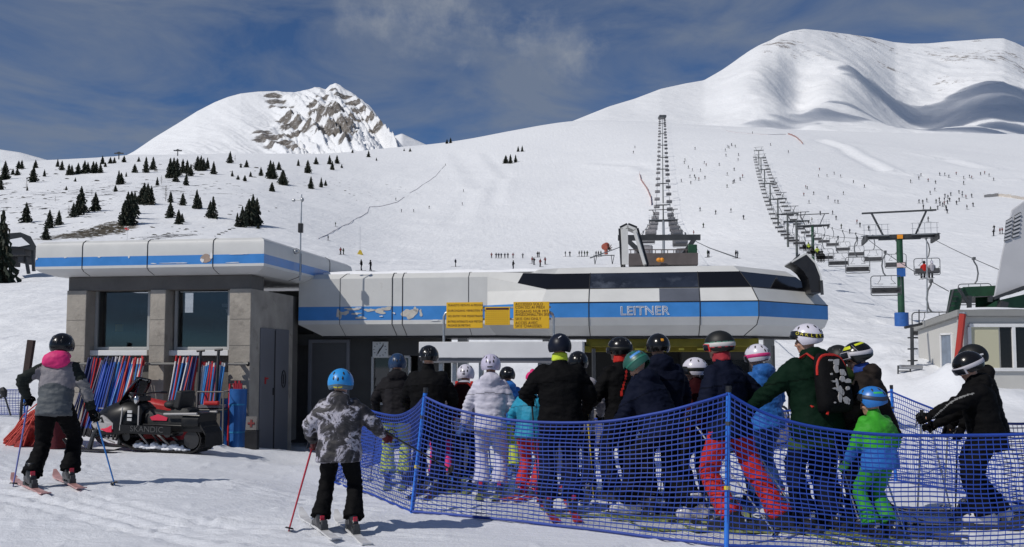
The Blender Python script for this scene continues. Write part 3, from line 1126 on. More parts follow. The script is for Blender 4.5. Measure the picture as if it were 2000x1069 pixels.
m.box(((x0 + x1) / 2, v + .03, 1.965), (x1 - x0 - .14, .09, .07))
m.build('door_frame', panel_g, st, 0, .004)
m = MB()
x0, x1 = U(728, v), U(800, v)
for xx in (x0, (x0 + x1) / 2, x1):
    m.box((xx, v + .05, 1.12), (.05, .07, 1.02))
for z_ in (.63, 1.63):
    m.box(((x0 + x1) / 2, v + .05, z_), (x1 - x0, .06, .05))
wf = m.build('window', win_frame, st, 0)
m = MB()
m.box(((x0 + x1) / 2, v + .08, 1.12), (x1 - x0, .01, 1.0))
m.build('pane', glass('dark_glass', (.16, .17, .18), .33), wf, 0)
# clock
c = uz(743, 683, v)
ck = place(thing('wall_clock', 'square white wall clock with black hands on the dark wall under the station', 'clock'))
m = MB()
m.box((c[0], v, c[1]), (.34, .05, .34))
m.build('clock_face', mat('clock_white', (.62, .62, .60), .5), ck, 0, .008)
m = MB()
m.bar((c[0] - .02, v - .03, c[1] - .04), (c[0] + .075, v - .03, c[1] + .10), .022, .01, Vector((0, 1, 0)))
m.bar((c[0] + .01, v - .034, c[1] + .02), (c[0] - .05, v - .034, c[1] - .09), .026, .01, Vector((0, 1, 0)))
m.build('clock_hand', blackm, ck, 0)
m = MB()
for h_ in range(12):
    a = h_ * PI / 6
    m.box((c[0] + .135 * math.sin(a), v - .027, c[1] + .135 * math.cos(a)), (.012, .006, .03), Matrix.Rotation(a, 3, 'Y'))
m.build('hour_mark', blackm, ck, 0)

# ------------------------------------------------------------------ entry gate with the three yellow signs
vp = -.35                                           # plane of the gate
gate = place(thing('entry_gate', 'wide white entry gate beam on grey posts in front of the station', 'gate'))
x0, z1 = uz(818, 668, vp)
x1, z0 = uz(1138, 699, vp)
m = MB()
m.box(((x0 + x1) / 2, vp + .25, (z0 + z1) / 2), (x1 - x0, .5, z1 - z0))
m.build('beam', mat('beam_white', (.66, .66, .67), .45, var=.06, vs=2, dirt=(.5, .5, .5)), gate, 0, .008)
m = MB()
m.box(((x0 + x1) / 2, vp + .25, z0 - .045), (x1 - x0 - .12, .42, .086))
m.build('rail_housing', panel_g, gate, 0)
for px in (862, 888, 940, 1055, 1128):
    m = MB()
    u = U(px, vp + .3, 720)
    m.box((u, vp + .3, z0 - .09 - .85), (.075, .09, 1.7))
    m.build('post', galv, gate, 0, .006)
for px in (905, 985, 1095):
    m = MB()
    u = U(px, vp + .3, 720)
    m.tube([(u, vp + .3, .32), (u, vp + .3, .55), (u + .25, vp + .25, .62)], .03, 8)
    m.box((u, vp + .3, -.03), (.18, .3, .75))
    m.build('turnstile', dkmetal, gate, 30, .01)
fr_ = place(thing('sign_frame', 'bent grey tube frame on the gate beam carrying three yellow signs', 'frame'))
m = MB()
for px, sg in ((867, 1), (1081, -1)):
    u, zt_ = uz(px, 612, vp + .15)
    m.tube([(u, vp + .15, z1), (u, vp + .15, zt_ - .06), (u + .03 * sg, vp + .15, zt_), (u + .09 * sg, vp + .15, zt_ + .03)], .022, 8)
    m.build('upright', galv, fr_)
    m = MB()
ua_, za_ = uz(873, 602, vp + .15)
ub_ = U(1076, vp + .15, 602)
m.tube([(ua_, vp + .15, za_), (ub_, vp + .15, za_)], .018, 8)
m.tube([(ua_, vp + .15, za_ - .2), (ub_, vp + .15, za_ - .2)], .018, 8)
m.build('cross_tube', galv, fr_)
sign_y = mat('sign_yellow', (.72, .42, .012), .5, var=.05, vs=5)
sign_t = mat('sign_lettering', (.07, .012, .01), .6)
vs_ = vp + .115


def sign(name, label, a, b, lines):
    t = place(thing(name, label, 'sign', group=None))
    x0, z1 = uz(*a, vs_)
    x1, z0 = uz(*b, vs_)
    m = MB()
    m.box(((x0 + x1) / 2, vs_, (z0 + z1) / 2), (x1 - x0, .018, z1 - z0))
    m.build('board', sign_y, t, 0, .004)
    for txt, fx, fy, sz, xs, al in lines:
        p = (x0 + (x1 - x0) * fx, vs_ - .011, z1 + (z0 - z1) * fy)
        M = Matrix.Translation(p) @ Matrix.Rotation(PI / 2, 4, 'X')
        text_mesh('lettering', txt, sz, sign_t, t, M, al, .001, 0, xs, 1.08)
    return t, x0, x1, z0, z1


sign('warning_sign', 'yellow sign with five dark red lines at the left end of the tube frame', (872, 591), (943, 641), [
    ('TRANSITO VIETATO AI PEDONI', .04, .12, .052, .78, 'LEFT'), ('DURCHGANG VERBOTEN FUR', .04, .33, .052, .88, 'LEFT'), ('NO ENTRY FOR PEDESTRIANS', .04, .54, .052, .83, 'LEFT'),
    ('ENTREE INTERDITE AUX PIETONS', .04, .75, .052, .74, 'LEFT'), ('PASSAGE DE PIETONS', .04, .90, .052, .74, 'LEFT')])
t_, a0, a1, b0, b1 = sign('rules_sign', 'small yellow notice full of fine print, middle one of the three signs', (947, 600), (996, 635), [
    ('\u2013 \u2013 \u2013 \u2013 \u2013 \u2013 \u2013 \u2013 \u2013 \u2013', .05, .22 + .115 * k, .06, .78, 'LEFT') for k in range(7)])
m = MB()
m.box(((a0 + a1) / 2, vs_ - .011, b1 - .032), (a1 - a0 - .04, .004, .032))
m.build('heading', sign_t, t_, 0)
sign('access_sign', 'yellow sign reading ACCESSO SOLO CON SCI AI PIEDI at the right end of the frame', (1003, 590), (1073, 642), [
    ('ACCESSO SOLO', .05, .09, .066, .95, 'LEFT'), ('CON SCI AI PIEDI', .05, .21, .066, .92, 'LEFT'), ('ZUGANG NUR MIT', .05, .36, .066, .95, 'LEFT'), ('ANGESCHNALLTEN SKIERN', .05, .48, .066, .76, 'LEFT'),
    ('SKIS ON ONLY', .05, .64, .066, .95, 'LEFT'), ('ACCES AVEC', .05, .79, .066, .95, 'LEFT'), ('SKIS CHAUSSES', .05, .91, .066, .95, 'LEFT')])
# ------------------------------------------------------------------ chairlifts
chair_dk = mat('chair_seat', (.05, .05, .055), .6, var=.2)
chair_fr = mat('chair_frame', (.13, .135, .14), .45, .6, var=.15)
bub_m = mat('bubble_hood', (.26, .25, .26), .3, .1, var=.1)
pad_blue = mat('pad_blue', (.015, .09, .32), .6, var=.15, bump=.2, bs=5)


def make_chair(name, label, group, w, bubble):
    t = thing(name, label, 'chairlift chair', (0, 0, 0), 0, group)
    h = .62
    m = MB()
    m.tube([(0, 0, .05), (0, 0, -.15), (.16, 0, -.45), (.22, 0, -.9), (.14, 0, -1.35), (0, 0, -1.55)], .045, 8)
    m.box((0, 0, .02), (.14, .4, .16))
    m.build('hanger', chair_fr, t)
    hw = w / 2
    m = MB()
    pts = []
    for (cx, cz, a0) in ((hw - .18, -1.73, 0), (-hw + .18, -1.73, 90), (-hw + .12, -2.72, 180), (hw - .12, -2.72, 270)):
        r = .18 if cz > -2 else .12
        pts += [(cx + r * math.cos(R(a0 + k * 22.5)), 0, cz + r * math.sin(R(a0 + k * 22.5))) for k in range(5)]
    pts.append(pts[0])
    m.tube(pts, .028, 6, False)
    for s_ in (-1, 1):
        m.tube([(s_ * w * .18, 0, -1.55), (s_ * w * .18, 0, -1.8), (s_ * w * .3, .25, -2.1), (s_ * w * .12, .35, -2.12)], .018, 5)
    m.build('frame', chair_fr, t)
    m = MB()
    m.box((0, .18, -2.68), (w - .12, .5, .07))
    m.build('seat', chair_dk, t, 0, .02)
    m = MB()
    m.box((0, -.06, -2.50), (w - .10, .05, .36), Matrix.Rotation(R(-10), 3, 'X'))
    m.build('backrest', chair_dk, t, 0, .02)
    m = MB()
    m.tube([(-hw + .05, 0, -2.2), (-hw + .05, .55, -2.3), (hw - .05, .55, -2.3), (hw - .05, 0, -2.2)], .02, 6)
    m.build('safety_bar', chair_fr, t)
    if bubble:
        m = MB()
        rs = []
        for k in range(7):
            a = R(-20 + k * 22)
            rs.append([(x, -.15 + .75 * math.sin(a) * .6 - .1, -2.35 + .82 * math.cos(a) * (1 - .10 * abs(x / hw) ** 3)) for x in np.linspace(-hw - .05, hw + .05, 9)])
        vs = [p for r in rs for p in r]
        fs = [(i * 9 + j, i * 9 + j + 1, (i + 1) * 9 + j + 1, (i + 1) * 9 + j) for i in range(6) for j in range(8)]
        m.add(vs, fs)
        b = m.build('bubble_hood', bub_m, t, 60)
        sl = b.modifiers.new('thickness', 'SOLIDIFY')
        sl.thickness = .03
    return t


def make_tower(name, label, group, gauge, colm, height, top=True, pad=False):
    """origin at the foot, rope at height"""
    t = thing(name, label, 'lift tower', (0, 0, 0), 0, group)
    m = MB()
    m.tube([(0, 0, -1.5), (0, 0, height + .1)], [.42 * .62, .36 * .62], 12)
    m.build('column', colm, t)
    hg = gauge / 2
    m = MB()
    m.bar((-hg - .1, 0, height + .15), (hg + .1, 0, height + .15), .34, .30)
    m.bar((-hg * .6, 0, height + .0), (hg * .6, 0, height + .0), .26, .2)
    m.build('crossarm', dkmetal, t, 0, .02)
    for s_ in (-1, 1):
        m = MB()
        m.bar((s_ * hg, -1.3, height + .05), (s_ * hg, 1.3, height + .05), .12, .22)
        for k in range(6):
            y = -1.15 + k * .46
            m.tube([(s_ * hg - .07, y, height - .14), (s_ * hg + .07, y, height - .14)], .17, 10)
        m.build('sheave_train', dkmetal, t, 30)
    m = MB()
    for s_ in (-1, 1):
        for k in range(5):
            x = s_ * hg * (.35 + .17 * k)
            m.tube([(x, -.45, height + .2), (x, -.45, height + 1.05)], .016, 5)
        m.tube([(s_ * hg * .3, -.45, height + 1.05), (s_ * (hg + .2), -.45, height + 1.05)], .016, 5)
        m.tube([(s_ * hg * .3, -.45, height + .65), (s_ * (hg + .2), -.45, height + .65)], .012, 5)
        m.box((s_ * hg * .72, -.35, height + .2), (hg * .8, .45, .04))
    m.build('walkway', galv, t, 30)
    if top:
        m = MB()
        m.bar((-hg - .15, 0, height + 2.0), (hg + .15, 0, height + 2.05), .14, .12)
        for s_ in (-1, 1):
            m.bar((s_ * hg * .45, 0, height + .2), (s_ * hg * .78, 0, height + 2.0), .13, .13)
        m.build('lifting_frame', dkmetal, t, 0)
    if pad:
        m = MB()
        m.tube([(0, 0, -.4), (0, 0, 1.0)], .50, 14)
        m.build('pad', pad_blue, t)
    return t


def rope(name, label, pts, rad=.022):
    m = MB()
    out = []
    for a, b in zip(pts[:-1], pts[1:]):
        a, b = Vector(a), Vector(b)
        L = (b - a).length
        for k in range(8):
            f = k / 8
            p = a.lerp(b, f)
            p.z -= .012 * L * 4 * f * (1 - f) * .5
            out.append(p)
    out.append(Vector(pts[-1]))
    m.tube(out, rad, 5)
    return tag(m.build(name, dkmetal), label, 'cable', 'lift cables')


def on_rope(pts, Y):
    for a, b in zip(pts[:-1], pts[1:]):
        if a[1] <= Y <= b[1]:
            f = (Y - a[1]) / (b[1] - a[1])
            p = Vector(a).lerp(Vector(b), f)
            p.z -= .012 * (Vector(b) - Vector(a)).length * 2 * f * (1 - f)
            return p
    return None


# ---- right-hand lift with open chairs
gB = 4.9
p_l, p_r = at(1693, 466, 65), at(1820, 462, 65)
dirB = .262
xB = lambda Y: (p_l.x + p_r.x) / 2 + dirB * (Y - 65)
yawB = -math.atan(dirB)
TB = [(65, p_l.z), (141, None), (180, None), (212, None), (262, None), (322, None), (385, None), (440, None), (482, None)]
TB = [(Y, z if z else gz(xB(Y), Y) + (7.2 if Y < 200 else 8)) for Y, z in TB]
st_end = (40, p_l.z - 25 * .235)
line = [st_end] + TB
ropesB = []
for s_ in (-1, 1):
    pts = [(xB(Y) + s_ * gB / 2, Y, z) for Y, z in line]
    ropesB.append(pts)
    rope('haul_cable', 'haul cable on the %s side of the right-hand chairlift line' % ('left' if s_ < 0 else 'right'), pts)
gtw = 'towers of the right-hand chairlift'
tw = None
for k, (Y, z) in enumerate(TB):
    base = gz(xB(Y), Y)
    if k == 0:
        t = make_tower('lift_tower', 'nearest green lift tower with a blue pad at its foot, right of the station', gtw, gB, green_st, z - base, True, True)
        m = MB()
        m.box((-.0, -.36, z - base - 2.6), (.6, .05, .62))
        m.build('number_plate', pad_blue, t, 0)
        m = MB()
        m.box((0, -.36, z - base - 2.05), (.55, .06, .34))
        m.build('warning_plate', mat('warning_white', (.6, .45, .45), .5), t, 0)
        m = MB()
        m.box((0, -.26, z - base + .1), (.4, .06, .3))
        m.build('tower_number', orange_m, t, 0)
        t.location = (xB(Y), Y, base)
        t.rotation_euler = (0, 0, yawB)
    elif k == 1:
        tw = make_tower('lift_tower', 'second green lift tower uphill of the padded tower, with a wide top frame', gtw, gB, green_st, 7.2, True)
        tw.location = (xB(Y), Y, z - 7.2)
        tw.rotation_euler = (0, 0, yawB)
    else:
        if k == 2:
            tw3 = make_tower('lift_tower', 'grey lift tower high up on the right-hand chairlift line', gtw, gB, mat('tower_grey', (.10, .11, .105), .5, .3), 8, True)
            tw3.location = (xB(Y), Y, z - 8)
            tw3.rotation_euler = (0, 0, yawB)
        else:
            dup(tw3, (xB(Y), Y, z - 8), yawB)
gcB = 'open chairs of the right-hand chairlift'
labB = 'open dark chair hanging on the right-hand chairlift line'
chB = make_chair('lift_chair', labB, gcB, 1.85, False)
occ = {}
first = True
for s_, y0 in ((0, 43.6), (1, 53.6)):
    Y = y0
    k = 0
    while Y < 480:
        p = on_rope(ropesB[s_], Y)
        if p is not None:
            lab = labB
            if s_ == 0 and k == 0:
                lab = 'lift chair half hidden behind the snowy cabin roof, only its bent hanger showing'
            if s_ == 1 and k == 0:
                lab = 'empty lift chair hanging just left of the green station on the right'
            if s_ == 1 and k == 1:
                lab = 'lift chair carrying a rider in red, right of the green tower'
            if s_ == 0 and k == 1:
                lab = 'empty lift chair hanging in front of the green tower column'
            if first:
                chB.location = p
                chB.rotation_euler = (0, 0, yawB + (PI if s_ == 0 else 0))
                chB['label'] = lab
                c_ = chB
                first = False
            else:
                c_ = dup(chB, p, yawB + (PI if s_ == 0 else 0), lab)
            occ[(s_, k)] = (c_, p)
        Y += 13.4
        k += 1

# ---- central lift with bubble chairs, running straight up from the station
gA = 4.7
xA = lambda Y: .1752 * Y + 0.0
TA = [(150, 25.2), (300, None), (372, None), (430, None), (500, None), (570, None), (650, None), (740, None), (835, None)]
TA = [(Y, z if z else gz(xA(Y), Y) + 8.5) for Y, z in TA]
ropesA = []
for s_ in (-1, 1):
    pts = [(xA(26) + s_ * 2.2, 26, 4.6)] + [(xA(Y) + s_ * gA / 2, Y, z) for Y, z in TA]
    ropesA.append(pts)
    rope('haul_cable', 'haul cable on the %s side of the central chairlift line' % ('left' if s_ < 0 else 'right'), pts)
gtA = 'towers of the central chairlift'
yawA = -math.atan(.1752)
for k, (Y, z) in enumerate(TA):
    hh = z - gz(xA(Y), Y)
    if k == 0:
        t = make_tower('lift_tower', 'nearest grey lift tower of the central line, standing just behind the station roof', gtA, gA, metal_g, hh)
        t.location = (xA(Y), Y, z - hh)
        t.rotation_euler = (0, 0, yawA)
    elif k == 1:
        twA = make_tower('lift_tower', 'grey lift tower further up the central chairlift line', gtA, gA, bpy.data.materials['tower_grey'], 8.5, False)
        twA.location = (xA(Y), Y, z - 8.5)
        twA.rotation_euler = (0, 0, yawA)
    else:
        dup(twA, (xA(Y), Y, z - 8.5), yawA)
gcA = 'bubble chairs of the central chairlift'
labA = 'grey bubble chair hanging on the central chairlift line'
chA = make_chair('lift_chair', labA, gcA, 2.0, True)
first = True
for s_, y0 in ((0, 98), (1, 90)):
    Y = y0
    while Y < 833:
        p = on_rope(ropesA[s_], Y)
        if p is not None:
            rz = yawA + (PI if s_ == 0 else 0)
            if first:
                chA.location, chA.rotation_euler = p, (0, 0, rz)
                first = False
            else:
                dup(chA, p, rz)
        Y += 24 if Y > 300 else 31

# ---- top station of the central lift
t = thing('top_station', 'small dark top station where the central chairlift meets the skyline', 'lift station', (xA(845), 845, gz(xA(845), 845)))
m = MB()
m.box((0, 0, 7.5), (7, 8, 2.4))
m.build('hood', chair_fr, t, 0, .3)
for x in (-2.5, 2.5):
    m = MB()
    m.box((x, 0, 3), (.5, .5, 7))
    m.build('post', dkmetal, t, 0)

# ---- valley station of the right-hand lift
sb = thing('green_lift_station', 'green steel lift station with a big pale louvred hood at the right edge', 'lift station', (0, 0, 0))
Ys = 36.0
hood = [(1940, 583), (1955, 500), (1975, 410), (2010, 385), (2260, 380), (2260, 505), (2010, 560)]
pts = [at(x, y, Ys) for x, y in hood]
m = MB()
off = Vector((4.4, 6.5, .6))
m.rings([pts, [p + off for p in pts]])
hd = m.build('hood', mat('hood_grey', (.50, .50, .52), .45, var=.04, vs=1), sb, 0, .06)
m = MB()
for (a, b, c, d) in (((1965, 431), (1977, 424), (1973, 468), (1961, 472)), ((1982, 421), (1994, 414), (1990, 462), (1977, 466))):
    q = [at(*p, Ys - .03) for p in (a, b, c, d)]
    m.rings([q, [p + Vector((0, .02, 0)) for p in q]])
    m.cur = 1
    for k in range(6):
        f = (k + .5) / 6
        m.bar(q[0].lerp(q[3], f) + Vector((0, -.02, 0)), q[1].lerp(q[2], f) + Vector((0, -.02, 0)), .03, .07)
    m.cur = 0
m.build('louvre', [chair_fr, bpy.data.materials['hood_grey']], hd, 0)
m = MB()
for poly, y0, y1 in (([(1880, 561), (1943, 558), (1943, 578), (1880, 580)], 37, 40), ([(1905, 581), (1950, 579), (1950, 605), (1905, 606)], 38, 40), ([(1856, 566), (1882, 562), (1868, 620), (1846, 620)], 36.5, 37.5)):
    m.rings([[at(x, y, y0) for x, y in poly], [at(x + 3, y, y1) for x, y in poly]])
m.build('platform', green_st, sb, 0)
m = MB()
poly = [(1905, 612), (1945, 588), (2300, 505), (2300, 660), (1905, 660)]
m.rings([[at(x, y, Ys + .4) for x, y in poly], [at(x + 4, y, Ys + 5.5) for x, y in poly]])
m.build('machine_housing', green_st, sb, 0)
m = MB()
for a, b, w in (((1941, 583), (2000, 561), .12), ((1960, 590), (1953, 612), .3), ((1872, 563), (1895, 600), .10), ((1893, 578), (1893, 610), .14), ((1934, 578), (1934, 590), .14)):
    m.bar(at(*a, Ys - .15), at(*b, Ys - .15), w)
m.tube([at(1848, 620, 36.3), at(1862, 566, 36.3)], .05, 6)
for k in range(6):
    f = (k + .5) / 6
    a = at(1848, 620, 36.3).lerp(at(1862, 566, 36.3), f)
    m.bar(a, a + Vector((.25, 0, 0)), .04)
m.build('steel_frame', dkmetal, sb, 0)

# ------------------------------------------------------------------ site cabin with snow on its roof
cream = mat('cream_panel', (.52, .51, .48), .5, var=.04, vs=1.5)
kx0, kx1, ky0, ky1 = at(1875, 700, 23).x, 19.5, 23.0, 25.35
kb = .1
cabn = thing('site_cabin', 'pale prefabricated cabin with snow on its roof at the right edge', 'cabin', (0, 0, 0))
m = MB()
zt = 2.70
m.rings([[(kx0, ky0, kb), (kx0, ky1, kb), (kx1, ky1, kb), (kx1, ky0, kb)], [(kx0, ky0, zt), (kx0, ky1, zt - .3), (kx1, ky1, zt - .3), (kx1, ky0, zt)]])
m.build('wall', cream, cabn, 0, .02)
m = MB()
m.rings([[(kx0 - .12, ky0 - .16, zt), (kx0 - .12, ky1 + .1, zt - .32), (kx1, ky1 + .1, zt - .32), (kx1, ky0 - .16, zt)], [(kx0 - .12, ky0 - .16, zt + .17), (kx0 - .12, ky1 + .1, zt - .15), (kx1, ky1 + .1, zt - .15), (kx1, ky0 - .16, zt + .17)]])
rf = m.build('roof', mat('roof_edge_grey', (.27, .27, .26), .5, var=.06), cabn, 0, .01)
m = MB()
g_ = []
for i in range(26):
    x = kx0 - .05 + i * .3
    row = []
    for j in range(8):
        y = ky0 - .08 + j * .34
        hgt = (.10 + .10 * math.sin(j / 7 * PI) + .05 * noise.noise(Vector((x * 1.7, y * 1.7, 3)))) * min(1, (i + .4) / 2.0) * min(1, (j + .3) / 1.2)
        row.append((x, y, zt + .165 - (y - ky0 + .16) * .121 + max(.0, hgt)))
    g_.append(row)
m.add([p for r in g_ for p in r], [(i * 8 + j, (i + 1) * 8 + j, (i + 1) * 8 + j + 1, i * 8 + j + 1) for i in range(25) for j in range(7)])
m.build('snow_layer', snowm, rf, 180)
m = MB()
cw = .02
xa, xb = at(1890, 600, 23).x, 15.6
za, zb2 = at(0, 636, 23).z, at(0, 722, 23).z
for z_ in (za, zb2):
    m.box(((xa + xb) / 2, ky0 - .03, z_), (xb - xa, .07, .09))
for x in (xa, at(1976, 600, 23).x, xb):
    m.box((x, ky0 - .03, (za + zb2) / 2), (.09, .07, za - zb2 - .09))
wf = m.build('window', white_paint, cabn, 0, .006)
m = MB()
xc_ = at(1951, 600, 23).x
m.box(((xa + xc_) / 2, ky0 - .015, (za + zb2) / 2), (xc_ - xa - .09, .02, za - zb2 - .09))
m.build('blind', mat('blind_cream', (.50, .48, .34), .6), wf, 0)
m = MB()
m.box(((xc_ + xb) / 2, ky0 - .008, (za + zb2) / 2), (xb - xc_, .014, za - zb2 - .09))
m.build('pane', mat('dark_pane', (.01, .01, .011), .12), wf, 0)
m = MB()
y0_, y1_ = ky0 + .35, ky0 + .95
for a, b in (((y0_, 2.25), (y1_, 2.25)), ((y0_, .9), (y1_, .9)), ((y0_, .9), (y0_, 2.25)), ((y1_, .9), (y1_, 2.25))):
    m.bar((kx0 - .02, a[0], a[1]), (kx0 - .02, b[0], b[1]), .05)
wf = m.build('side_window', white_paint, cabn, 0)
m = MB()
m.box((kx0 - .012, (y0_ + y1_) / 2, 1.57), (.02, .56, 1.3))
m.build('pane', mat('sky_pane', (.16, .20, .26), .15, var=.3, vs=3), wf, 0)
m = MB()
m.box((kx0 - .015, ky0 - .015, 1.4), (.06, .06, 2.6))
m.build('corner_trim', win_frame, cabn, 0)
dp = thing('red_pole', 'red pole leaning against the corner of the snowy cabin', 'pole', (0, 0, 0))
m = MB()
m.tube([at(1869, 712, 22.7), at(1880, 614, 22.82)], .085, 8)
m.build('shaft', mat('red_pole_paint', (.36, .03, .02), .5), dp)
m = MB()
m.tube([at(1880, 614, 22.82), at(1880.3, 611, 22.825)], .095, 8)
m.build('cap', galv, dp)

# ---- metal mast and frame beside the cabin
ms = thing('rung_mast', 'grey metal mast with short rungs standing on the snow bank beside the cabin', 'mast', (0, 0, 0))
m = MB()
Ym = 24.0
m.tube([at(1782, 728, Ym), at(1781, 640, Ym)], .05, 8)
m.build('pole', dkmetal, ms)
for y in (660, 682, 705):
    m = MB()
    m.tube([at(1773, y, Ym), at(1792, y - .5, Ym)], .022, 6)
    m.build('rung', dkmetal, ms)
m = MB()
m.tube([at(1768, 640, Ym), at(1800, 633, Ym + .6)], .04, 6)
m.tube([at(1795, 634, Ym + .5), at(1795, 605, Ym + .5)], .018, 6)
m.build('arm', dkmetal, ms)
for a in ((1776, 752), (1787, 751)):
    m = MB()
    m.tube([at(1782, 727, Ym), at(*a, Ym)], .03, 6)
    m.build('leg', dkmetal, ms)
bf = thing('tube_frame', 'low grey tube frame standing on snow left of the cabin', 'frame', (0, 0, 0))
m = MB()
m.tube([at(1754, 752, 23.6), at(1754, 714, 23.6)], .022, 6)
m.tube([at(1778, 750, 23.6), at(1778, 716, 23.6)], .022, 6)
m.tube([at(1754, 725, 23.6), at(1778, 725, 23.6)], .018, 6)
m.tube([at(1754, 741, 23.6), at(1778, 741, 23.6)], .018, 6)
m.build('frame', dkmetal, bf)
m = MB()
m.tube([at(1757, 717, 23.55), at(1800, 718, 23.7)], .06, 8)
m.build('roller', galv, bf)
ob = MB()
q = [at(1778, 748, 23), at(1786, 747, 23), at(1793, 762, 22.8), at(1786, 762, 22.8)]
ob.rings([q, [p + Vector((0, .05, .02)) for p in q]])
tag(ob.build('marker_board', mat('signal_red', (.65, .07, .02), .5), None, 0), 'small red board lying on the snow left of the cabin', 'board')
pp = MB()
pp.tube([at(1811, 612, 40), at(1810, 470, 40)], [.04, .03], 6)
tag(pp.build('thin_pole', galv), 'thin pale pole rising in front of the chair with the red rider', 'pole')

# ---- dark station far left, drag lift towers on the left ridge
dl = thing('domed_station', 'distant dark-roofed lift station at the left edge behind the canopy', 'lift station', (0, 0, 0))
Yd = 118
m = MB()
rs = []
for j in range(2):
    rs.append([at(-15, 470, Yd + j * 8), at(15, 456, Yd + j * 8), at(40, 454, Yd + j * 8), at(60, 462, Yd + j * 8), at(71, 482, Yd + j * 8), at(66, 490, Yd + j * 8), at(40, 484, Yd + j * 8), at(-15, 486, Yd + j * 8)])
m.rings(rs)
rf = m.build('roof', mat('roof_dark', (.02, .022, .026), .4), dl, 40)
m = MB()
m.rings([[at(20, 468, Yd - .1), at(42, 464, Yd - .1), at(58, 478, Yd - .1), at(38, 482, Yd - .1), at(16, 481, Yd - .1)], [at(20, 468, Yd + 3), at(42, 464, Yd + 3), at(58, 478, Yd + 3), at(38, 482, Yd + 3), at(16, 481, Yd + 3)]])
m.build('snow_layer', snowm, rf, 40)
m = MB()
m.box(at(32, 492, Yd + 3), (4.6, 4, 1.5))
m.box(at(18, 505, Yd + 3), (1.6, 3, 2.2))
m.box(at(52, 503, Yd + 3), (.8, 3, 1.8))
m.build('machinery', chair_dk, dl, 0, .1)
for a, b in (((22, 490), (20, 540)), ((48, 488), (56, 535)), ((64, 480), (66, 530))):
    m = MB()
    m.bar(at(*a, Yd + 2), at(*b, Yd + 2), .35)
    m.build('post', dkmetal, dl, 0)
gd = 'drag lift towers on the left ridge'
for i, (px, py) in enumerate(((232, 312), (347, 305))):
    p = hit(px, py, 300)
    k = p.y / F
    if i == 0:
        td = thing('drag_lift_tower', 'tee-shaped drag lift tower on the left skyline', 'lift tower', p, 0, gd)
        m = MB()
        m.box((0, 0, 14 * k * .5), (1.6 * k, 1.6 * k, 15 * k))
        m.build('column', dkmetal, td, 0)
        m = MB()
        m.bar((-9 * k, 0, 12 * k), (9 * k, 0, 12 * k), 2 * k, 2.2 * k)
        m.bar((-5 * k, 0, 12.5 * k), (0, 0, 15 * k), 1.2 * k)
        m.bar((5 * k, 0, 12.5 * k), (0, 0, 15 * k), 1.2 * k)
        m.build('crossarm', dkmetal, td, 0)
    else:
        dup(td, p, 0, 'tee-shaped drag lift tower standing above the spruces below the pointed peak', scale=p.y / F / k * .9 if False else .95)

# ------------------------------------------------------------------ spruces
needle = mat('spruce_needles', (.016, .026, .014), .8, var=.55, vs=1.2)
needle_b = mat('spruce_needles_dry', (.045, .040, .022), .8, var=.5, vs=1.2)
bark = mat('bark', (.05, .038, .028), .9, var=.3)
twig = mat('bare_twig', (.13, .11, .095), .9, var=.3)


def spruce_mesh(seed, wid, dens=1.0):
    rg = random.Random(seed)
    m = MB()
    z = .03
    while z < .985:
        rad = wid * (1 - z) ** .80 * rg.uniform(.72, 1.1) * min(1, .55 + z * 5)
        nb = max(4, int((9 - 4 * z) * dens))
        a0 = rg.uniform(0, 6.28)
        for b in range(nb):
            if rg.random() < .10:
                continue
            a = a0 + 2 * PI * b / nb + rg.uniform(-.3, .3)
            L = max(.022, rad * rg.uniform(.65, 1.15))
            dx, dy = math.cos(a), math.sin(a)
            droop = rg.uniform(.25, .6)
            for s_ in range(3):
                f0, f1 = s_ / 3, (s_ + 1) / 3 + .12
                wv = (.36 * L + .016) * (1 - .5 * f0)
                p0 = Vector((dx * L * f0, dy * L * f0, z - droop * L * f0 ** 1.3 + .01))
                p1 = Vector((dx * L * f1, dy * L * f1, z - droop * L * f1 ** 1.3))
                sd_ = Vector((-dy, dx, 0)) * wv * .5
                dn = Vector((0, 0, -.018 - .03 * rg.random()))
                j = Vector((rg.uniform(-.01, .01), rg.uniform(-.01, .01), rg.uniform(-.01, .01)))
                m.cur = 1 if rg.random() < .2 else 0
                m.add([p0, p0.lerp(p1, .5) + sd_ + dn + j, p1 + dn * .6, p0.lerp(p1, .5) - sd_ + dn - j], [(0, 1, 2), (0, 2, 3)])
                m.add([p0, p0.lerp(p1, .6) + dn * 2.4 + j, p1], [(0, 1, 2)])
        z += .020 + .022 * (1 - z)
    m.add([(0, 0, 1.0), (.012, 0, .93), (-.008, .01, .93), (-.006, -.01, .93)], [(0, 1, 2), (0, 2, 3), (0, 3, 1)])
    return m


def make_spruce(seed, wid, label, group):
    t = thing('spruce_tree', label, 'tree', (0, 0, 0), 0, group)
    m = MB()
    m.tube([(0, 0, -.12), (0, 0, .5), (0, 0, .96)], [.022, .014, .003], 6)
    m.build('trunk', bark, t)
    spruce_mesh(seed, wid).build('crown', [needle, needle_b], t, 0, 0, False)
    return t


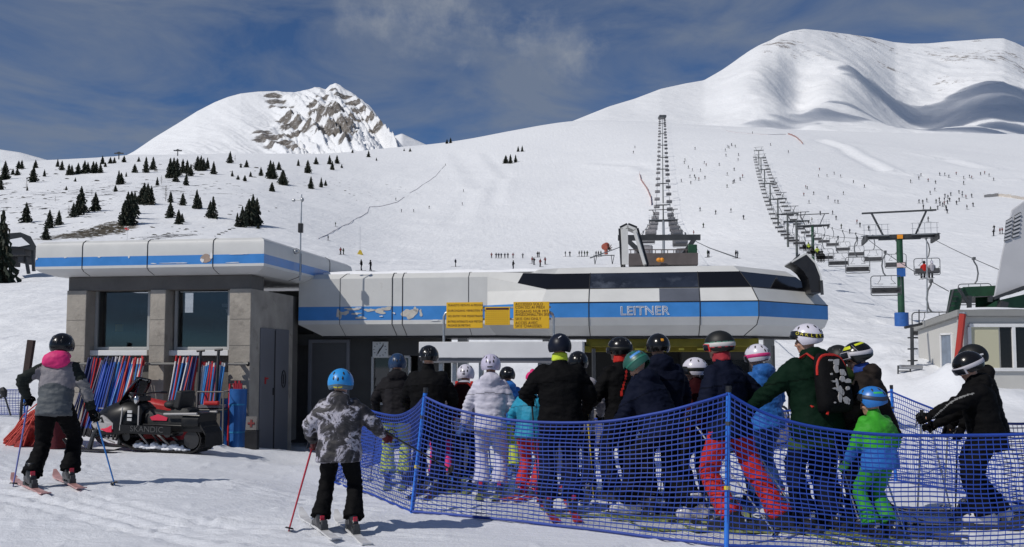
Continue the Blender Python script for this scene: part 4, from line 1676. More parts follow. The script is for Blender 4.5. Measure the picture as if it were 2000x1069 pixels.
def make_bare(seed, label, group):
    rg = random.Random(seed)
    t = thing('bare_larch', label, 'tree', (0, 0, 0), 0, group)
    m = MB()
    m.tube([(0, 0, -.1), (0.01, 0, .5), (0, 0, .98)], [.018, .012, .003], 5)
    m.build('trunk', twig, t)
    m = MB()
    for k in range(70):
        z = rg.uniform(.15, .95)
        a = rg.uniform(0, 6.28)
        L = .26 * (1 - z) ** .6 * rg.uniform(.5, 1.1) + .02
        p = Vector((math.cos(a) * L, math.sin(a) * L, z + rg.uniform(0, .12)))
        m.tube([(0, 0, z), p * .5 + Vector((0, 0, z * .5 - .01)), p], [.006, .004, .002], 3)
    m.build('crown', twig, t)
    return t


z5 = lambda x, a, b: (x * .28, 270 + a * .28, 270 + b * .28)
z6 = lambda x, a, b: (240 + x * .3086, 150 + a * .3086, 150 + b * .3086)
T5 = [(35, 170, 290), (5, 290, 362), (130, 165, 215), (120, 215, 260), (90, 222, 258), (152, 160, 215), (248, 160, 210), (232, 205, 308), (310, 225, 268), (402, 155, 202), (432, 165, 225), (480, 190, 260), (500, 195, 258),
      (545, 180, 250), (590, 165, 248), (612, 175, 240), (650, 170, 245), (670, 175, 242), (700, 185, 245), (715, 130, 182), (735, 175, 202), (770, 140, 178), (798, 140, 175), (865, 130, 170), (968, 135, 165), (940, 190, 243),
      (1018, 140, 242), (1068, 140, 222), (880, 245, 272), (828, 235, 325), (845, 250, 322), (805, 335, 375), (1097, 280, 332), (1187, 150, 280), (1212, 148, 270), (1235, 150, 262), (1225, 250, 307), (1275, 155, 245),
      (1305, 160, 248), (1330, 190, 266), (1378, 135, 228), (1402, 132, 230), (1420, 150, 226), (1447, 145, 215), (1490, 170, 252), (1298, 255, 332), (1605, 100, 175), (1720, 160, 205), (1680, 180, 207), (1820, 210, 265),
      (1885, 165, 285), (1905, 175, 280), (1945, 172, 222), (1620, 235, 270), (1660, 265, 292), (1708, 265, 302), (1748, 240, 272), (1895, 320, 373), (1970, 230, 320), (565, 350, 520), (545, 410, 538), (512, 460, 552),
      (665, 390, 510), (890, 390, 600), (915, 385, 560), (938, 388, 530), (868, 450, 612), (1005, 325, 460), (1030, 330, 466), (1055, 345, 465), (985, 360, 462), (1190, 380, 450), (1188, 450, 557), (1275, 390, 470), (1372, 370, 493),
      (1395, 420, 490), (1245, 510, 602), (1270, 535, 590), (1485, 420, 560), (1465, 450, 556), (1762, 410, 612), (1790, 430, 606), (1735, 440, 615), (1690, 490, 622), (1655, 530, 620), (182, 460, 588), (345, 510, 627),
      (410, 515, 608), (318, 615, 712), (462, 340, 364), (190, 340, 367), (525, 282, 305), (1800, 600, 632)]
T6 = [(1110, 530, 566), (1170, 535, 611), (1222, 515, 556), (1308, 505, 556), (1325, 540, 590), (1355, 505, 552), (1190, 640, 711), (1255, 645, 701), (1283, 660, 691), (1555, 475, 511), (1453, 467, 484), (1605, 517, 532),
      (945, 675, 726), (1015, 600, 686), (1780, 460, 472), (1818, 457, 475), (1385, 560, 580)]
TX = [(988, 306, 320), (997, 304, 320), (1007, 305, 318), (1012, 288, 297), (1020, 287, 297), (880, 271, 280), (873, 274, 281), (1272, 210, 0)]
protos, lst = [], []
for k in range(6):
    w = (.27, .31, .35, .29, .38, .33)[k]
    protos.append(make_spruce(40 + k, w, 'x', None))
used = [False] * 6
allt = [z5(*q) for q in T5] + [z6(*q) for q in T6] + [q for q in TX if q[2]]
named = {(1762, 410): 'tallest spruce of the clump just above the right end of the canopy', (890, 390): 'tall dark spruce of the twin pair left of centre above the red flag', (182, 460): 'lone slim spruce on the snow at the far left', (665, 390): 'single bushy spruce right of the tall sparse spruce on the left slope',
         (565, 350): 'tall sparse spruce with a thin crown on the left slope', (1485, 420): 'dense cone-shaped spruce casting a shadow left of the big clump'}
rt = random.Random(3)
for i, (x, ya, yb) in enumerate(allt):
    p = hit(x, yb, 60)
    hgt = (yb - ya + 1.5) / F * p.y
    raw = (T5 + T6)[i][:2] if i < len(T5) + len(T6) else None
    if raw in named:
        lab, grp = named[raw], 'spruces on the left slope'
    elif yb > 400:
        lab, grp = 'dark spruce on the lower left slope above the canopy', 'spruces low on the left slope'
    elif x > 820:
        lab, grp = 'tiny dark spruce on the open piste near the middle skyline', 'lone trees on the piste'
    elif x > 480:
        lab, grp = 'small spruce below the pointed rocky peak', 'spruces below the peak'
    else:
        lab, grp = 'small dark spruce high on the left slope near the skyline', 'spruces high on the left slope'
    k = rt.randrange(6)
    hgt *= 1.10
    asp = hgt
    wsc = hgt * rt.uniform(.85, 1.15) * (1.25 if yb - ya < 16 else 1.05)
    if not used[k]:
        t = protos[k]
        used[k] = True
        t.location = p
        t['label'], t['group'] = lab, grp
        t.scale = (wsc, wsc, asp)
        t.rotation_euler = (0, 0, rt.uniform(0, 6))
    else:
        dup(protos[k], p, rt.uniform(0, 6), lab, grp, (wsc, wsc, asp))
# big spruce cut by the left edge
p = at(2, 560, 108)
t = dup(protos[2], (p.x, p.y, gz(p.x, p.y) - 1), 1.0, 'big dark spruce cut by the left picture edge beside the domed station', 'spruces on the left slope', (7.0, 7.0, 10.5))
gb = 'bare larches on the left slope'
bare0 = None
for (x, a, b) in ((1155, 330, 440), (1125, 260, 325), (185, 285, 350), (480, 470, 545), (1640, 120, 165), (550, 430, 530), (385, 400, 445), (1330, 600, 632 - 270) if False else (640, 350, 400)):
    x, ya, yb = z5(x, a, b)
    p = hit(x, yb, 60)
    h = (yb - ya) / F * p.y
    if bare0 is None:
        bare0 = make_bare(5, 'leafless larch among the spruces on the left slope', gb)
        bare0.location, bare0.scale = p, (h, h, h)
    else:
        dup(bare0, p, rt.uniform(0, 6), None, None, h)
# low snow-bound shrubs and stones on the slope
sh = MB()
rg = random.Random(9)
for k in range(90):
    a, L = rg.uniform(0, 6.28), rg.uniform(.3, 1)
    p = Vector((math.cos(a) * L * .6, math.sin(a) * L * .4, rg.uniform(.1, .5) * (1.2 - L)))
    q = p + Vector((rg.uniform(-.2, .2), rg.uniform(-.2, .2), rg.uniform(-.05, .25)))
    sd_ = Vector((rg.uniform(-.1, .1), rg.uniform(-.1, .1), .08))
    sh.add([p, p + sd_, q, q - sd_], [(0, 1, 2, 3)])
shr = sh.build('alpine_shrub', needle_b, None, 0, 0, False)
tag(shr, 'low brown shrub poking through the snow on the left slope', 'shrub', 'shrubs on the left slope')
spots = [(rg.uniform(0, 300) * rg.uniform(.5, 1.1), rg.uniform(330, 462)) for _ in range(90)] + [(rg.uniform(250, 560), rg.uniform(315, 450)) for _ in range(26)] + [(150 + rg.gauss(40, 26), 455 + rg.gauss(0, 9)) for _ in range(24)] + [(330 + rg.gauss(20, 18), 455 + rg.gauss(0, 6)) for _ in range(12)] + [(420 + k * 7, 462 - k * 3) for k in range(8)]
for i, (x, y) in enumerate(spots):
    p = hit(x, y, 60)
    s_ = p.y / F * rg.uniform(2.2, 6)
    p.z -= .04 * s_
    if i == 0:
        shr.location, shr.scale = p, (s_ * 1.4, s_, s_)
    else:
        dup(shr, p, rg.uniform(-.5, .5), scale=(s_ * 1.5, s_, s_ * rg.uniform(.5, 1)))
# ------------------------------------------------------------------ leaning slalom poles on the wall rail
rail = place(thing('wall_rail', 'grey tube rail running across the pillars under the two windows', 'rail'))
m = MB()
zr = uz(300, 711, .08)[1]
m.tube([(U(160, .08), .08, zr), (U(487, .08), .08, zr)], .026, 8)
m.build('tube', mat('rail_grey', (.17, .165, .155), .7, var=.15), rail)
for px in (150, 308, 468):
    m = MB()
    m.box((U(px, .2), .2, zr), (.06, .25, .06))
    m.build('bracket', dkmetal, rail, 0)
m = MB()
m.tube([(U(485, .08), .08, zr), (U(488, .08), .08, zr)], .042, 8)
m.build('end_cap', blackm, rail)

pcol = {'blue': mat('pole_blue', (.015, .07, .40), .35, var=.2, vs=3), 'light blue': mat('pole_light_blue', (.04, .22, .55), .35, var=.2, vs=3), 'red': mat('pole_red', (.50, .018, .02), .35, var=.2, vs=3),
        'white': mat('pole_white', (.62, .60, .60), .4, var=.08), 'navy': mat('pole_navy', (.012, .022, .10), .4, var=.2)}
tpl = {}
rg = random.Random(21)
spec = []
for k in range(54):
    f = k / 53
    c = rg.choice(['red', 'navy', 'navy', 'navy', 'white', 'red'] if f < .3 else ['blue', 'blue', 'light blue', 'navy', 'blue'] if f < .52 else ['red', 'blue', 'light blue', 'light blue'] if f < .75 else ['navy', 'blue', 'red', 'white', 'light blue', 'red'])
    spec.append((174 + 108 * f + rg.uniform(-2, 2), 700 + rg.uniform(-6, 5), 0 - rg.uniform(0, 12), c, 'left'))
for k in range(22):
    spec.append((345 + 40 * k / 21 + rg.uniform(-2, 2), 697 + rg.uniform(-3, 6), 0 - rg.uniform(-4, 12), rg.choice(['white', 'blue', 'light blue', 'red', 'red', 'navy']), 'mid'))
for k in range(25):
    spec.append((394 + 46 * k / 24 + rg.uniform(-1, 1), 712 + rg.uniform(-6, 6), 0 - rg.uniform(-3, 6), rg.choice(['white', 'red', 'navy', 'white', 'light blue', 'red']), 'right'))
gl = {'left': ('slalom poles left of the middle pillar', '%s slalom pole leaning on the rail under the left window'), 'mid': ('slalom poles right of the middle pillar', '%s slalom pole in the loose bunch just right of the middle pillar'),
      'right': ('slalom poles beside the right pillar', '%s slalom pole in the tight upright bundle near the right pillar')}
for px, py, dx, c, side in spec:
    vt, vb_ = rg.uniform(-.03, .035), rg.uniform(-.55, -.28)
    u, z = uz(px, py, vt)
    ub2 = u + dx / 105 * 1.0
    wp = MBF @ Vector((ub2, vb_, 0))
    zb2 = gz(wp.x, wp.y) - .03
    if side == 'right':
        zb2 = max(zb2, z - 1.0 * (z - zb2) + .62)
        vb_ = -.2
    a, b = MBF @ Vector((ub2, vb_, zb2)), MBF @ Vector((u, vt, z))
    d = b - a
    if c not in tpl:
        t = thing('slalom_pole', 'x', 'slalom pole')
        m = MB()
        m.tube([(0, 0, .12), (0, 0, .93)], .0165, 7)
        m.build('shaft', pcol[c], t)
        m = MB()
        m.tube([(0, 0, 0), (0, 0, .05), (0, 0, .12)], [.008, .02, .02], 7)
        m.build('base', blackm, t)
        m = MB()
        m.tube([(0, 0, .93), (0, 0, 1.0)], .0175, 7)
        m.build('tip_cap', pcol[{'white': 'red', 'blue': 'navy', 'navy': 'navy', 'red': 'red', 'light blue': 'white'}[c]], t)
        t.rotation_mode = 'QUATERNION'
        tpl[c] = t
        o = t
    else:
        o = dup(tpl[c], (0, 0, 0))
    o.location = a
    o.rotation_quaternion = d.to_track_quat('Z', 'Y')
    o.scale = (1, 1, d.length)
    o['group'], o['label'] = gl[side][0] if False else gl[side][0], gl[side][1] % c


def B3(px, py, v):
    u, z = uz(px, py, v)
    return MBF @ Vector((u, v, z))


# black shovels and rake handles
for i, (a, b, lab) in enumerate((((381, 802), (392, 686), 'black shovel shaft leaning beside the upright pole bundle'), ((418, 800), (427, 684), 'black rake handle leaning right of the upright pole bundle'))):
    t = thing('tool_handle', lab, 'tool', (0, 0, 0), 0, 'tools on the wall rail')
    p, q = B3(*a, -.35), B3(*b, -.02)
    p.z = gz(p.x, p.y)
    m = MB()
    m.tube([p, q], .028, 7)
    m.build('shaft', blackm, t)
    m = MB()
    m.tube([q + Vector((-.07, 0, 0)), q + Vector((.07, 0, .01))], .025, 6)
    m.build('grip', blackm, t)
    m = MB()
    m.box(p + Vector((0, 0, .16)), (.24, .05, .34))
    m.build('blade', blackm, t, 0, .02)
t = thing('pole_basket', 'low grey wire basket holding the upright slalom pole bundle', 'basket', (0, 0, 0))
c = B3(415, 800, -.2)
m = MB()
for dz in (.0, .32):
    q = [c + Vector((x, y, dz)) for x, y in ((-.24, -.12), (.24, -.15), (.26, .1), (-.22, .12))]
    m.tube(q + [q[0]], .014, 6, False)
for x, y in ((-.24, -.12), (.24, -.15)):
    m.tube([c + Vector((x, y, .32)), c + Vector((x, y, -.62))], .016, 6)
m.build('frame', bpy.data.materials['rail_grey'], t)
m = MB()
m.box(c + Vector((.0, -.02, .06)), (.44, .2, .05))
m.build('tray', metal_g, t, 0)
rb = MB()
rb.box(c + Vector((.04, -.16, .12)), (.26, .1, .07))
tag(rb.build('red_strap', mat('strap_red', (.5, .02, .02), .6), None, 0, .02), 'red strap lying on the basket of the upright pole bundle', 'strap')

# rolled blue mats
mat_b = mat('blue_mat', (.012, .10, .33), .55, var=.2, vs=4, bump=.4, bs=10)
for i, (px, r, v, h, lab) in enumerate(((463, .155, -.02, 1.10, 'thick upright roll of blue matting against the right pillar'), (440, .10, .05, .92, 'thin upright roll of blue matting behind the red pole'))):
    t = thing('rolled_mat', lab, 'mat', (0, 0, 0), 0, 'rolled blue mats')
    p = B3(px, 850, v)
    g0 = gz(p.x, p.y) - .05
    m = MB()
    m.tube([(p.x, p.y, g0), (p.x, p.y, g0 + h * .5), (p.x + .01, p.y, g0 + h)], [r, r * .98, r], 18)
    m.build('roll', mat_b, t)
    for f in (.3, .75):
        m = MB()
        m.tube([(p.x, p.y, g0 + h * f - .015), (p.x, p.y, g0 + h * f + .015)], r * 1.02, 18)
        m.build('strap', mat('strap_teal', (.02, .20, .42), .6), t)
    if i == 0:
        m = MB()
        for k in range(5):
            m.tube([(p.x - .06 + .03 * k, p.y, g0 + h), (p.x - .08 + .035 * k, p.y, g0 + h + .10 + .05 * (k % 2))], .022, 6)
        tag(m.build('gate_flags', mat('flag_red', (.35, .02, .035), .8), None), 'bundle of red gate flags sticking out of the thick blue roll', 'flags')
m = MB()
p, q = B3(445, 852, -.18), B3(449, 750, -.05)
p.z = gz(p.x, p.y)
m.tube([p, q], .018, 7)
tag(m.build('marker_pole', pcol['red']), 'single red marker pole standing between the two blue rolls', 'pole')
# box with red cross by the service door
t = thing('first_aid_box', 'small dark crate with a white red-cross board beside the service door', 'box', (0, 0, 0))
p = B3(492, 870, -.15)
g0 = gz(p.x, p.y)
m = MB()
m.box((p.x, p.y, g0 + .16), (.22, .16, .34))
m.build('crate', blackm, t, 0, .01)
m = MB()
m.box((p.x, p.y - .06, g0 + .46), (.19, .02, .24), Matrix.Rotation(R(-10), 3, 'X'))
red_dull = mat('dull_red_paint', (.16, .02, .02), .7)  # red darkened, the shade over the cross is in the colour
bd = m.build('board', mat('old_white', (.15, .14, .135), .7, var=.3), t, 0)  # white board darkened, its shade is put into the colour
m = MB()
m.box((p.x, p.y - .075, g0 + .46), (.035, .012, .13), Matrix.Rotation(R(-10), 3, 'X'))
m.box((p.x, p.y - .076, g0 + .46), (.12, .012, .035), Matrix.Rotation(R(-10), 3, 'X'))
m.build('cross', red_dull, bd, 0)

# ------------------------------------------------------------------ snowmobile
pr, pf = at(405, 800, 13.95), at(178, 800, 14.55)
fw = (Vector((pf.x, pf.y, 0)) - Vector((pr.x, pr.y, 0)))
zr_, zf_ = gz(pr.x, pr.y), gz(pf.x, pf.y)
sm = thing('snowmobile', 'black snowmobile with a small windshield parked in front of the pillars', 'snowmobile', ((pr.x + pf.x) / 2, (pr.y + pf.y) / 2, (zr_ + zf_) / 2 + .02), math.atan2(fw.y, fw.x))
sm.scale = (.82, .82, .84)
sm.rotation_euler = (0, -math.atan2(zf_ - zr_, fw.length), math.atan2(fw.y, fw.x))
paint = mat('black_paint', (.007, .007, .008), .38, var=.2, spec=.25)
sgrey = mat('graphic_grey', (.33, .32, .32), .55)
sred = mat('graphic_red', (.62, .02, .06), .4)


def sect(x, w, z0, z1, top=.62, n=10):
    """a rounded hood section"""
    pts = [(-w, z0), (-w * 1.04, z0 + (z1 - z0) * .35), (-w * .98, z0 + (z1 - z0) * .66), (-w * top, z1 - .03), (-w * top * .5, z1), (w * top * .5, z1), (w * top, z1 - .03), (w * .98, z0 + (z1 - z0) * .66), (w * 1.04, z0 + (z1 - z0) * .35), (w, z0)]
    return [Vector((x, a, b)) for a, b in pts]


m = MB()
m.rings([sect(1.22, .13, .46, .56), sect(1.12, .25, .38, .68), sect(.90, .36, .32, .80), sect(.62, .40, .30, .92), sect(.36, .38, .32, .98), sect(.12, .33, .36, .94), sect(-.05, .26, .42, .84)])
body = m.build('hood', paint, sm, 50, .012)
m = MB()
for zc, h_, w_ in ((.86, .025, .30), (.60, .02, .04)):
    pass
m.box((.30, .405, .62), (.02, .02, .44), Matrix.Rotation(R(-6), 3, 'Y'))
m.box((-.02, .31, .66), (.025, .02, .42))
m.build('panel_trim', sgrey, body, 0)
m = MB()
for k in range(3):
    m.box((.13, .375, .76 - .075 * k), (.10, .02, .05))
m.build('info_label', mat('label_grey', (.5, .5, .5), .5), body, 0)


def decal(poly, y, mt, name, th=.008, yy=None):
    mm = MB()
    hw = lambda a: float(np.interp(a, [.12, .36, .62, .9, 1.12, 1.22], [.345, .397, .418, .376, .264, .14])) + y
    ca, cb_ = sum(q[0] for q in poly) / len(poly), sum(q[1] for q in poly) / len(poly)
    rr_ = [[Vector((ca + (a - ca) * k, hw(ca + (a - ca) * k) + th, cb_ + (b - cb_) * k)) for a, b in poly] for k in (.02, .5, 1.0)]
    mm.rings(rr_ + [[Vector((p.x, p.y - .03, p.z)) for p in rr_[2]]], True)
    return mm.build(name, mt, body, 0)


sl = lambda a, b: -.30 * max(0, a - .62) ** 1.0 * .9 - .10 * max(0, b - .66)
decal([(1.10, .50), (.98, .60), (.74, .68), (.62, .63), (.48, .53), (.48, .42), (.72, .38), (.98, .42)], .002, sgrey, 'side_graphic', .008, sl)
decal([(1.04, .505), (.95, .585), (.74, .645), (.68, .535)], .008, paint, 'logo_ground', .008, sl)
decal([(.78, .41), (.50, .49), (.50, .36), (.60, .36)], .008, sred, 'red_flash', .008, sl)
Mt = Matrix.Translation((.86, .404, .57)) @ Matrix.Rotation(R(-11), 4, 'Z') @ Matrix.Rotation(PI, 4, 'Z') @ Matrix.Rotation(PI / 2, 4, 'X') @ Matrix.Rotation(R(6), 4, 'Z')
text_mesh('lettering', 'ski-doo', .085, white_paint, body, Mt, xs=.95)
Mt = Matrix.Translation((.78, .40, .81)) @ Matrix.Rotation(PI, 4, 'Z') @ Matrix.Rotation(R(60), 4, 'X')
text_mesh('lettering', 'rotax', .05, sgrey, body, Mt)
m = MB()
ws = []
for i in range(8):
    f = i / 7
    row = []
    for j in range(11):
        a = (j / 10 - .5) * 2
        wv = .30 * (1 - .45 * max(0, f - .45) ** 1.6 * 2.0)
        row.append(Vector((.62 - .34 * f - .16 * a * a, a * wv, .90 + .50 * f - .05 * a * a * f)))
    ws.append(row)
m.add([p for r in ws for p in r], [(i * 11 + j, i * 11 + j + 1, (i + 1) * 11 + j + 1, (i + 1) * 11 + j) for i in range(7) for j in range(10)])
w_ = m.build('windshield', glass('smoked_screen', (.42, .45, .50), .40), sm, 180)
sl_ = w_.modifiers.new('thickness', 'SOLIDIFY')
sl_.thickness = .005
m = MB()
m.tube([r[0] for r in ws] + ws[-1][1:-1] + [r[-1] for r in reversed(ws)], .010, 6)
m.build('windshield_rim', blackm, w_)
m = MB()
m.tube([(.22, -.05, .90), (.10, 0, 1.05), (.10, 0, 1.08)], .03, 8)
m.tube([(.02, -.42, 1.10), (.10, -.22, 1.10), (.12, 0, 1.07), (.10, .22, 1.10), (.02, .42, 1.10)], .016, 8)
hb_ = m.build('handlebar', blackm, sm)
for s_ in (-1, 1):
    m = MB()
    m.tube([(.03, s_ * .40, 1.10), (-.02, s_ * .52, 1.095)], .024, 8)
    m.build('grip', blackm, hb_)
    m = MB()
    m.tube([(.10, s_ * .30, 1.11), (.07, s_ * .46, 1.12)], .008, 6)
    m.build('lever', galv, hb_)
m = MB()
m.box((.14, 0, .99), (.12, .34, .10))
m.tube([(.10, .26, .93), (.16, .30, 1.02), (.24, .27, 1.06)], .03, 8)
m.build('console', blackm, hb_, 40, .02)
m = MB()
m.ell((.05, .30, .98), (.05, .05, .085))
m.build('mirror_housing', mat('chrome', (.6, .6, .6), .15, .9), hb_)
m = MB()
ss = lambda x, w, z0, z1: [Vector((x, a, b)) for a, b in ((-w, z0), (-w * 1.02, (z0 + z1) / 2), (-w * .8, z1 - .02), (-w * .4, z1), (w * .4, z1), (w * .8, z1 - .02), (w * 1.02, (z0 + z1) / 2), (w, z0))]
m.rings([ss(.02, .15, .55, .80), ss(-.10, .19, .50, .80), ss(-.45, .21, .50, .76), ss(-.62, .21, .50, .80), ss(-.66, .21, .50, .86), ss(-1.0, .21, .52, .86), ss(-1.06, .20, .54, .82)])
seat_m = mat('seat_vinyl', (.009, .009, .010), .65, bump=.3, bs=25)
m.build('seat', seat_m, sm, 60, .01)
m = MB()
m.box((-.82, 0, 1.0), (.14, .44, .34), Matrix.Rotation(R(-12), 3, 'Y'))
m.ell((-.62, .05, .90), (.18, .2, .09))
m.build('backrest', seat_m, sm, 40, .03)
m = MB()
m.box((-.55, 0, .47), (1.75, .52, .12))
m.box((-.30, .36, .37), (1.25, .20, .03))
m.box((-.30, -.36, .37), (1.25, .20, .03))
m.rings([ss(-.98, .30, .50, .78), ss(-1.36, .30, .52, .76)])
m.build('tunnel', paint, sm, 40, .012)
m = MB()
m.tube([(-.60, .31, .73), (-1.34, .32, .76)], .022, 8)
m.tube([(-.60, -.31, .73), (-1.34, -.32, .76)], .022, 8)
m.build('grab_rail', sgrey, sm)
m = MB()
m.prism([(-.22, .66), (-.40, .72), (-.62, .66), (-.60, .60), (-.26, .60)], .01, lambda t, a, b: Vector((a, .225 + t, b)))
m.build('seat_graphic', sred, sm, 0)
Mt = Matrix.Translation((-.34, .467, .445)) @ Matrix.Rotation(PI, 4, 'Z') @ Matrix.Rotation(PI / 2, 4, 'X')
m = MB()
m.box((-.30, .455, .44), (1.15, .014, .15))
m.build('side_skirt', paint, sm, 0)
text_mesh('lettering', 'SKANDIC', .155, mat('faded_lettering', (.05, .05, .052), .6), sm, Mt, xs=1.15)
# drive track
m = MB()
tp = []
for k in range(9):
    a = R(90 + k * 22.5)
    tp.append((-1.15 + .25 * math.cos(a), .26 + .25 * math.sin(a) * .96))
tp += [(-.4, .02), (.15, .03), (.42, .16), (.50, .28), (.42, .36), (.1, .40), (-.6, .48)]
inner = []
cx_ = sum(p[0] for p in tp) / len(tp)
rs = []
for i, (a, b) in enumerate(tp):
    p0, p1 = Vector(tp[i - 1]), Vector(tp[(i + 1) % len(tp)])
    d = (p1 - p0).normalized()
    nrm = Vector((-d.y, d.x))
    rs.append((Vector((a, b)), nrm))
for i in range(len(rs)):
    (p, n1_), (q, n2_) = rs[i], rs[(i + 1) % len(rs)]
    pi, qi = p + n1_ * .022, q + n2_ * .022
    po, qo = p - n1_ * .0, q - n2_ * .0
    if (p - Vector((-.4, .25))).dot(n1_) > 0:
        pi, qi = p - n1_ * .022, q - n2_ * .022
    m.rings([[Vector((v.x, s_, v.y)) for v, s_ in ((po, -.25), (po, .25), (pi, .25), (pi, -.25))], [Vector((v.x, s_, v.y)) for v, s_ in ((qo, -.25), (qo, .25), (qi, .25), (qi, -.25))]])
    L = (q - p).length
    for k in range(max(1, int(L / .075))):
        c_ = p.lerp(q, (k + .5) / max(1, int(L / .075)))
        m.box((c_.x, 0, c_.y), (.028, .48, .03))
rub = mat('track_rubber', (.006, .006, .007), .8, var=.3, vs=15)
trk = m.build('track', rub, sm, 0)
for x, z_, r_ in ((-1.15, .26, .17), (-.75, .14, .09), (-.35, .11, .09), (.05, .12, .09), (.34, .27, .09), (-.6, .36, .08)):
    m = MB()
    m.tube([(x, -.2, z_), (x, .2, z_)], r_, 16)
    m.build('wheel', blackm, trk)
m = MB()
for s_ in (-.17, .17):
    m.bar((-1.0, s_, .07), (.2, s_, .09), .03, .06)
    m.bar((-.7, s_, .10), (-.25, s_, .42), .035)
    m.bar((-.2, s_, .10), (.15, s_, .42), .035)
m.build('suspension', mat('suspension_steel', (.2, .19, .18), .5, .5), trk, 0)
m = MB()
for k in range(9):
    x = -1.0 + k * .13
    m.ell((x, .19 + .02 * (k % 2), .07 + .02 * ((k * 7) % 3)), (.13, .05, .03 + .012 * (k % 3)), 8, 6)
    m.ell((x + .06, .20, .10 + .03 * (k % 2)), (.05, .04, .05), 8, 6)
pk = m.build('packed_snow', snowm, trk)
r_ = pk.modifiers.new('r', 'REMESH')
r_.mode = 'VOXEL'
r_.voxel_size = .014
r_.use_smooth_shade = True
tx_ = bpy.data.textures.new('lumps', 'CLOUDS')
tx_.noise_scale = .06
d_ = pk.modifiers.new('d', 'DISPLACE')
d_.texture = tx_
d_.strength = .06
d_.mid_level = .5
m = MB()
m.rings([[Vector((-1.36, a, b)) for a, b in ((-.27, .60), (.27, .60), (.27, .54), (-.27, .54))], [Vector((-1.50, a, b)) for a, b in ((-.27, .40), (.27, .40), (.27, .36), (-.27, .36))], [Vector((-1.52, a, b)) for a, b in ((-.27, .16), (.27, .16), (.27, .14), (-.27, .14))]])
m.build('snow_flap', rub, sm, 0)
for s_ in (-1, 1):
    m = MB()
    rs = []
    for x, z_ in ((.38, .02), (.5, 0), (1.1, 0), (1.35, .02), (1.5, .08), (1.6, .18)):
        w2 = .09 if x < 1.5 else .06
        rs.append([Vector((x, s_ * .42 - w2, z_)), Vector((x, s_ * .42 + w2, z_)), Vector((x, s_ * .42 + w2, z_ + .025)), Vector((x, s_ * .42 - w2, z_ + .025))])
    m.rings(rs)
    m.tube([(1.58, s_ * .42, .2), (1.35, s_ * .42, .14), (1.12, s_ * .42, .06)], .012, 6)
    m.build('front_ski', blackm, sm, 40)
    m = MB()
    m.tube([(1.0, s_ * .42, .02), (.94, s_ * .40, .3), (.86, s_ * .30, .48)], [.05, .04, .035], 8)
    m.tube([(.94, s_ * .40, .26), (.7, s_ * .2, .34)], .022, 6)
    m.build('ski_spindle', dkmetal, sm)
# red sled bag lying behind the machine
m = MB()
p = at(318, 790, 15.0)
g0 = gz(p.x, p.y)
m.rings([[(p.x - .36, p.y, g0 + z_) if False else Vector((p.x + dx, p.y + dy, g0 + z_)) for dx, dy in ((-.32, -.2), (.42, -.24), (.44, .2), (-.32, .2))] for z_ in (0, .55)] + [[Vector((p.x + dx, p.y + dy, g0 + z_)) for dx, dy, z_ in ((-.30, -.18, .80), (.40, -.2, .66), (.42, .18, .66), (-.3, .18, .80))]])
tag(m.build('red_cover', mat('red_tarpaulin', (.42, .012, .015), .55, bump=.5, bs=8), None, 40, .05), 'red tarpaulin cover standing behind the snowmobile seat', 'cover')

# ------------------------------------------------------------------ heap of red netting and the brown board at the left
m = MB()
rg = random.Random(4)
c0 = at(72, 832, 14.6)
g0 = gz(c0.x, c0.y) - .05
rs = []
for j in range(11):
    f = j / 10
    row = []
    for i in range(26):
        a = 2 * PI * i / 26
        k = (1 - f ** 1.8) ** .62 + .03
        rr = 1 + .13 * math.sin(7 * a + 3 * f) + .10 * math.sin(11 * a - 5 * f) + rg.uniform(-.05, .05)
        row.append(Vector((c0.x - .12 + .34 * k * rr * math.cos(a) + .36 * f, c0.y + .36 * k * rr * math.sin(a) + .12 * f, g0 + .80 * f)))
    rs.append(row)
m.rings(rs)
rn = m.build('red_net_heap', mat('red_netting', (.27, .016, .013), .75, bump=1.0, bs=26, var=.5, vs=18), None, 60)
tag(rn, 'heap of bundled red safety netting on the snow behind the skier in grey', 'netting')
m = MB()
for k in range(16):
    a = rg.uniform(PI, 2 * PI)
    p = Vector((c0.x - .12 + .36 * math.cos(a), c0.y + .4 * math.sin(a), g0 + rg.uniform(.0, .15)))
    q = Vector((c0.x + .34 + rg.uniform(-.15, .15), c0.y - .05, g0 + rg.uniform(.6, .95)))
    mid_ = p.lerp(q, .5) + Vector((0, -.16, .05))
    m.tube([p, mid_, q], .010, 5)
m.build('net_cord', mat('cord_red', (.55, .06, .04), .6), rn)
t = thing('dark_red_tarp', 'dark red tarpaulin slumped beside the red netting heap', 'tarpaulin', (0, 0, 0))
m = MB()
c1 = at(100, 838, 14.4)
rs = []
for j in range(8):
    f = j / 7
    rs.append([Vector((c1.x + (.26 * (1 - f * .75)) * (1 + .12 * math.sin(5 * 2 * PI * i / 18 + 2 * f)) * math.cos(2 * PI * i / 18), c1.y + .2 * (1 - f * .7) * math.sin(2 * PI * i / 18), g0 + .72 * f ** .8)) for i in range(18)])
m.rings(rs)
m.build('sheet', mat('tarp_dark_red', (.10, .006, .010), .6, bump=.6, bs=9), t, 60)
bs_ = thing('brown_board', 'narrow dark brown board on a thin post at the far left', 'board', (0, 0, 0))
Yb = 15.5
m = MB()
q = [at(53, 664, Yb), at(65, 665, Yb), at(55, 731, Yb), at(44, 730, Yb)]
m.rings([q, [p + Vector((.02, .05, 0)) for p in q]])
m.build('panel', mat('board_brown', (.035, .018, .014), .6, var=.2), bs_, 0)
m = MB()
m.tube([at(49, 733, Yb), at(42, 790, Yb), at(40, 830, Yb)], .028, 6)
m.build('post', blackm, bs_)
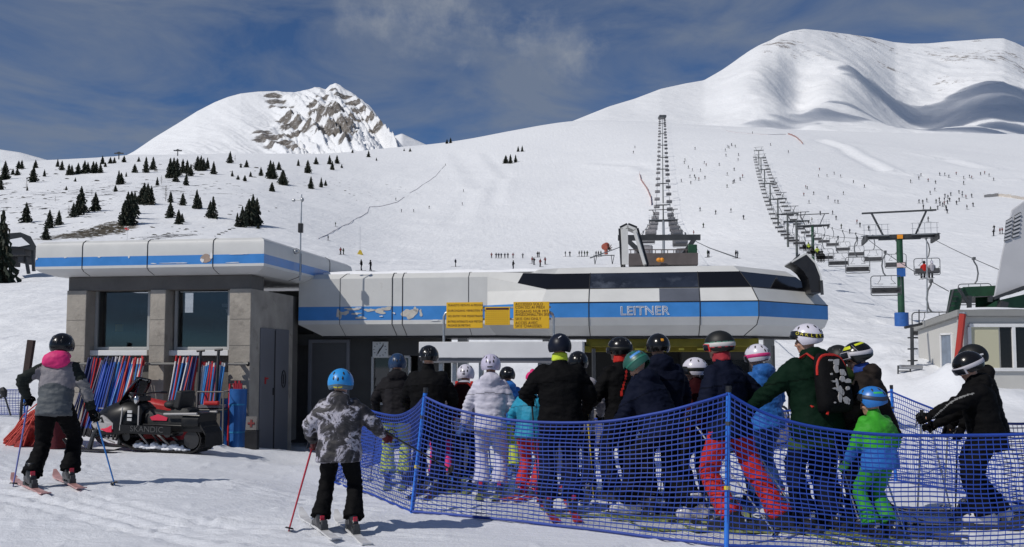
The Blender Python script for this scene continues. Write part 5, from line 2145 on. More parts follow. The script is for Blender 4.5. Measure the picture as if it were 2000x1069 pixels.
# red helmeted snow gun tip behind the pillar
fb = thing('red_flag', 'small red flag on a thin stake above the canopy', 'flag', (0, 0, 0))
p = hit(248, 470, 60)
m = MB()
hh = 26 / F * p.y
m.tube([p, p + Vector((0, 0, hh))], .03 * p.y / 120, 5)
m.build('stake', pcol['white'], fb)
m = MB()
q = [p + Vector((0, 0, hh)), p + Vector((-.028 * hh * 9, 0, hh * .92)), p + Vector((-.02 * hh * 4, .01, hh * .78)), p + Vector((0.14 * hh, 0, hh * .80))]
m.rings([q, [a + Vector((0, .03, 0)) for a in q]])
m.build('cloth', pcol['red'], fb, 0)

# ------------------------------------------------------------------ blue safety nets
net_b = mat('net_blue', (.007, .040, .28), .55, var=.15, vs=3)
net_d = mat('net_blue_deep', (.010, .055, .32), .55, var=.15, vs=3)
post_b = mat('post_blue', (.02, .16, .62), .38, var=.08)


def resample(pts, n):
    pts = [Vector(p) for p in pts]
    # smooth the hand-placed polyline with Catmull-Rom
    out = []
    for i in range(len(pts) - 1):
        p0, p1, p2, p3 = pts[max(i - 1, 0)], pts[i], pts[i + 1], pts[min(i + 2, len(pts) - 1)]
        for k in range(12):
            t = k / 12
            out.append(.5 * ((2 * p1) + (p2 - p0) * t + (2 * p0 - 5 * p1 + 4 * p2 - p3) * t * t + (3 * p1 - p0 - 3 * p2 + p3) * t ** 3))
    out.append(pts[-1])
    L = [0]
    for a, b in zip(out[:-1], out[1:]):
        L.append(L[-1] + (b - a).length)
    res, j = [], 0
    for k in range(n):
        d = L[-1] * k / (n - 1)
        while j < len(out) - 2 and L[j + 1] < d:
            j += 1
        res.append(out[j].lerp(out[j + 1], (d - L[j]) / max(1e-6, L[j + 1] - L[j])))
    return res, L[-1]


def net_mesh(m, tops, bots, rows, cw, rr, rc, seed=0, top_r=.014):
    _, L = resample(bots, 4)
    n = max(4, int(L / cw))
    T, _ = resample(tops, n)
    Bt, _ = resample(bots, n)
    rg = random.Random(seed)
    grid = []
    for i in range(rows + 1):
        f = i / rows
        row = []
        for k in range(n):
            p = Bt[k].lerp(T[k], f)
            w = math.sin(PI * f)
            nz = noise.noise(Vector((k * cw * 1.3, f * 3, seed)))
            p = p + Vector((.03 * nz * w, -.05 * w * nz - .02 * w, (.014 * noise.noise(Vector((k * cw * 2.2, f * 9, seed + 5))) + .004 * noise.noise(Vector((k * cw * 9, i * .9, seed)))) * (w + .2)))
            row.append(p)
        grid.append(row)
    for i in range(rows + 1):
        r = top_r if i in (0, rows) else rr
        m.tube(grid[i], [(r * .55, r)] * n if i not in (0, rows) else r, 4)
    for k in range(n):
        m.tube([grid[i][k] for i in range(rows + 1)], rc, 3)


def net_post(m, a, b, r=.022):
    m.tube([a, b], r, 10)


def safety_net(label, tops, bots, rows, cw, rr, rc, posts, seed, mt=net_b, group='blue safety nets along the queue'):
    t = thing('safety_net', label, 'safety net', (0, 0, 0), 0, group)
    m = MB()
    net_mesh(m, tops, bots, rows, cw, rr, rc, seed)
    m.build('netting', mt, t, 60, 0, False)
    for a, b in posts:
        a, b = Vector(a), Vector(b)
        m = MB()
        net_post(m, a, b)
        p = m.build('post', post_b, t)
        m = MB()
        d = (b - a).normalized()
        m.tube([b - d * .02, b + d * .035], .026, 8)
        m.build('cap', blackm, p)
        for f in (.42, .8):
            m = MB()
            q = a.lerp(b, f)
            m.tube([q - d * .016, q + d * .016], .028, 8)
            m.build('clip', mat('clip_yellow', (.62, .50, .03), .5) if f == .42 else dkmetal, p)
    return t


def gpt(x, Y, dz=.02):
    return Vector((x, Y, gz(x, Y) + dz))


def pg(px, Y, dz=.02):
    x = (px - 1000) / F * Y
    return gpt(x, Y, dz)


lin = lambda a, b, n: [a + (b - a) * k / (n - 1) for k in range(n)]
P1b, P1t = pg(805, 9.12, -.1), at(831, 764, 9.15)
P2b, P2t = pg(1412, 7.5, -.1), at(1423, 762, 7.55)
tp = [(831, 776), (880, 797), (960, 815), (1050, 825), (1180, 824), (1290, 806), (1370, 786), (1422, 770)]
Ya = lin(9.13, 7.53, len(tp))
bp = lin(808, 1412, 7)
safety_net('long front run of blue safety net sagging between the two near blue posts', [at(x, y, Y) for (x, y), Y in zip(tp, Ya)], [pg(x, Y) for x, Y in zip(bp, lin(9.1, 7.5, 7))], 25, .056, .0060, .0030, [(P1b, P1t), (P2b, P2t)], 1)
tp = [(1424, 770), (1470, 797), (1530, 820), (1620, 839), (1720, 849), (1850, 851), (2000, 848), (2150, 832), (2262, 790)]
Ya = lin(7.54, 7.05, len(tp))
safety_net('near right run of blue safety net in front of the skiers in green and black', [at(x, y, Y) for (x, y), Y in zip(tp, Ya)], [pg(x, Y) for x, Y in zip(lin(1413, 2270, 8), lin(7.5, 7.05, 8))], 25, .056, .0060, .0030, [(pg(2270, 7.05, -.1), at(2262, 760, 7.05))], 2)
tp = [(829, 774), (805, 800), (775, 812), (735, 806), (694, 790), (655, 768)]
Ya = lin(9.13, 11.7, len(tp))
safety_net('left run of blue safety net leading away behind the child in camouflage', [at(x, y, Y) for (x, y), Y in zip(tp, Ya)], [pg(x, Y) for x, Y in ((806, 9.1), (762, 9.75), (722, 10.5), (688, 11.1), (655, 11.7))], 23, .058, .0060, .0030, [(pg(655, 11.7, -.1), at(657, 762, 11.7))], 3)
tp = [(655, 768, 11.7), (690, 800, 12.7), (725, 812, 13.8), (752, 806, 15.0)]
safety_net('shaded blue safety net running towards the station door', [at(x, y, Y) for x, y, Y in tp], [pg(x, Y) for x, Y in ((655, 11.7), (690, 12.7), (725, 13.8), (752, 15.0))], 18, .06, .009, .007, [(pg(752, 15.0, -.1), at(752, 800, 15.0))], 4, net_d)
tp = [(1010, 806, 12.9), (1120, 818, 12.8), (1260, 816, 12.7), (1420, 808, 12.7), (1580, 800, 12.8), (1680, 782, 12.9), (1740, 765, 12.8)]
safety_net('rear blue safety net beyond the queue, in front of the loading chairs', [at(x, y, Y) for x, y, Y in tp], [pg(x, Y) for x, Y in ((1012, 12.9), (1250, 12.7), (1500, 12.7), (1742, 12.8))], 18, .06, .0062, .0038, [(pg(1742, 12.8, -.1), at(1741, 757, 12.8))], 5)
tp = [(1740, 765, 12.8), (1800, 790, 11.9), (1860, 811, 11.0), (1930, 824, 10.1), (2000, 828, 9.5), (2130, 820, 9.0)]
safety_net('right rear blue safety net curving behind the two skiers in black', [at(x, y, Y) for x, y, Y in tp], [pg(x, Y) for x, Y in ((1742, 12.8), (1800, 11.9), (1900, 10.5), (2000, 9.5), (2135, 9.0))], 18, .06, .0062, .0038, [(pg(2135, 9.0, -.1), at(2130, 800, 9.0))], 6)
safety_net('small stretch of blue safety net far left beside the building', [at(x, 762, 19.5) for x in (-120, -60, 0, 48)], [at(x, 809, 19.5) for x in (-120, -60, 0, 48)], 14, .06, .007, .005, [(at(48, 815, 19.5), at(48, 756, 19.5))], 7, group='blue safety nets far left')


# ---- piste markers, rope fences and red nets on the slopes
def far_net(label, pts, h, mt, cat='safety net', rp=.06):
    t = thing('slope_net', label, cat, (0, 0, 0), 0, 'nets on the far slopes')
    P_ = [hit(x, y, 60) for x, y in pts]
    m = MB()
    for a, b in zip(P_[:-1], P_[1:]):
        n = 4
        for k in range(n):
            p, q = a.lerp(b, k / n), a.lerp(b, (k + 1) / n)
            p.z, q.z = gz(p.x, p.y), gz(q.x, q.y)
            kk = [.75, 1, .9, 1.1][k]
            m.rings([[p, p + Vector((0, .06, 0)), p + Vector((0, .06, h * kk)), p + Vector((0, 0, h * kk))], [q, q + Vector((0, .06, 0)), q + Vector((0, .06, h)), q + Vector((0, 0, h))]])
    m.build('netting', mt, t, 0)
    for p in P_:
        m = MB()
        m.tube([p, p + Vector((0, 0, h * 1.5))], rp, 5)
        m.build('post', mt, t)
    return t


red_far = mat('far_red_net', (.34, .20, .19), .8)
tan_far = mat('far_tan_net', (.50, .46, .42), .8, var=.3)
rope_far = mat('far_rope', (.50, .46, .47), .8)
far_net('thin red net zigzagging beside the central lift, left of its pylons', [(1249, 342), (1251, 352), (1258, 362), (1265, 374), (1271, 388), (1272, 402)], 1.3, red_far)
far_net('thin red net high up below the cloud shadow', [(1539, 263), (1548, 266), (1560, 274), (1568, 283)], 1.3, red_far)
far_net('pale net fence climbing left of the red piste net', [(1418, 256), (1440, 260), (1500, 264), (1535, 263)], .35, rope_far, 'fence')
far_net('tan slatted snow fence at the upper right above the cabin', [(1922, 386), (1950, 384), (1975, 387), (2010, 393)], 1.3, tan_far, 'fence')
far_net('long rope fence slanting up the piste left of centre', [(622, 468), (652, 452), (690, 432), (718, 416), (722, 405), (745, 404), (775, 396), (790, 386)], .28, rope_far, 'fence')
far_net('rope fence rising towards the ridge right of the long rope fence', [(800, 378), (825, 362), (850, 346), (868, 325)], .3, rope_far, 'fence')
pl = thing('piste_marker', 'yellow padded marker on the lower piste left of the skier line', 'marker', hit(703, 498, 60), 0)
k = hit(703, 498, 60).y / F
m = MB()
m.rings([[(-6 * k, 0, 0), (6 * k, 0, 0), (6 * k, 4 * k, 0), (-6 * k, 4 * k, 0)], [(-1.5 * k, 0, 9 * k), (2 * k, 0, 9 * k), (2 * k, 2 * k, 9 * k), (-1.5 * k, 2 * k, 9 * k)]])
m.build('pad', mat('marker_yellow', (.5, .36, .03), .6), pl, 0)
m = MB()
m.tube([(0, k, 8 * k), (-.5 * k, k, 55 * k)], .35 * k, 5)
m.build('stake', galv, pl)
# snow gun on a red platform behind the station
sg = thing('snow_gun', 'red and brown snow gun on a trestle behind the left end of the glazed bulge', 'snow gun', hit(1180, 517, 60), 0)
k = hit(1180, 517, 60).y / F
m = MB()
for x in (-18, 16):
    for d in (-2, 4):
        m.bar((x * k, 0, 0), ((x + d) * k, 0, 19 * k), 1.2 * k)
m.bar((-18 * k, 0, 18 * k), (20 * k, 0, 18 * k), 1.6 * k)
m.build('trestle', dkmetal, sg, 0)
m = MB()
m.tube([(4 * k, 0, 20 * k), (4 * k, 0, 30 * k)], 3.5 * k, 8)
m.tube([(0, -4 * k, 34 * k), (6 * k, 6 * k, 38 * k)], 6.5 * k, 10)
m.build('barrel', mat('gun_red', (.34, .08, .05), .6, var=.3), sg)
m = MB()
for i in range(8):
    m.tube([(10 * k, 0, 30 * k), ((10 + 6 * math.cos(i * .8)) * k, 0, (34 + 7 * math.sin(i * .8)) * k)], .9 * k, 5)
m.build('nozzle', mat('gun_brown', (.09, .05, .04), .7), sg)

# ---- chairs waiting in the loading bay
seat_gr = mat('padded_grey', (.20, .185, .18), .6, var=.1)
for i, (px, py, Y, rz, lab) in enumerate(((1160, 800, 13.6, -90, 'grey padded lift chair waiting behind the pale-jacketed skier'), (1512, 800, 13.4, -90, 'grey padded lift chair waiting behind the skier in blue with the white helmet'))):
    p = at(px, py, Y)
    p.z = gz(p.x, p.y) + .5
    if i == 0:
        lc = thing('loading_chair', lab, 'chairlift chair', p, 0, 'chairs in the loading bay')
        m = MB()
        rr = []
        for a in range(0, 361, 15):
            c_, s_ = math.cos(R(a)), math.sin(R(a))
            rr.append((abs(c_) ** .5 * math.copysign(1, c_), abs(s_) ** .5 * math.copysign(1, s_)))
        m.rings([[Vector((.24 * a, .0 + .04 * b, .28 + .27 * b)) for a, b in rr[:-1]], [Vector((.24 * a, .08 + .04 * b, .28 + .27 * b)) for a, b in rr[:-1]]])
        m.build('backrest', seat_gr, lc, 40, .015)
        m = MB()
        m.box((0, .26, .0), (.5, .42, .08))
        m.build('seat', seat_gr, lc, 0, .02)
        m = MB()
        m.tube([Vector((.265 * a, .04, .28 + .30 * b)) for a, b in rr], .02, 6, False)
        m.tube([(.0, 0, .58), (.05, .0, .9), (.32, .1, .92), (.36, .2, .5)], .02, 6)
        m.tube([(.0, 0, .9), (0, 0, 1.5)], .03, 6)
        m.build('frame', dkmetal, lc)
    else:
        dup(lc, p, .2, lab)
# dark box and panel added to deepen the shade under the hull
eq = place(thing('operator_booth', 'added dark booth in the shade under the glazed bulge', 'booth'))
m = MB()
x0, x1 = U(1330, 3.6), U(1470, 3.6)
m.box(((x0 + x1) / 2, 4.2, .75), (x1 - x0, 1.2, 2.3))
m.build('cabin', mat('booth_dark', (.035, .035, .036), .6), eq, 0, .02)  # plain dark block added for the shade
m = MB()
m.box(((x0 + x1) / 2, 3.585, 1.15), (x1 - x0 - .2, .02, .8))
m.build('pane', band_dark, eq, 0)
dk_ = place(thing('rear_screen', 'added dark panel in the shade at the back of the loading bay', 'wall'))  # added panel that darkens the back of the bay
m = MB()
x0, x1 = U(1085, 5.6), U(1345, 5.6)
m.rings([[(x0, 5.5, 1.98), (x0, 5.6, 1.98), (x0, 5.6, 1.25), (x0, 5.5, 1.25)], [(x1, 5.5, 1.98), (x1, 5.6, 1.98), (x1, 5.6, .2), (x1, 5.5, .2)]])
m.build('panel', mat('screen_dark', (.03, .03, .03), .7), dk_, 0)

t = thing('wrapped_pole', 'thin dark pole with a black cover at the far left net', 'pole', (0, 0, 0))
m = MB()
m.tube([at(21, 812, 19.3), at(6, 764, 19.3)], .018, 6)
m.build('shaft', dkmetal, t)
m = MB()
m.tube([at(9, 776, 19.28), at(6, 764, 19.28), at(4, 757, 19.28)], [.05, .09, .04], 8)
m.tube([at(5, 772, 19.28), at(0, 778, 19.28)], .03, 6)
m.build('cover', blackm, t)
# ------------------------------------------------------------------ people
skin_m = mat('skin', (.46, .26, .18), .5, var=.06, vs=20)
lip_m = mat('lips', (.32, .12, .10), .5)
eye_m = mat('eye', (.05, .035, .03), .2)
lens_m = mat('goggle_lens', (.02, .022, .03), .08, .3)
boot_p = mat('boot_shell_black', (.02, .02, .022), .35, var=.2)
QUEUE = []


def quad_slots(o, m):
    o.data.materials.clear()
    for x in (m if isinstance(m, list) else [m]):
        o.data.materials.append(x)


def ik(a, b, l1, l2, hint):
    d = b - a
    L = min(d.length, (l1 + l2) * .995)
    d.normalize()
    b2 = a + d * L
    x = (l1 * l1 - l2 * l2 + L * L) / (2 * L)
    h = math.sqrt(max(0, l1 * l1 - x * x))
    n_ = hint - d * hint.dot(d)
    n_.normalize()
    return a + d * x + n_ * h, b2


def bez(pts, k=5):
    """round the bend of a 3-joint limb"""
    a, b, c = pts
    out = [a, a.lerp(b, .35), a.lerp(b, .7)]
    p, q = a.lerp(b, .82), b.lerp(c, .18)
    for i in range(k):
        t = i / (k - 1)
        out.append(p * (1 - t) ** 2 + b * 2 * t * (1 - t) + q * t * t)
    out += [b.lerp(c, .4), b.lerp(c, .7), c]
    return out


def rad_along(pts, keys):
    L = [0]
    for a, b in zip(pts[:-1], pts[1:]):
        L.append(L[-1] + (b - a).length)
    return [float(np.interp(x / L[-1], [k[0] for k in keys], [k[1] for k in keys])) for x in L]


def remesh(m, name, mats, parent, vox, smooth=4, post=None):
    o = m.build(name, mats, parent, 180)
    r = o.modifiers.new('r', 'REMESH')
    r.mode = 'VOXEL'
    smooth += 2 if smooth >= 3 else 0
    r.voxel_size = vox
    r.use_smooth_shade = True
    s_ = o.modifiers.new('s', 'SMOOTH')
    s_.factor = .5
    s_.iterations = smooth
    QUEUE.append((o, mats, post))
    return o


def flush():
    global QUEUE
    bpy.context.view_layer.update()
    dg = bpy.context.evaluated_depsgraph_get()
    done = []
    for o, mats, post in QUEUE:
        done.append((o, bpy.data.meshes.new_from_object(o.evaluated_get(dg)), mats, post))
    for o, me, mats, post in done:
        old = o.data
        o.modifiers.clear()
        me.name = o.name
        o.data = me
        bpy.data.meshes.remove(old)
        me.materials.clear()
        for x in (mats if isinstance(mats, (list, tuple)) else [mats]):
            me.materials.append(x)
        n = len(me.vertices)
        co = np.empty(n * 3)
        no = np.empty(n * 3)
        me.vertices.foreach_get('co', co)
        me.vertices.foreach_get('normal', no)
        co, no = co.reshape(-1, 3), no.reshape(-1, 3)
        if post:
            d = post[0](co, no) if post[0] else None
            if d is not None:
                co = co + no * d[:, None]
                me.vertices.foreach_set('co', co.ravel())
            if post[1]:
                nf = len(me.polygons)
                c = np.empty(nf * 3)
                me.polygons.foreach_get('center', c)
                me.polygons.foreach_set('material_index', post[1](c.reshape(-1, 3)).astype(np.int32))
        me.polygons.foreach_set('use_smooth', [True] * len(me.polygons))
        me.update()
    QUEUE = []


def wrinkle(amp, quilt=0, pitch=.075, seed=0, joints=()):
    def f(co, no):
        d = np.zeros(len(co))
        s3 = lambda k, a: np.array([noise.noise(Vector((p[0] * k + seed, p[1] * k, p[2] * k * a))) for p in co])
        d += amp * s3(9, 1.7) + amp * .55 * s3(21, 2.2)
        for (c, r, am) in joints:
            q = np.linalg.norm(co - np.array(c), axis=1)
            d += am * np.sin((co[:, 2] - c[2]) * 2 * PI / .052 + 3 * co[:, 0] / .1) * np.exp(-(q / r) ** 2)
        if quilt:
            ph = co[:, 2] / pitch + .25 * s3(4, 1)
            d += quilt * (np.abs(np.sin(ph * PI)) ** .6 - .6)
        return d
    return f


# shared small templates -------------------------------------------------
def make_glove_mesh(side):
    """closed hand round a shaft along Z; wrist towards -Y"""
    m = MB()
    m.tube([(0, -.135, .0), (0, -.10, 0)], [.043, .046], 12)
    m.tube([(0, -.10, 0), (0, -.03, .0), (side * .008, .012, 0)], [(.03, .04), (.026, .048), (.022, .046)], 12, True)
    for k, (dz, L) in enumerate(((.038, .94), (.013, 1.0), (-.012, .95), (-.036, .80))):
        r = .0125 - .0012 * (k == 3)
        pts = []
        for a in (100, 60, 15, -30, -75, -115):
            if a < -60 and L < .9:
                continue
            rad = .036
            pts.append((-side * (rad * math.cos(R(a - 90)) - .012), rad * math.sin(R(a - 90)) * L + .028 + .01, dz))
        m.tube(pts, r, 8)
        m.ell(pts[-1], (r, r, r), 8, 6)
    th = [(-side * -.018, -.055, .03), (-side * .012, -.03, .055), (-side * .04, .0, .058), (-side * .045, .025, .05)]
    m.tube(th, [.017, .016, .014, .012], 8)
    m.ell(th[-1], (.012, .012, .012), 8, 6)
    return m


GLV = {}
for sd_ in (-1, 1):
    o = remesh(make_glove_mesh(sd_), 'glove', [blackm], None, .0065, 2)
    GLV[sd_] = o


def boot_mb():
    m = MB()
    m.rings([[Vector((w * math.cos(t), y + d * math.sin(t), z)) for t in np.linspace(0, 2 * PI, 14, endpoint=False)] for z, y, w, d in
             ((.235, .022, .048, .058), (.21, .02, .052, .064), (.17, .01, .055, .072), (.12, 0, .056, .083), (.06, -.01, .052, .085))])
    m.rings([[Vector((w * math.copysign(abs(math.cos(t)) ** .7, math.cos(t)), y, zc + h * math.copysign(abs(math.sin(t)) ** .7, math.sin(t)))) for t in np.linspace(0, 2 * PI, 14, endpoint=False)] for y, w, zc, h in
             ((-.105, .034, .05, .045), (-.06, .044, .06, .058), (.03, .048, .075, .072), (.10, .052, .062, .058), (.16, .050, .048, .044), (.195, .040, .04, .034), (.212, .024, .03, .022))])
    m.box((0, .05, .012), (.07, .31, .024))
    return m


BOOT = remesh(boot_mb(), 'ski_boot', [boot_p], None, .011, 1)
flush()
mbk = MB()
for z, y, t in ((.19, .082, -10), (.125, .105, 40), (.095, .155, 60)):
    mbk.box((.0, y, z), (.085, .02, .022), Matrix.Rotation(R(t), 3, 'X'))
    mbk.box((.064, y - .045, z), (.012, .05, .016))
mbk.box((0, -.083, .11), (.045, .02, .07))
BUCK = mbk


def ski_mb(L=1.62):
    m = MB()
    rs = []
    for k in range(17):
        f = k / 16
        y = -L * .43 + L * f
        w = .036 + .014 * abs(2 * f - .95) ** 2
        if f > .9:
            w *= max(.32, 1 - ((f - .9) / .1) ** 2 * .75)
        z = .0 + (.075 * ((f - .86) / .14) ** 2 if f > .86 else 0) + (.01 * ((.05 - f) / .05) if f < .05 else 0)
        th = .012 + .008 * math.exp(-((f - .45) / .2) ** 2)
        rs.append([Vector((-w, y, z)), Vector((w, y, z)), Vector((w * .92, y, z + th)), Vector((-w * .92, y, z + th))])
    m.rings(rs)
    return m


SKIM = ski_mb()
mbd = MB()
mbd.box((0, .17, .035), (.07, .10, .04))
mbd.box((0, .13, .05), (.05, .04, .05))
mbd.box((0, -.13, .04), (.065, .12, .05))
mbd.box((0, -.17, .075), (.05, .05, .05))
mbd.box((0, .02, .024), (.06, .34, .012))
BIND = mbd
PROTO = {}


def ski_obj(label, loc, rz, mt, L, pitch=0.0, group=None):
    key = ('ski', mt.name)
    if key not in PROTO:
        t = thing('ski', label, 'ski')
        SKIM.build('board', [mt], t, 40)
        BIND.build('binding', dkmetal, t, 0, .004)
        PROTO[key] = t
    else:
        t = dup(PROTO[key], loc, rz, label)
    t['label'] = label
    t.location, t.scale = loc, (1, L / 1.62, 1)
    t.rotation_euler = (pitch, 0, rz)
    if group:
        t['group'] = group
    elif 'group' in t:
        del t['group']
    return t


def pole_obj(label, top, tip, mt, gm=None, group=None):
    key = ('pole', mt.name)
    d = top - tip
    if key not in PROTO:
        t = thing('ski_pole', label, 'ski pole')
        m = MB()
        m.tube([(0, 0, .0), (0, 0, .06), (0, 0, .9)], [.004, .0075, .0095], 8)
        m.build('shaft', mt, t)
        m = MB()
        m.tube([(0, 0, .88), (0, 0, .90), (0, 0, .985), (0, 0, 1.0)], [.013, .017, .016, .021], 8)
        m.build('grip', blackm, t)
        m = MB()
        m.tube([(0, 0, .05), (0, 0, .065)], [.042, .034], 10)
        m.build('basket', blackm, t)
        m = MB()
        m.tube([(0, .015, .98), (0, .05, .93), (.01, .05, .86), (0, .02, .9)], .005, 5)
        m.build('strap', blackm, t)
        t.rotation_mode = 'QUATERNION'
        PROTO[key] = t
    else:
        t = dup(PROTO[key], (0, 0, 0), None, label)
    t['label'] = label
    t.location = tip
    t.rotation_quaternion = d.to_track_quat('Z', 'Y')
    t.scale = (1, 1, d.length * 1.03)
    return t


ski_cols = [mat('ski_top_white', (.55, .55, .56), .35, var=.25, vs=6), mat('ski_top_black', (.03, .03, .035), .3, var=.3, vs=6), mat('ski_top_rose', (.45, .25, .24), .35, var=.4, vs=5), mat('ski_top_lime', (.22, .26, .10), .35, var=.4, vs=5), mat('ski_top_red', (.45, .03, .03), .35, var=.3, vs=5), mat('ski_top_blue', (.03, .12, .42), .35, var=.3, vs=5)]
alu = mat('pole_aluminium', (.52, .53, .55), .25, .7)
pole_cols = {'alu': alu, 'black': mat('pole_black', (.02, .02, .022), .35), 'red': mat('pole_shaft_red', (.42, .02, .04), .35), 'blue': mat('pole_shaft_blue', (.03, .16, .45), .35), 'yellow': mat('pole_shaft_yellow', (.55, .42, .03), .35), 'white': mat('pole_shaft_white', (.6, .6, .6), .35), 'violet': mat('pole_shaft_violet', (.16, .18, .45), .35)}


def helmet_pt(az, pol, k=1.0, s=1.0):
    """az 0 is the face (+Y)"""
    rx, ry, rz = .122 * k, .146 * k, .136 * k
    return Vector((rx * math.sin(pol) * math.sin(az), ry * math.sin(pol) * math.cos(az) - .008, rz * math.cos(pol) + .018)) * s


def rim(az):
    a = abs((az + PI) % (2 * PI) - PI)
    fr = 1 - float(sstep(R(48), R(74), a))
    return R(118) * (1 - fr) + R(76) * fr - R(7) * float(sstep(R(120), R(180), a))


def band(m, M, az0, az1, pol, half, k0, k1, n=28, s=1.0):
    rs = []
    for i in range(n + 1):
        az = az0 + (az1 - az0) * i / n
        p = pol(az)
        q = [helmet_pt(az, p - half, k0, s), helmet_pt(az, p - half * .8, k1, s), helmet_pt(az, p + half * .8, k1, s), helmet_pt(az, p + half, k0, s)]
        rs.append([M @ v for v in q])
    m.rings(rs)


def helmet(parent, M, col, s, strap=None, goggles=None, up=False, stripe=None, accent=None, vents=True, txt=None, ear=None, smooth_shell=False):
    m = MB()
    rs_o, rs_i = [], []
    N, J = 36, 11
    outer = [[M @ helmet_pt(2 * PI * i / N, rim(2 * PI * i / N) * (.02 + .98 * j / J), 1.0 if j < J else .985, s) for i in range(N)] for j in range(J + 1)]
    inner = [[M @ helmet_pt(2 * PI * i / N, rim(2 * PI * i / N) * (.02 + .98 * j / J), .90, s) for i in range(N)] for j in range(J, -1, -1)]
    m.rings(outer + inner)
    h = m.build('helmet', col, parent, 50)
    if ear:
        mm = MB()
        band(mm, M, -PI, PI, lambda a: rim(a) - R(10), R(9), .985, 1.008, 36, s)
        mm.build('lower_shell', ear, h, 50)
    if vents:
        mm = MB()
        for az, pol in ((-150, 48), (150, 48), (-110, 45), (110, 45), (180, 74), (-158, 70), (158, 70), (-60, 42), (60, 42)):
            c = helmet_pt(R(az), R(pol), 1.0, s)
            t1 = (helmet_pt(R(az), R(pol + 4), 1.0, s) - c).normalized()
            t2 = (helmet_pt(R(az + 4), R(pol), 1.0, s) - c).normalized()
            n_ = t1.cross(t2).normalized()
            T = M.to_3x3() @ Matrix((t2, t1, n_)).transposed()
            mm.ell(M @ c, (.009 * s, .020 * s, .004), 10, 6, T)
        mm.build('vent', blackm, h)
    if stripe:
        mm = MB()
        for (az0, az1, p0, p1, hw) in stripe[1]:
            band(mm, M, R(az0), R(az1), lambda a, p0=p0, p1=p1, az0=az0, az1=az1: R(p0 + (p1 - p0) * ((math.degrees(a) - az0) / max(1e-3, az1 - az0))), R(hw), .99, 1.012, 14, s)
        mm.build('stripe', stripe[0], h, 60)
    if accent:
        mm = MB()
        for (az0, az1, p0, p1, hw) in accent[1]:
            band(mm, M, R(az0), R(az1), lambda a, p0=p0, p1=p1, az0=az0, az1=az1: R(p0 + (p1 - p0) * ((math.degrees(a) - az0) / max(1e-3, az1 - az0))), R(hw), .99, 1.016, 14, s)
        mm.build('emblem', accent[0], h, 60)
    if strap:
        mm = MB()
        lo, bk = (60, 92) if up else (90, 90)
        pf = lambda a: R(lo + (bk - lo) * float(sstep(R(20), R(150), abs(a))))
        band(mm, M, -PI, PI, pf, R(8.5), .995, 1.022, 44, s)
        g = mm.build('goggle_strap', strap, h, 60)
        if txt:
            for i, ch in enumerate(txt[0]):
                az = R(txt[1] + txt[2] * i)
                pol = pf(az)
                c = helmet_pt(az, pol, 1.03, s)
                t2 = (helmet_pt(az + .05 * math.copysign(1, txt[2]), pf(az + .05 * math.copysign(1, txt[2])), 1.03, s) - c).normalized()
                t1 = (helmet_pt(az, pol - .05, 1.03, s) - c)
                t1 = (t1 - t2 * t1.dot(t2)).normalized()
                n_ = t2.cross(t1)
                T = Matrix.Translation(c) @ Matrix((t2, t1, n_)).transposed().to_4x4()
                text_mesh('lettering', ch, .045 * s, txt[3], g, M @ T, extrude=.002)
    if goggles:
        mm = MB()
        c0 = 66 if up else 97
        mm.cur = 0
        band(mm, M, R(-62), R(62), lambda a: R(c0 + 4 * (abs(a)) ** 2), R(16), .99, 1.065, 18, s)
        g = mm.build('goggles', goggles, h, 60)
        mm = MB()
        band(mm, M, R(-56), R(56), lambda a: R(c0 + 4 * (abs(a)) ** 2), R(12), 1.05, 1.085, 18, s)
        mm.build('lens', lens_m, g, 60)
    return h


def j_plain(c, info):
    t, x = tz(c, info), sx(c, info)
    r = np.zeros(len(c), int)
    yk = int(abs(info['Hc'][2]) * 1000) % 3
    if yk == 0:
        r[(t > .355 - .10 * np.abs(x)) & (np.abs(x) < .24)] = 1
    elif yk == 1:
        r[(np.abs(np.abs(x) - .115) < .05) & (t > -.02) & (t < .34)] = 1
    r[np.abs(t - .352 + .10 * np.abs(x)) < .007] = 2
    r[t < -.105] = 2
    for i in (0, 1):
        dd, tt = armdist(c, info, i)
        r[(dd < .1) & (tt > .93)] = 2
    return r


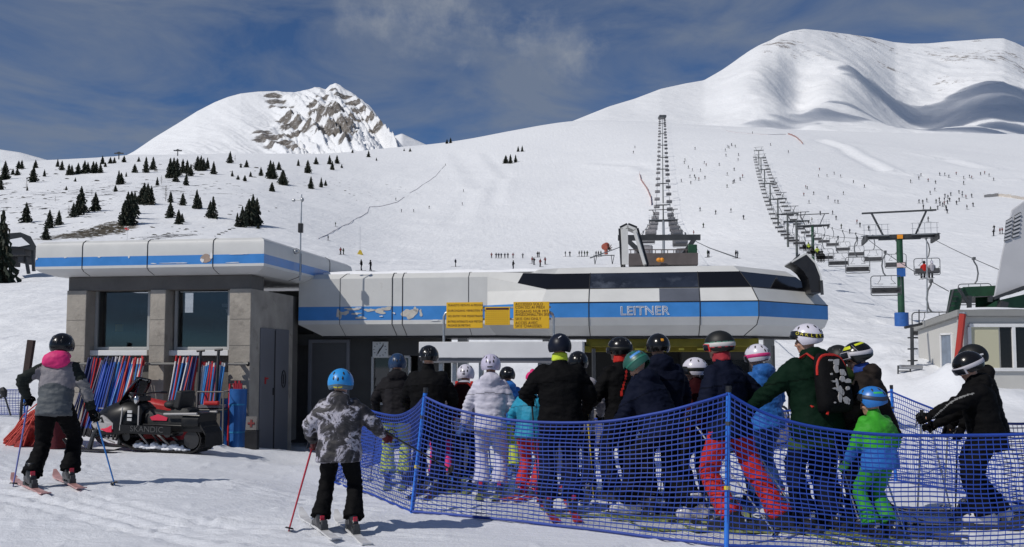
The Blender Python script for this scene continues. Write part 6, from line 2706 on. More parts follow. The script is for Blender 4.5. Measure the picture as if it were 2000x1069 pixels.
def person(short, label, px, Y, H, yaw=0, jk=None, tr=None, lean=4, crouch=0, hands=None, feet=None, skiyaw=None, head=(0, 0), helm=None, bulk=1.0, quilt=0, hood=None, glove=None, boots=None,
           poles='black', tips=None, skis=0, face=False, jmat=None, tmat=None, hem=0.0, twist=0, seat=0, collar=None, skil=1.62, x0=None, group=None, dz=0.0, wide=1.0, hipoff=(0, 0), beanie=None):
    x = (px - 1000) / F * Y if x0 is None else x0
    g0 = gz(x, Y) + .022 + dz
    s = H / 1.80
    root = thing('person', label, 'person', (x, Y, g0), R(yaw), group)
    V = Vector
    feet = feet or ((-.12, .03), (.12, -.02))
    hz = (.945 - crouch) * s
    Hc = V((hipoff[0], hipoff[1], hz))
    la = R(lean)
    d = V((0, math.sin(la), math.cos(la)))
    fwd = V((0, math.cos(la), -math.sin(la)))
    Xa = V((math.cos(R(twist)), math.sin(R(twist)), 0))
    Fa = V((-math.sin(R(twist)) * math.cos(la), math.cos(R(twist)) * math.cos(la), -math.sin(la)))
    Sc = Hc + d * .485 * s
    Nk = Hc + d * .555 * s
    hyaw, hpit = R(head[0]), R(head[1])
    nd = (d * .75 + V((0, .10, .45))).normalized()
    Hd = Nk + nd * .135 * s + V((0, .012, 0))
    MH = Matrix.Translation(Hd) @ Matrix.Rotation(hyaw, 4, 'Z') @ Matrix.Rotation(-hpit, 4, 'X')
    hs = .90 + .10 * min(1, s) if s > .9 else .93
    # limbs
    hands = hands or ((-.27, .30, .98), (.27, .28, .98))
    arms, legs = [], []
    for i, sg_ in enumerate((-1, 1)):
        sh_ = Sc + Xa * sg_ * .185 * s * wide
        w = V(hands[i])
        w = V((w.x, w.y, w.z * 1.0)) * (s if s < 1 else 1)
        el, w = ik(sh_, w, .30 * s, .275 * s, V((sg_ * .55, -.7, -.45)))
        arms.append((sh_, el, w))
        hp = Hc + V((sg_ * .092 * s, 0, -.03 * s))
        an = V((feet[i][0] * s, feet[i][1] * s, .12))
        kn, an = ik(hp, an, .435 * s, .425 * s, V((sg_ * .10, 1, .1)))
        legs.append((hp, kn, an))

    def tr_ring(t, a, b, yo=0, n=20, p=.85):
        c = Hc + d * t * s + Fa * yo * s
        return [c + Xa * (a * s * math.copysign(abs(math.cos(q)) ** p, math.cos(q))) + Fa * (b * s * math.copysign(abs(math.sin(q)) ** p, math.sin(q))) for q in np.linspace(0, 2 * PI, n, endpoint=False)]
    # body: one continuous skin surface from head to feet
    m = MB()
    m.rings([tr_ring(*q) for q in ((-.06, .13, .10), (.12, .125, .09), (.30, .13, .09), (.42, .115, .07), (.52, .055, .05))])
    for sh_, el, w in arms:
        pts = bez((sh_.lerp(Sc, .42) - d * .045 * s, el, w))
        m.tube(pts, rad_along(pts, [(0, .034 * s), (.5, .034 * s), (1, .026 * s)]), 8)
        hdv = (w - el).normalized()
        m.ell(w + hdv * .05 * s, (.03 * s, .03 * s, .035 * s), 8, 6)
    for hp, kn, an in legs:
        pts = bez((hp, kn, an))
        m.tube(pts, rad_along(pts, [(0, .075 * s), (.5, .05 * s), (1, .036 * s)]), 8)
        m.tube([an, V((an.x, an.y + .09 * s, .075))], .03 * s, 8)
    m.tube([Nk - d * .05 * s, Nk + nd * .06 * s, Hd], [.058 * hs, .054 * hs, .056 * hs], 12)
    Mr = MH.to_3x3()
    E = lambda c, r: m.ell(MH @ V(c), r, 14, 10, Mr)
    k = hs
    E((0, -.012 * k, .03 * k), (.074 * k, .094 * k, .094 * k))
    E((0, .030 * k, -.045 * k), (.058 * k, .062 * k, .072 * k))
    E((0, .072 * k, -.095 * k), (.026 * k, .022 * k, .020 * k))
    E((0, .097 * k, -.018 * k), (.012 * k, .016 * k, .028 * k))
    E((0, .106 * k, -.034 * k), (.017 * k, .014 * k, .012 * k))
    E((0, .086 * k, -.068 * k), (.026 * k, .014 * k, .012 * k))
    E((0, .082 * k, .028 * k), (.052 * k, .014 * k, .012 * k))
    for sg_ in (-1, 1):
        E((sg_ * .076 * k, -.005 * k, -.01 * k), (.012 * k, .022 * k, .034 * k))
        E((sg_ * .034 * k, .070 * k, -.032 * k), (.026 * k, .022 * k, .022 * k))
    inv = MH.inverted()

    def facemat(c):
        q = c @ np.array(inv.to_3x3()).T + np.array(inv.translation)
        return ((np.abs(q[:, 0]) < .024 * k) & (np.abs(q[:, 2] + .068 * k) < .009 * k) & (q[:, 1] > .07 * k)).astype(int)
    remesh(m, 'body', [skin_m, lip_m], root, .0105, 2, (None, facemat))
    for sg_ in (-1, 1) if face else ():
        mm = MB()
        mm.ell(MH @ V((sg_ * .031 * k, .083 * k, .006 * k)), (.012 * k, .008 * k, .008 * k), 10, 6, Mr)
        mm.build('eye', eye_m, root)
    # trousers
    m = MB()
    b_ = (.96 + .04 * bulk) * 1.12
    m.rings([tr_ring(*q) for q in ((.13, .155 * b_, .115), (.05, .165 * b_, .125), (-.04, .170 * b_, .135), (-.12, .155 * b_, .125))])
    jn = []
    for hp, kn, an in legs:
        end = kn.lerp(an, .99) + V((0, .005, 0))
        pts = bez((hp, kn, end))
        m.tube(pts, rad_along(pts, [(0, .098 * s * b_), (.25, .095 * s * b_), (.5, .078 * s * b_), (.75, .080 * s * b_), (1, .104 * s * b_)]), 14)
        jn += [(tuple(kn), .12 * s, .006), (tuple(end), .13 * s, .007), (tuple(hp), .12 * s, .004)]
    remesh(m, 'trousers', tmat[0] if tmat else [tr], root, .0145 * max(.85, s), 3, (wrinkle(.013 * s, 0, seed=px * .1, joints=jn), tmat[1] if tmat else None))
    # jacket
    m = MB()
    k_ = bulk * 1.08
    h_ = hem
    prof = ((-.13 - h_, .178 * k_, .145 * k_), (-.05, .182 * k_, .142 * k_), (.10, .168 * k_, .128 * k_, -.004), (.25, .180 * k_, .130 * k_), (.36, .192 * k_ * wide, .128 * k_), (.44, .180 * k_ * wide, .115 * k_), (.495, .135 * wide, .098), (.535, .082, .080), (.60, .068, .072), (.615, .066, .070))
    m.rings([tr_ring(*q) for q in prof])
    jn = []
    for sh_, el, w in arms:
        pts = bez((sh_ + (Sc - sh_) * .22 - d * .035 * s, el, w))
        m.ell(sh_ - d * .042 * s + (Sc - sh_) * .16, (.072 * s * k_,) * 3, 12, 8)
        m.tube(pts, rad_along(pts, [(0, .062 * s * k_), (.2, .074 * s * k_), (.5, .062 * s * k_), (.8, .054 * s * k_), (1, .048 * s)]), 14)
        jn += [(tuple(el), .11 * s, .007), (tuple(el.lerp(w, .7)), .09 * s, .004)]
    if hood == 'same':
        c = Nk - Fa * .10 * s - d * .035 * s
        m.ell(c, (.140 * s, .066 * s, .095 * s), 14, 9, Matrix((Xa, Fa, d)).transposed())
        m.ell(c + d * .055 * s + Fa * .035 * s, (.105 * s, .07 * s, .045 * s), 14, 9, Matrix((Xa, Fa, d)).transposed())
    jn.append((tuple(Hc + d * .02), .2 * s, .004))
    info = dict(Hc=Hc, d=d, X=Xa, F=Fa, arms=arms, s=s, Sc=Sc, Nk=Nk)
    if not jmat:
        b0 = jk.name[6:]
        q0 = MATCOL[jk.name]
        jmat = ([jk, cloth(b0 + '_yoke', tuple(x * (1.35 if max(q0) < .03 else .72) for x in q0)), cloth(b0 + '_trim', tuple(x * .5 for x in q0))], j_plain)
    jm, jf = jmat[0], (lambda c: jmat[1](c, info))
    remesh(m, 'jacket', jm, root, .0145 * max(.85, s), 3, (wrinkle(.012 * s, quilt, .085 * s, px * .17, jn), jf))
    if hood and hood != 'same':
        m = MB()
        c = Nk - Fa * .115 * s - d * .045 * s
        T = Matrix((Xa, Fa, d)).transposed()
        m.ell(c, (.165 * s, .075 * s, .105 * s), 16, 10, T)
        m.ell(c + d * .065 * s + Fa * .075 * s, (.135 * s, .12 * s, .065 * s), 16, 9, T)
        remesh(m, 'hood', [hood], root, .0135, 3, (wrinkle(.010 * s, 0, seed=3), None))
    if collar:
        m = MB()
        m.tube([Nk + d * .0 * s, Nk + nd * .085 * s], [.085 * s, .080 * s], 16)
        remesh(m, 'neck_warmer', [collar], root, .012, 3, (wrinkle(.005, 0, seed=9), None))
    # hands in gloves, boots
    gm = glove or bpy.data.materials['cloth_black']
    for i, (sh_, el, w) in enumerate(arms):
        sg_ = (-1, 1)[i]
        hv = (w - el).normalized()
        up_ = V((0, 0, 1)) - hv * hv.z
        if up_.length < .25:
            up_ = V((0, 1, 0)) - hv * hv.y
        up_.normalize()
        T = Matrix((hv.cross(up_), hv, up_)).transposed().to_4x4()
        o = bpy.data.objects.new('glove', GLV[sg_].data)
        COL.objects.link(o)
        o.parent = root
        o.matrix_local = Matrix.Translation(w + hv * .085 * s) @ T @ Matrix.Scale(max(.78, s), 4)
        GLOVES.append((o, gm))
    sy = R(skiyaw if skiyaw is not None else 0)
    Wm = Matrix.Translation(V((x, Y, g0))) @ Matrix.Rotation(R(yaw), 4, 'Z')
    bm_ = boots or boot_p
    for i, (hp, kn, an) in enumerate(legs):
        o = bpy.data.objects.new('ski_boot', BOOT.data)
        COL.objects.link(o)
        o.parent = root
        bs = max(.80, s)
        o.matrix_local = Matrix.Translation(V((an.x, an.y, .03))) @ Matrix.Rotation(sy, 4, 'Z') @ Matrix.Scale(bs, 4)
        BOOTS.append((o, bm_[0] if isinstance(bm_, tuple) else bm_, bm_[1] if isinstance(bm_, tuple) else galv))
        if skis is not None:
            p = Wm @ V((an.x, an.y, 0))
            dirv = V((-math.sin(R(yaw) + sy), math.cos(R(yaw) + sy)))
            dzs = (gz(p.x + dirv.x * .5, p.y + dirv.y * .5) - gz(p.x - dirv.x * .5, p.y - dirv.y * .5))
            p.z = max(gz(p.x, p.y) + .010, (gz(p.x + dirv.x * .6, p.y + dirv.y * .6) + gz(p.x - dirv.x * .6, p.y - dirv.y * .6)) / 2 + .010)
            ski_obj('ski under the %s boot of the %s' % (('left', 'right')[i], short), p, R(yaw) + sy + R((-2, 2)[i]) * -1, ski_cols[skis], skil * max(.72, min(1.04, s)), math.atan(dzs))
    if poles:
        for i, (sh_, el, w) in enumerate(arms):
            if isinstance(poles, (tuple, list)):
                pc = poles[i]
            else:
                pc = poles
            if not pc:
                continue
            hv = (w - el).normalized()
            top = Wm @ (w + hv * .09 * s + V((0, 0, .06)))
            tp_ = tips[i] if tips and tips[i] else (w.x * 1.15, w.y + .12)
            if len(tp_) == 3:
                tip = Wm @ V(tp_)
            else:
                q = Wm @ V((tp_[0], tp_[1], 0))
                tip = V((q.x, q.y, gz(q.x, q.y) - .02))
            pole_obj('%s ski pole in the %s hand of the %s' % (PN.get(pc, pc), ('left', 'right')[i], short), top, tip, pole_cols[pc])
    if helm:
        hk = dict(helm)
        col = hk.pop('col')
        helmet(root, MH, col, hs * 1.02, **hk)
    if beanie:
        m = MB()
        for j, (z0, mt_) in enumerate(((.0, beanie[1]), (.06, beanie[0]))):
            m.cur = j
            m.ell(MH @ V((0, -.012, .03 + z0 * .8)), (.090 * hs, .108 * hs, (.085, .085)[j] * hs), 16, 10, Mr)
        m.build('woolly_hat', [beanie[1], beanie[0]], root, 180)
        mm = MB()
        mm.ell(MH @ V((0, -.02, .165 * hs)), (.032, .032, .03), 10, 8)
        mm.build('bobble', beanie[0], root, 180)
    return root, info, Wm


PN = {'alu': 'silver', 'black': 'black', 'red': 'red', 'blue': 'blue', 'yellow': 'yellow', 'white': 'white', 'violet': 'violet'}
GLOVES, BOOTS = [], []
c_black = cloth('black', (.008, .008, .009))
c_charcoal = cloth('charcoal', (.022, .021, .024))
c_navy = cloth('navy', (.009, .012, .028))
c_white = cloth('white', (.52, .51, .60))
c_grey = cloth('grey', (.19, .18, .20))
c_slate = cloth('slate', (.075, .085, .095))
c_pink = cloth('pink', (.62, .025, .16))
c_red = cloth('red', (.42, .014, .008))
c_teal = cloth('turquoise', (.015, .24, .38))
c_blue = cloth('blue', (.02, .14, .46))
c_lime = cloth('lime', (.40, .48, .05))
c_green = cloth('bright_green', (.035, .30, .018))
c_forest = cloth('forest', (.006, .021, .012))
c_olive = cloth('olive', (.030, .055, .016))
c_brown = cloth('brown', (.030, .024, .022))
c_maroon = cloth('maroon', (.045, .007, .010))
c_neon = cloth('neon', (.50, .62, .04))
c_dgreen = cloth('moss', (.035, .075, .015))
c_silver = cloth('silver', (.33, .32, .36))
h_black = mat('helmet_gloss_black', (.006, .006, .007), .22, spec=.35, coat=.12)
h_matt = mat('helmet_matt_black', (.010, .011, .011), .5, spec=.3)
h_navy = mat('helmet_navy', (.005, .007, .016), .4, spec=.25)
h_white = mat('helmet_white', (.60, .58, .66), .3, coat=.3)
h_blue = mat('helmet_blue', (.02, .25, .62), .4)
h_green = mat('helmet_green', (.018, .09, .07), .4)
h_lav = mat('helmet_lavender', (.52, .49, .62), .3, coat=.3)
silv = mat('strap_silver', (.42, .41, .46), .5)
orange_e = mat('emblem_orange', (.65, .28, .02), .5)
yellow_e = mat('emblem_yellow', (.55, .48, .03), .5)
white_e = mat('emblem_white', (.6, .6, .62), .5)
b_white = mat('boot_white', (.55, .55, .57), .35)
b_red = mat('boot_red', (.5, .02, .05), .35)
b_blue = mat('boot_blue', (.02, .06, .2), .35)


def camo():
    m = bpy.data.materials.new('cloth_camouflage')
    m.use_nodes = True
    t = NT(m.node_tree)
    b = t.n['Principled BSDF']
    o = t.new('TexCoord').outputs['Object']
    a1 = t.noise(o, 7, 8, .72, .6)
    a2 = t.noise(o, 3.4, 3, .5)
    v = t.math('ADD', t.math('MULTIPLY', a1, .7), t.math('MULTIPLY', a2, .3))
    r = t.ramp(v, [(.44, (.010, .009, .012)), (.50, (.03, .028, .034)), (.52, (.08, .075, .09)), (.537, (.34, .33, .39)), (.585, (.40, .39, .45)), (.605, (.03, .028, .034))])
    t.put(b, 'Base Color', r.outputs[0])
    b.inputs['Roughness'].default_value = .65
    t.put(b, 'Normal', t.new('Bump', {'Strength': .3, 'Distance': .02, 'Height': t.noise(o, 22, 4, .6)}))
    return m


def armdist(c, info, i):
    sh_, el, w = info['arms'][i]

    def sdist(a, b):
        a, b = np.array(a), np.array(b)
        ab = b - a
        t = np.clip(((c - a) @ ab) / (ab @ ab), 0, 1)
        return np.linalg.norm(c - a - t[:, None] * ab, axis=1), t
    d1, t1 = sdist(sh_, el)
    d2, t2 = sdist(el, w)
    return np.minimum(d1, d2), np.where(d1 < d2, t1 * .5, .5 + t2 * .5)


def tz(c, info):
    return (c - np.array(info['Hc'])) @ np.array(info['d']) / info['s']


def sx(c, info):
    return (c - np.array(info['Hc'])) @ np.array(info['X']) / info['s']
# ------------------------------------------------------------------ the skiers
def j_w(c, info):
    r = np.zeros(len(c), int)
    t, x = tz(c, info), np.abs(sx(c, info))
    r[(t < .20 + .04 * np.cos(x * 12)) & (x < .2)] = 1
    for i in (0, 1):
        dd, tt = armdist(c, info, i)
        on = (dd < .085 * info['s']) & ((x > .165) | (t < -.02))
        r[on] = 2
        if i == 1:
            r[on & (tt > .35) & (tt < .8)] = 3
    return r


person('skier in grey with a pink hood', 'person skiing away in a grey jacket with a bright pink hood', 112, 9.36, 1.66, 6,
       jmat=([c_grey, c_slate, cloth('dark_slate', (.030, .036, .034)), cloth('ash', (.19, .185, .19))], j_w), tr=c_black, lean=12, crouch=.04, quilt=.006, hands=((-.36, .12, 1.00), (.39, .10, .80)), feet=((-.17, -.16), (.15, .10)), skiyaw=34, bulk=1.02,
       hood=c_pink, helm=dict(col=h_black, vents=True, accent=(white_e, [(-175, -172, 60, 62, 2), (120, 123, 80, 82, 2)])), glove=c_black, boots=(boot_p, b_red), poles=('violet', 'blue'), tips=((-.40, .0), (.66, -.05)), skis=2, skil=1.5)
person('child in camouflage', 'child in a black and white camouflage jacket and light blue helmet', 665, 7.84, 1.42, 0,
       jmat=([camo()], lambda c, i: np.zeros(len(c), int)), tr=c_black, lean=3, hem=.05, bulk=1.32, hood='same', hands=((-.33, .14, .98), (.46, .26, 1.04)), feet=((-.19, -.05), (.19, -.12)), skiyaw=26,
       helm=dict(col=h_blue, ear=mat('helmet_ear_grey', (.06, .11, .15), .5), accent=(yellow_e, [(160, 178, 106, 108, 3), (182, 200, 108, 106, 3)])), glove=cloth('glove_red', (.10, .012, .012)), boots=(boot_p, b_red), poles=('red', 'black'), tips=((-.44, -.02), (.98, .75, .42)), skis=0, skil=1.5)
person('skier in charcoal', 'person in a charcoal jacket and yellow-green trousers, left of the tall skier in black', 776, 11.5, 1.70, 5,
       jk=c_charcoal, tr=c_lime, lean=9, hood='same', bulk=1.1, helm=dict(col=mat('helmet_blue_dark', (.012, .035, .09), .3)), poles=('black', 'red'), tips=((-.35, .2), (.45, .45)), hands=((-.28, .22, .95), (.26, .30, 1.0)), skis=3)
person('tall skier in black', 'tall person in plain black with a glossy helmet, behind the first blue post', 836, 10.7, 1.79, -4,
       jk=c_black, tr=c_navy, lean=4, bulk=1.16, wide=1.05, helm=dict(col=h_black, accent=(white_e, [(170, 174, 46, 86, 1.5), (-175, -171, 80, 92, 2.5), (-140, -128, 92, 92, 2)])), skis=1, poles='black')
person('child in pink trousers', 'child in pink trousers almost hidden behind the tall skier in black', 862, 11.3, 1.26, 0, jk=c_charcoal, tr=c_pink, helm=dict(col=h_black), poles=None, skis=5, skil=1.3)
r3 = person('skier in white with the red backpack', 'person in a white jacket and white helmet wearing a red backpack', 908, 11.2, 1.55, -6,
            jk=c_white, tr=c_navy, lean=6, hem=.02, hood='same', helm=dict(col=h_white, accent=(h_matt, [(174, 190, 88, 88, 4), (176, 188, 76, 76, 1.5)])), skis=3, poles=('alu', 'black'), glove=c_white, hands=((-.34, .14, 1.03), (.27, .28, .98)), tips=((-.36, .1), (.3, .5)))
person('skier in white quilting', 'person all in white with a quilted jacket and pale lavender helmet', 958, 10.6, 1.69, -3,
       jk=c_white, tr=cloth('white_trousers', (.48, .48, .60)), lean=3, quilt=.007, bulk=1.08, hem=.02, hood='same', hands=((-.36, .06, .86), (.33, .06, .86)), helm=dict(col=h_lav, stripe=(mat('helmet_grey', (.2, .19, .24), .4), [(177, 183, 30, 80, 8)]), accent=(h_matt, [(165, 195, 98, 98, 3)])), skis=3,
       poles=('black', 'alu'), tips=((-.40, .25), (.36, .25)), glove=cloth('glove_blue', (.03, .07, .2)), boots=(b_blue, b_red))
person('skier in blue by the gate', 'person in a blue jacket and lime trousers, far in the queue at the gate', 992, 12.6, 1.54, 10, jk=c_blue, tr=c_lime, helm=dict(col=h_black, accent=(white_e, [(170, 186, 70, 70, 1.5)])), skis=5, poles='black', hood='same')
person('child in the pink hat', 'child in a turquoise jacket and red trousers wearing a pink and white woolly hat', 1032, 10.4, 1.46, -25,
       jk=c_teal, tr=c_red, lean=12, bulk=1.05, head=(0, 5), beanie=(c_pink, cloth('hat_white', (.55, .5, .5))), hood='same', skis=4, poles='black', boots=(b_red, boot_p), hands=((-.26, .28, 1.0), (.24, .32, 1.0)))
person('broad skier in black', 'broad person in a black jacket with a neon yellow neck warmer', 1094, 9.1, 1.85, 3,
       jk=c_black, tr=cloth('midnight', (.010, .013, .034)), lean=3, bulk=1.18, wide=1.10, hem=.02, collar=c_neon, hands=((-.30, .26, 1.13), (.30, .26, 1.0)), helm=dict(col=h_navy, vents=False, accent=(white_e, [(176, 196, 40, 52, 3)])), skis=4, poles=('black', 'black'), tips=((-.18, .4), (.42, .35)),
       boots=(boot_p, b_red), glove=c_black, skil=1.35)
person('skier in pale grey', 'person in a pale grey-white jacket mostly hidden behind the broad skier in black', 1128, 10.3, 1.70, -8, jk=c_silver, tr=c_navy, lean=5, hem=.04, bulk=1.08, helm=dict(col=h_black), skis=1, poles=('black', 'alu'), tips=((-.3, .3), (.48, .1)))


def j_rt(c, info):
    t, x = tz(c, info), sx(c, info)
    f = (c - np.array(info['Hc'])) @ np.array(info['F'])
    return ((np.abs(x + .06 + .05 * np.sin(t * 9)) < .010) & (t > .18) & (f < 0)).astype(int)


person('skier with a red back seam', 'person in a black jacket with red seams, left of the green helmet', 1216, 9.9, 1.86, 28,
       jmat=([c_black, c_red], j_rt), tr=c_navy, lean=4, bulk=1.1, head=(35, 0), helm=dict(col=h_black, goggles=h_matt, strap=h_matt, accent=(white_e, [(170, 182, 58, 66, 2)])), skis=1, poles=('yellow', 'black'), tips=((-.20, .30), (.5, .3)), hands=((-.26, .30, 1.05), (.28, .25, .95)), collar=c_red)
person('skier with the orange helmet badge', 'person in navy with a round orange badge on the black helmet', 1290, 9.25, 1.88, 8,
       jk=c_navy, tr=c_black, lean=6, bulk=1.2, wide=1.08, hood='same', helm=dict(col=h_black, vents=False, accent=(orange_e, [(170, 186, 62, 62, 7)])), skis=1, poles=('black', 'black'), tips=((-.3, .5), (.3, .5)))
person('skier in the green helmet', 'person bending forward in a navy jacket with a dark green helmet striped blue', 1285, 8.75, 1.80, 42,
       jk=c_navy, tr=c_black, lean=28, crouch=.06, bulk=1.16, hood='same', head=(14, 38), face=True, feet=((-.14, .26), (.16, -.34)), hands=((-.22, .42, .84), (.25, .34, .9)), skiyaw=44, hipoff=(0, -.05),
       helm=dict(col=h_green, stripe=(mat('helmet_stripe_blue', (.05, .22, .55), .4), [(-165, -100, 58, 62, 7)]), accent=(mat('helmet_teal', (.02, .14, .10), .4), [(-175, -60, 84, 88, 5)])), skis=3, boots=(b_white, b_blue), poles=('black', 'black'), tips=((-.2, .5), (.4, .6)))
person('skier in maroon', 'person in a maroon jacket, half hidden behind the navy skier in red trousers', 1362, 9.9, 1.64, 20, jk=c_maroon, tr=c_charcoal, lean=5, helm=dict(col=h_white, goggles=h_matt, strap=h_matt), head=(60, 0), skis=0, poles='black', boots=(b_white, boot_p))
person('skier in red trousers', 'person in a navy jacket and bright red trousers behind the second blue post', 1432, 8.3, 1.93, 40,
       jk=c_navy, tr=c_red, lean=7, crouch=.05, bulk=1.12, feet=((-.14, -.06), (.16, -.36)), hipoff=(0, .06), skiyaw=44, head=(22, 4), hands=((-.20, .34, 1.02), (.28, .10, .98)), collar=cloth('collar_red', (.3, .02, .03)),
       helm=dict(col=h_matt, vents=False, strap=mat('strap_white', (.5, .48, .47), .5), goggles=mat('goggle_red', (.5, .03, .03), .4), accent=(mat('strap_green', (.04, .18, .12), .5), [(-175, 175, 80, 80, 2.2)]), stripe=(mat('strap_red_edge', (.45, .03, .05), .5), [(-178, 178, 100, 100, 2.0)])),
       skis=3, poles=('alu', 'alu'), tips=((-.10, -.55), (.42, -.50)))
person('skier in the white and pink helmet', 'person in a blue jacket with a white helmet banded in pink', 1494, 9.75, 1.79, 32,
       jk=c_blue, tr=cloth('denim', (.015, .045, .14)), lean=9, bulk=1.12, hood='same', head=(12, 8), helm=dict(col=h_white, strap=mat('strap_pink', (.55, .03, .17), .5), goggles=h_matt), skis=5, poles=('alu', 'blue'), tips=((-.3, .5), (.35, .3)), boots=(boot_p, b_red))


def t_or(c):
    return (c[:, 2] > .74).astype(int)


r15 = person('skier in dark green', 'large person in a dark green jacket and white helmet wearing a black backpack', 1592, 8.1, 1.93, 22,
             jk=c_forest, tmat=([c_navy, c_dgreen], t_or), lean=8, bulk=1.22, wide=1.10, hem=.03, hood='same', face=True, head=(44, 10), hands=((-.46, .40, 1.10), (.30, .12, .98)), glove=cloth('glove_blue2', (.03, .08, .18)),
             helm=dict(col=h_white, strap=h_matt, goggles=h_matt, up=True, txt=('OAKLEY', -62, -17, yellow_e)), skis=3, poles=('black', 'alu'), tips=((-.34, .55), (.42, -.1)), boots=(boot_p, b_white))
person('skier in olive', 'person in an olive jacket just right of the large one in dark green', 1648, 8.8, 1.74, 15,
       jk=c_olive, tr=c_black, lean=8, bulk=1.12, hood='same', helm=dict(col=h_matt, accent=(yellow_e, [(160, 185, 70, 58, 2.5)])), skis=1, poles=('black', 'black'), collar=cloth('collar_leopard', (.09, .085, .02)))
person('skier in the yellow and silver helmet', 'person in a dark brown jacket looking down, with a yellow and silver helmet', 1712, 8.2, 1.78, 62,
       jk=c_brown, tr=c_charcoal, lean=14, bulk=1.15, hood='same', head=(14, 26), face=True, collar=cloth('collar_blue', (.02, .06, .30)), hands=((-.22, .38, .98), (.24, .34, .94)),
       helm=dict(col=h_black, strap=silv, goggles=silv, up=True, vents=False, accent=(mat('helmet_yellow', (.55, .60, .02), .35), [(-75, -20, 40, 34, 9), (-160, -100, 46, 40, 6)]), stripe=(silv, [(-98, -85, 80, 30, 3)])), skis=1, poles=('black', 'black'))


def j_kid(c, info):
    t = tz(c, info)
    r = (t > .40).astype(int) * 0
    r[(t < .13)] = 1
    return r


person('child in bright green', 'small child in a bright green jacket and trousers with a blue helmet', 1712, 7.85, 1.32, 22,
       jmat=([c_green, c_blue], j_kid), tr=cloth('green_trousers', (.03, .26, .022)), lean=8, bulk=1.2, head=(40, 12), helm=dict(col=mat('helmet_child_blue', (.02, .16, .50), .35), strap=mat('strap_child', (.02, .03, .06), .5), goggles=h_matt, up=True, accent=(mat('helmet_child_green', (.05, .45, .12), .4), [(-150, -110, 66, 60, 5)])),
       skis=3, skil=1.3, poles=('black', 'alu'), tips=((-.2, .35), (.3, .0)), glove=cloth('glove_green', (.02, .12, .02)), hands=((-.26, .26, .9), (.26, .22, .95)))


def j_pip(c, info):
    dd, tt = armdist(c, info, 0)
    x = c[:, 2]
    sh_, el, w = [np.array(q) for q in info['arms'][0]]
    r = np.zeros(len(c), int)
    # light piping curving down the outer sleeve
    lat = (c - sh_) @ np.array(info['X'])
    up_ = c[:, 2] - (sh_[2] + (w[2] - sh_[2]) * tt)
    r[(dd < .12) & (tt > .18) & (lat < -.035) & (np.abs(up_ + .03 - .05 * np.sin(tt * 3)) < .005)] = 1
    return r


person('front skier in black', 'person all in black leaning on two poles, silver goggle strap on the helmet', 1908, 8.5, 1.70, 80,
       jmat=([c_black, cloth('piping', (.20, .20, .20))], j_pip), tr=c_black, lean=11, crouch=.02, bulk=1.14, hem=.05, hood='same', head=(0, 24), hipoff=(0, -.05), hands=((-.20, .58, 1.08), (.20, .36, 1.00)), feet=((-.13, .02), (.12, -.22)),
       helm=dict(col=h_black, vents=False, strap=silv, goggles=silv, up=False), skis=1, poles=('alu', 'alu'), tips=((-.22, .66), (.20, .20)), boots=(b_white, boot_p))
person('rear skier in black', 'person in plain black standing just behind the one leaning on two poles', 1904, 9.15, 1.76, 74, jk=c_black, tr=c_black, lean=10, bulk=1.14, hood='same', head=(0, 6), hipoff=(0, -.1), hands=((-.24, .22, .86), (.24, .22, .86)), helm=dict(col=h_matt, vents=False, accent=(white_e, [(-122, -95, 80, 84, 4)])), skis=1, poles=('black', 'alu'), tips=((-.3, .3), (.3, .3)))
flush()


# gloves, boots: share the template meshes, one material copy each
def own(o, me, mt, cache={}):
    k = (me.name, mt.name)
    if k not in cache:
        c = me.copy()
        c.materials.clear()
        c.materials.append(mt)
        cache[k] = c
    o.data = cache[k]


gmesh = {-1: GLV[-1].data, 1: GLV[1].data}
for n_, (o, mt) in enumerate(GLOVES):
    own(o, gmesh[-1 if n_ % 2 == 0 else 1], mt)
bk0 = {}
for o, mt, mk in BOOTS:
    own(o, BOOT.data, mt)
    if mk.name not in bk0:
        b = BUCK.build('buckle', mk, o, 0, .003)
        bk0[mk.name] = b
    else:
        b = bk0[mk.name].copy()
        COL.objects.link(b)
        b.parent = o
for o in (GLV[-1], GLV[1], BOOT):
    bpy.data.objects.remove(o)


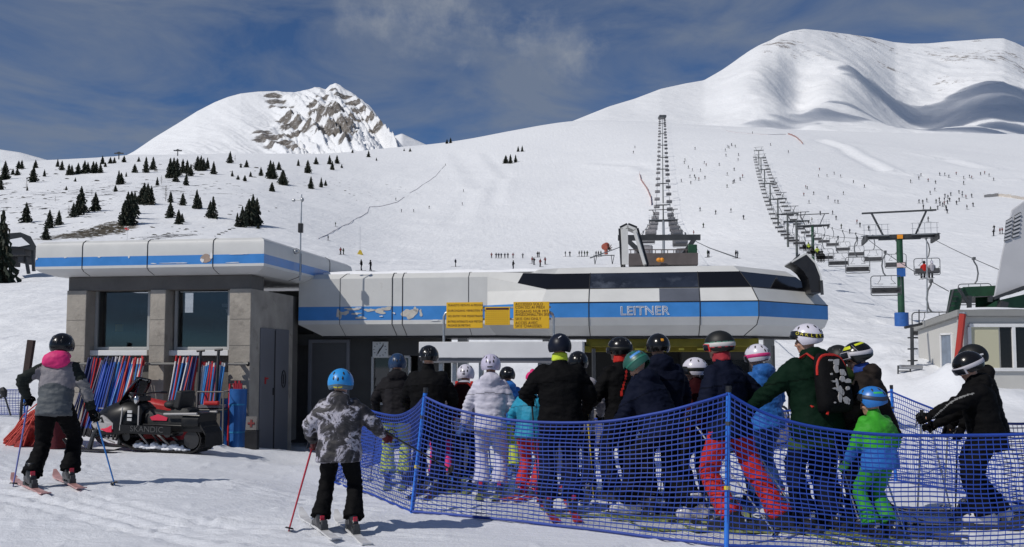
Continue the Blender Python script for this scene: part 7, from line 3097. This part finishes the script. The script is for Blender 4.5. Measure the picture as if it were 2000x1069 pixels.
# ------------------------------------------------------------------ backpacks
def backpack(label, rec, w, h, dth, mt, top=None, marks=None, mk=None):
    root, info, Wm = rec
    s = info['s']
    X, D, Fw = info['X'], info['d'], info['F']
    base = Wm @ (info['Hc'] - Fw * (.165 * s) + D * .04 * s)
    R3 = Wm.to_3x3() @ Matrix((X, Fw, D)).transposed()
    t = thing('backpack', label, 'backpack', base)
    t.rotation_mode = 'QUATERNION'
    t.rotation_quaternion = R3.to_quaternion()
    m = MB()
    rs = []
    for z, a, b in ((0, .8, .55), (.03, .95, .8), (.15, 1, 1), (.45, 1, .95), (.75, .92, .8), (.92, .78, .6), (1.0, .5, .35)):
        rs.append([Vector((w / 2 * a * math.copysign(abs(math.cos(q)) ** .6, math.cos(q)), -dth / 2 * b + dth / 2 * b * math.copysign(abs(math.sin(q)) ** .6, math.sin(q)), z * h)) for q in np.linspace(0, 2 * PI, 20, endpoint=False)])
    m.rings(rs)
    m.build('bag', mt, t, 60)
    for sg_ in (-1, 1):
        m = MB()
        m.tube([(sg_ * w * .30, -.01, h * .9), (sg_ * w * .36, .06, h * 1.02), (sg_ * w * .42, .16, h * .95), (sg_ * w * .45, .25, h * .7), (sg_ * w * .48, .18, h * .3), (sg_ * w * .45, .02, h * .1)], [(.022, .010)] * 6, 8)
        m.build('shoulder_strap', top or mt, t)
    if top:
        m = MB()
        rr = [(math.copysign(abs(math.cos(q)) ** .6, math.cos(q)), math.sin(q)) for q in np.linspace(0, PI, 14)]
        m.tube([(w * .47 * a, -dth * .5, h * (.62 + .34 * b)) for a, b in rr], .014, 6)
        m.tube([(-w * .3, -dth * .6, h * .05), (-w * .36, -dth * .62, -.02)], .012, 6)
        m.build('trim', top, t)
    if marks:
        rgm = random.Random(8)
        m = MB()
        for (a, b, c, d_) in marks:
            y = -dth * 1.0 - .001
            n = 9
            pts = [(a + c * math.cos(2 * PI * i / n) * rgm.uniform(.5, 1.15), b + d_ * math.sin(2 * PI * i / n) * rgm.uniform(.6, 1.1)) for i in range(n)]
            m.prism(pts, .010, lambda tt, p, q: Vector((p, y * (1 - .12 * max(0, q / h - .5)) + tt, q)))
        m.build('print', mk, t, 0)
    return t


backpack('black backpack with white print and red trim on the skier in dark green', r15, .35, .54, .17, cloth('pack_black', (.010, .010, .011)), c_red,
         [(-.08 + .05 * (k % 4) + .012 * (k % 3), .08 + .085 * (k // 4) + .02 * ((k * 5) % 3), .014 + .016 * ((k * 7) % 3), .010 + .012 * ((k * 3) % 4)) for k in range(18)], mat('pack_print', (.34, .33, .33), .6))
backpack('red backpack with white side marks worn by the skier in the white jacket', r3, .27, .46, .13, cloth('pack_maroon', (.04, .01, .012)), c_red,
         [(-.11, .10 + .05 * k, .014, .020) for k in range(6)], white_e)

# ------------------------------------------------------------------ distant skiers on the slopes
fig_cols = [('black', c_black), ('dark blue', c_navy), ('dull red', cloth('dull_red', (.16, .02, .02))), ('charcoal', c_charcoal), ('grey', c_slate), ('olive', c_olive)]
FIG = []
fm = [(.0, 0), (.35, 1)]
for i, (cn, cm) in enumerate(fig_cols):
    t = thing('person', 'x', 'person')
    m = MB()
    lg = .16 if i % 2 else .10
    m.tube([(-lg, .04, .05), (-.09, .06, .48), (-.06, 0, .92)], [.07, .075, .10], 7)
    m.tube([(lg, -.04, .05), (.10, .05, .48), (.06, 0, .92)], [.07, .075, .10], 7)
    m.build('trousers', c_black if i % 3 else c_navy, t)
    m = MB()
    m.tube([(0, 0, .85), (0, .02, 1.1), (0, .05, 1.38), (0, .05, 1.48)], [.17, .18, .19, .08], 8)
    for s_ in (-1, 1):
        m.tube([(s_ * .18, .05, 1.38), (s_ * .30, .05, 1.15), (s_ * .28, .25, 1.02)], [.07, .06, .05], 6)
    m.build('jacket', cm, t)
    m = MB()
    m.ell((0, .06, 1.60), (.11, .125, .13), 9, 7)
    m.build('helmet', (h_black, h_white, h_matt)[i % 3], t)
    m = MB()
    for s_ in (-1, 1):
        m.box((s_ * lg, .1, .02), (.09, 1.6, .03))
    m.build('ski', ski_cols[1], t, 0)
    FIG.append([t, False])
rg = random.Random(77)


def far_person(x, y, group, ctx, s=1.0, kind=None, yaw=None):
    p = hit(x, y, 60)
    k = kind if kind is not None else rg.choice((0, 0, 1, 1, 2, 3, 3, 4, 5))
    s = s * max(1.0, min(1.12, p.y / 500))
    lab = 'tiny skier in %s %s' % (fig_cols[k][0], ctx)
    yw = rg.uniform(-2.5, 2.5) if yaw is None else yaw
    if not FIG[k][1]:
        t = FIG[k][0]
        FIG[k][1] = True
        t.location, t.rotation_euler, t.scale = p, (0, 0, yw), (s, s, s)
        t['label'], t['group'] = lab, group
    else:
        dup(FIG[k][0], p, yw, lab, group, s)


for x in (960, 969, 974, 979, 986, 992, 1002, 1021):
    far_person(x, 505, 'skiers lined up on the lower piste', 'in the row on the lower piste behind the roof', .95, yaw=0)
for x, y, k in ((1050, 503, 0), (1053, 503, 3), (1039, 516, 2), (1043, 518, 0), (1065, 517, 2), (1055, 522, 2), (1002, 528, 0), (890, 522, 1)):
    far_person(x, y, 'skiers lined up on the lower piste', 'near the row on the lower piste behind the roof', 1, k)
for x in (1104, 1113, 1131, 1136, 1142, 1147, 1164, 1169, 1174):
    far_person(x, 502, 'skiers left of the snow gun', 'on the flat piste left of the snow gun', 1)
for x, y in ((1382, 503), (1385, 503), (1437, 505), (1441, 505), (1374, 446)):
    far_person(x, y, 'skiers right of the central lift', 'right of the central lift near the station roof', 1)
for x, y in ((665, 498), (671, 498), (641, 471), (706, 529), (724, 530), (655, 443), (784, 415), (808, 415), (838, 408), (773, 392), (903, 402), (905, 376), (870, 325)):
    far_person(x, y, 'skiers on the left piste', 'scattered on the wide piste left of the central lift', 1)
for k in range(30):
    x, y = rg.uniform(1315, 1470), rg.uniform(285, 360)
    if x < 1330 or 1380 < x < 1384:
        x += 12
    far_person(x, y, 'skiers high between the two lifts', 'high on the piste between the two chairlifts', 1.1)
for k in range(7):
    far_person(rg.uniform(1340, 1460), rg.uniform(360, 470), 'skiers between the two lifts', 'coming down between the two chairlifts', 1)
for k in range(34):
    x = rg.gauss(1858, 36)
    y = 398 + rg.gauss(0, 16)
    far_person(min(1975, max(1770, x)), y, 'skiers gathered on the upper right piste', 'in the scattered crowd on the upper right piste', 1.05)
for k in range(16):
    far_person(1780 + k * 11 + rg.uniform(-4, 4), 346 + rg.uniform(-5, 14), 'skiers on the traverse at the upper right', 'on the traverse at the upper right', 1.1)
for k in range(26):
    far_person(rg.uniform(1560, 1700), rg.uniform(330, 460), 'skiers on the right piste', 'scattered on the bumpy piste right of the open chairlift', .9)
for x, y in ((1941, 462), (1942, 452), (1953, 458), (1958, 457)):
    far_person(x, y, 'skiers left of the louvred hood', 'close to the left of the louvred grey hood', 1, 2 if x > 1950 else 0)
for x, y in ((1540, 300), (1505, 285), (1470, 262), (1290, 262), (1240, 290), (1237, 300)):
    far_person(x, y, 'skiers near the crest', 'near the crest below the shaded hollow', 1.1)


# riders on the open chairs
def rider(c, px_off, mt, lab, mh):
    ch, p = c
    t = thing('person', lab, 'person', p, ch.rotation_euler[2], 'riders on the right-hand chairlift')
    m = MB()
    x = px_off
    m.tube([(x, .10, -2.62), (x, .02, -2.35), (x, .0, -2.08), (x, .0, -1.98)], [.17, .18, .18, .08], 9)
    for s_ in (-1, 1):
        m.tube([(x + s_ * .18, 0, -2.1), (x + s_ * .24, .1, -2.35), (x + s_ * .15, .35, -2.35)], [.065, .06, .05], 7)
    m.build('jacket', mt, t)
    m = MB()
    for s_ in (-1, 1):
        m.tube([(x + s_ * .1, .08, -2.58), (x + s_ * .11, .52, -2.55), (x + s_ * .11, .58, -3.02)], [.09, .08, .07], 7)
    m.build('trousers', c_black, t)
    m = MB()
    m.ell((x, .02, -1.86), (.115, .13, .13), 10, 8)
    m.build('helmet', mh, t)
    m = MB()
    for s_ in (-1, 1):
        m.box((x + s_ * .11, .75, -3.07), (.09, 1.6, .03))
    m.build('ski', ski_cols[1], t, 0)


rider(occ[(1, 1)], -.2, c_red, 'rider in red sitting on the chair right of the green tower', h_matt)
rider(occ[(1, 1)], .35, c_silver, 'rider in pale grey beside the one in red on the chair', h_white)
for key, lab in (((0, 4), 'two riders'), ((0, 5), 'rider'), ((0, 6), 'rider')):
    if key in occ:
        for x, mt, cn in ((-.35, c_neon, 'neon yellow'), (.2, c_black, 'black')) if key[1] != 4 else ((.25, c_black, 'black'), (.65, c_charcoal, 'charcoal')):
            rider(occ[key], x, mt, 'rider in %s on a chair left of the green tower' % cn, h_matt)
# skiers coming up on the central bubble chairs are hidden by the hoods

# ------------------------------------------------------------------ cloud whose shadow lies on the right-hand mountain
mo = bpy.data.objects['mountain']
bv = BVHTree.FromPolygons([v.co for v in mo.data.vertices], [tuple(p.vertices) for p in mo.data.polygons])
m = MB()
for px, py, rx, ry, rz in ((2010, 188, 150, 150, 46), (1950, 208, 150, 110, 40), (1890, 212, 130, 80, 34), (1830, 212, 110, 60, 28),  (1985, 215, 150, 130, 60), (1930, 222, 120, 100, 55), (1880, 232, 110, 70, 50), (1965, 250, 120, 90, 45), (1830, 232, 90, 45, 40), (1785, 222, 75, 40, 36), (1745, 206, 70, 36, 32), (1722, 192, 50, 26, 26), (1900, 252, 110, 50, 40),
                          (1620, 222, 60, 26, 24), (1590, 234, 60, 22, 22), (1680, 214, 70, 26, 24), (1530, 246, 60, 18, 12), (1460, 250, 60, 14, 9), (2060, 220, 160, 140, 60)):
    a, b = ray(px, py)
    r = bv.ray_cast(Vector((0, 0, CH)), Vector((a, 1, b)).normalized())
    if r[0] is None:
        continue
    m.ell(r[0] + SUN * 950, (rx, ry, rz), 20, 12)
cl = m.build('cloud', mat('x', (1, 1, 1)), None, 180)
r = cl.modifiers.new('r', 'REMESH')
r.mode = 'VOXEL'
r.voxel_size = 9
cm = bpy.data.materials.new('cloud_vapour')
cm.use_nodes = True
t = NT(cm.node_tree)
t.n.clear()
t.new('OutputMaterial', {'Volume': t.new('VolumePrincipled', {'Color': (.95, .96, 1.0), 'Density': .024, 'Anisotropy': .3})})
QUEUE.append((cl, [cm], (lambda co, no: np.array([12 * noise.noise(Vector(p) / 60) + 6 * noise.noise(Vector(p) / 22) for p in co]), None)))
flush()
structure(cl)
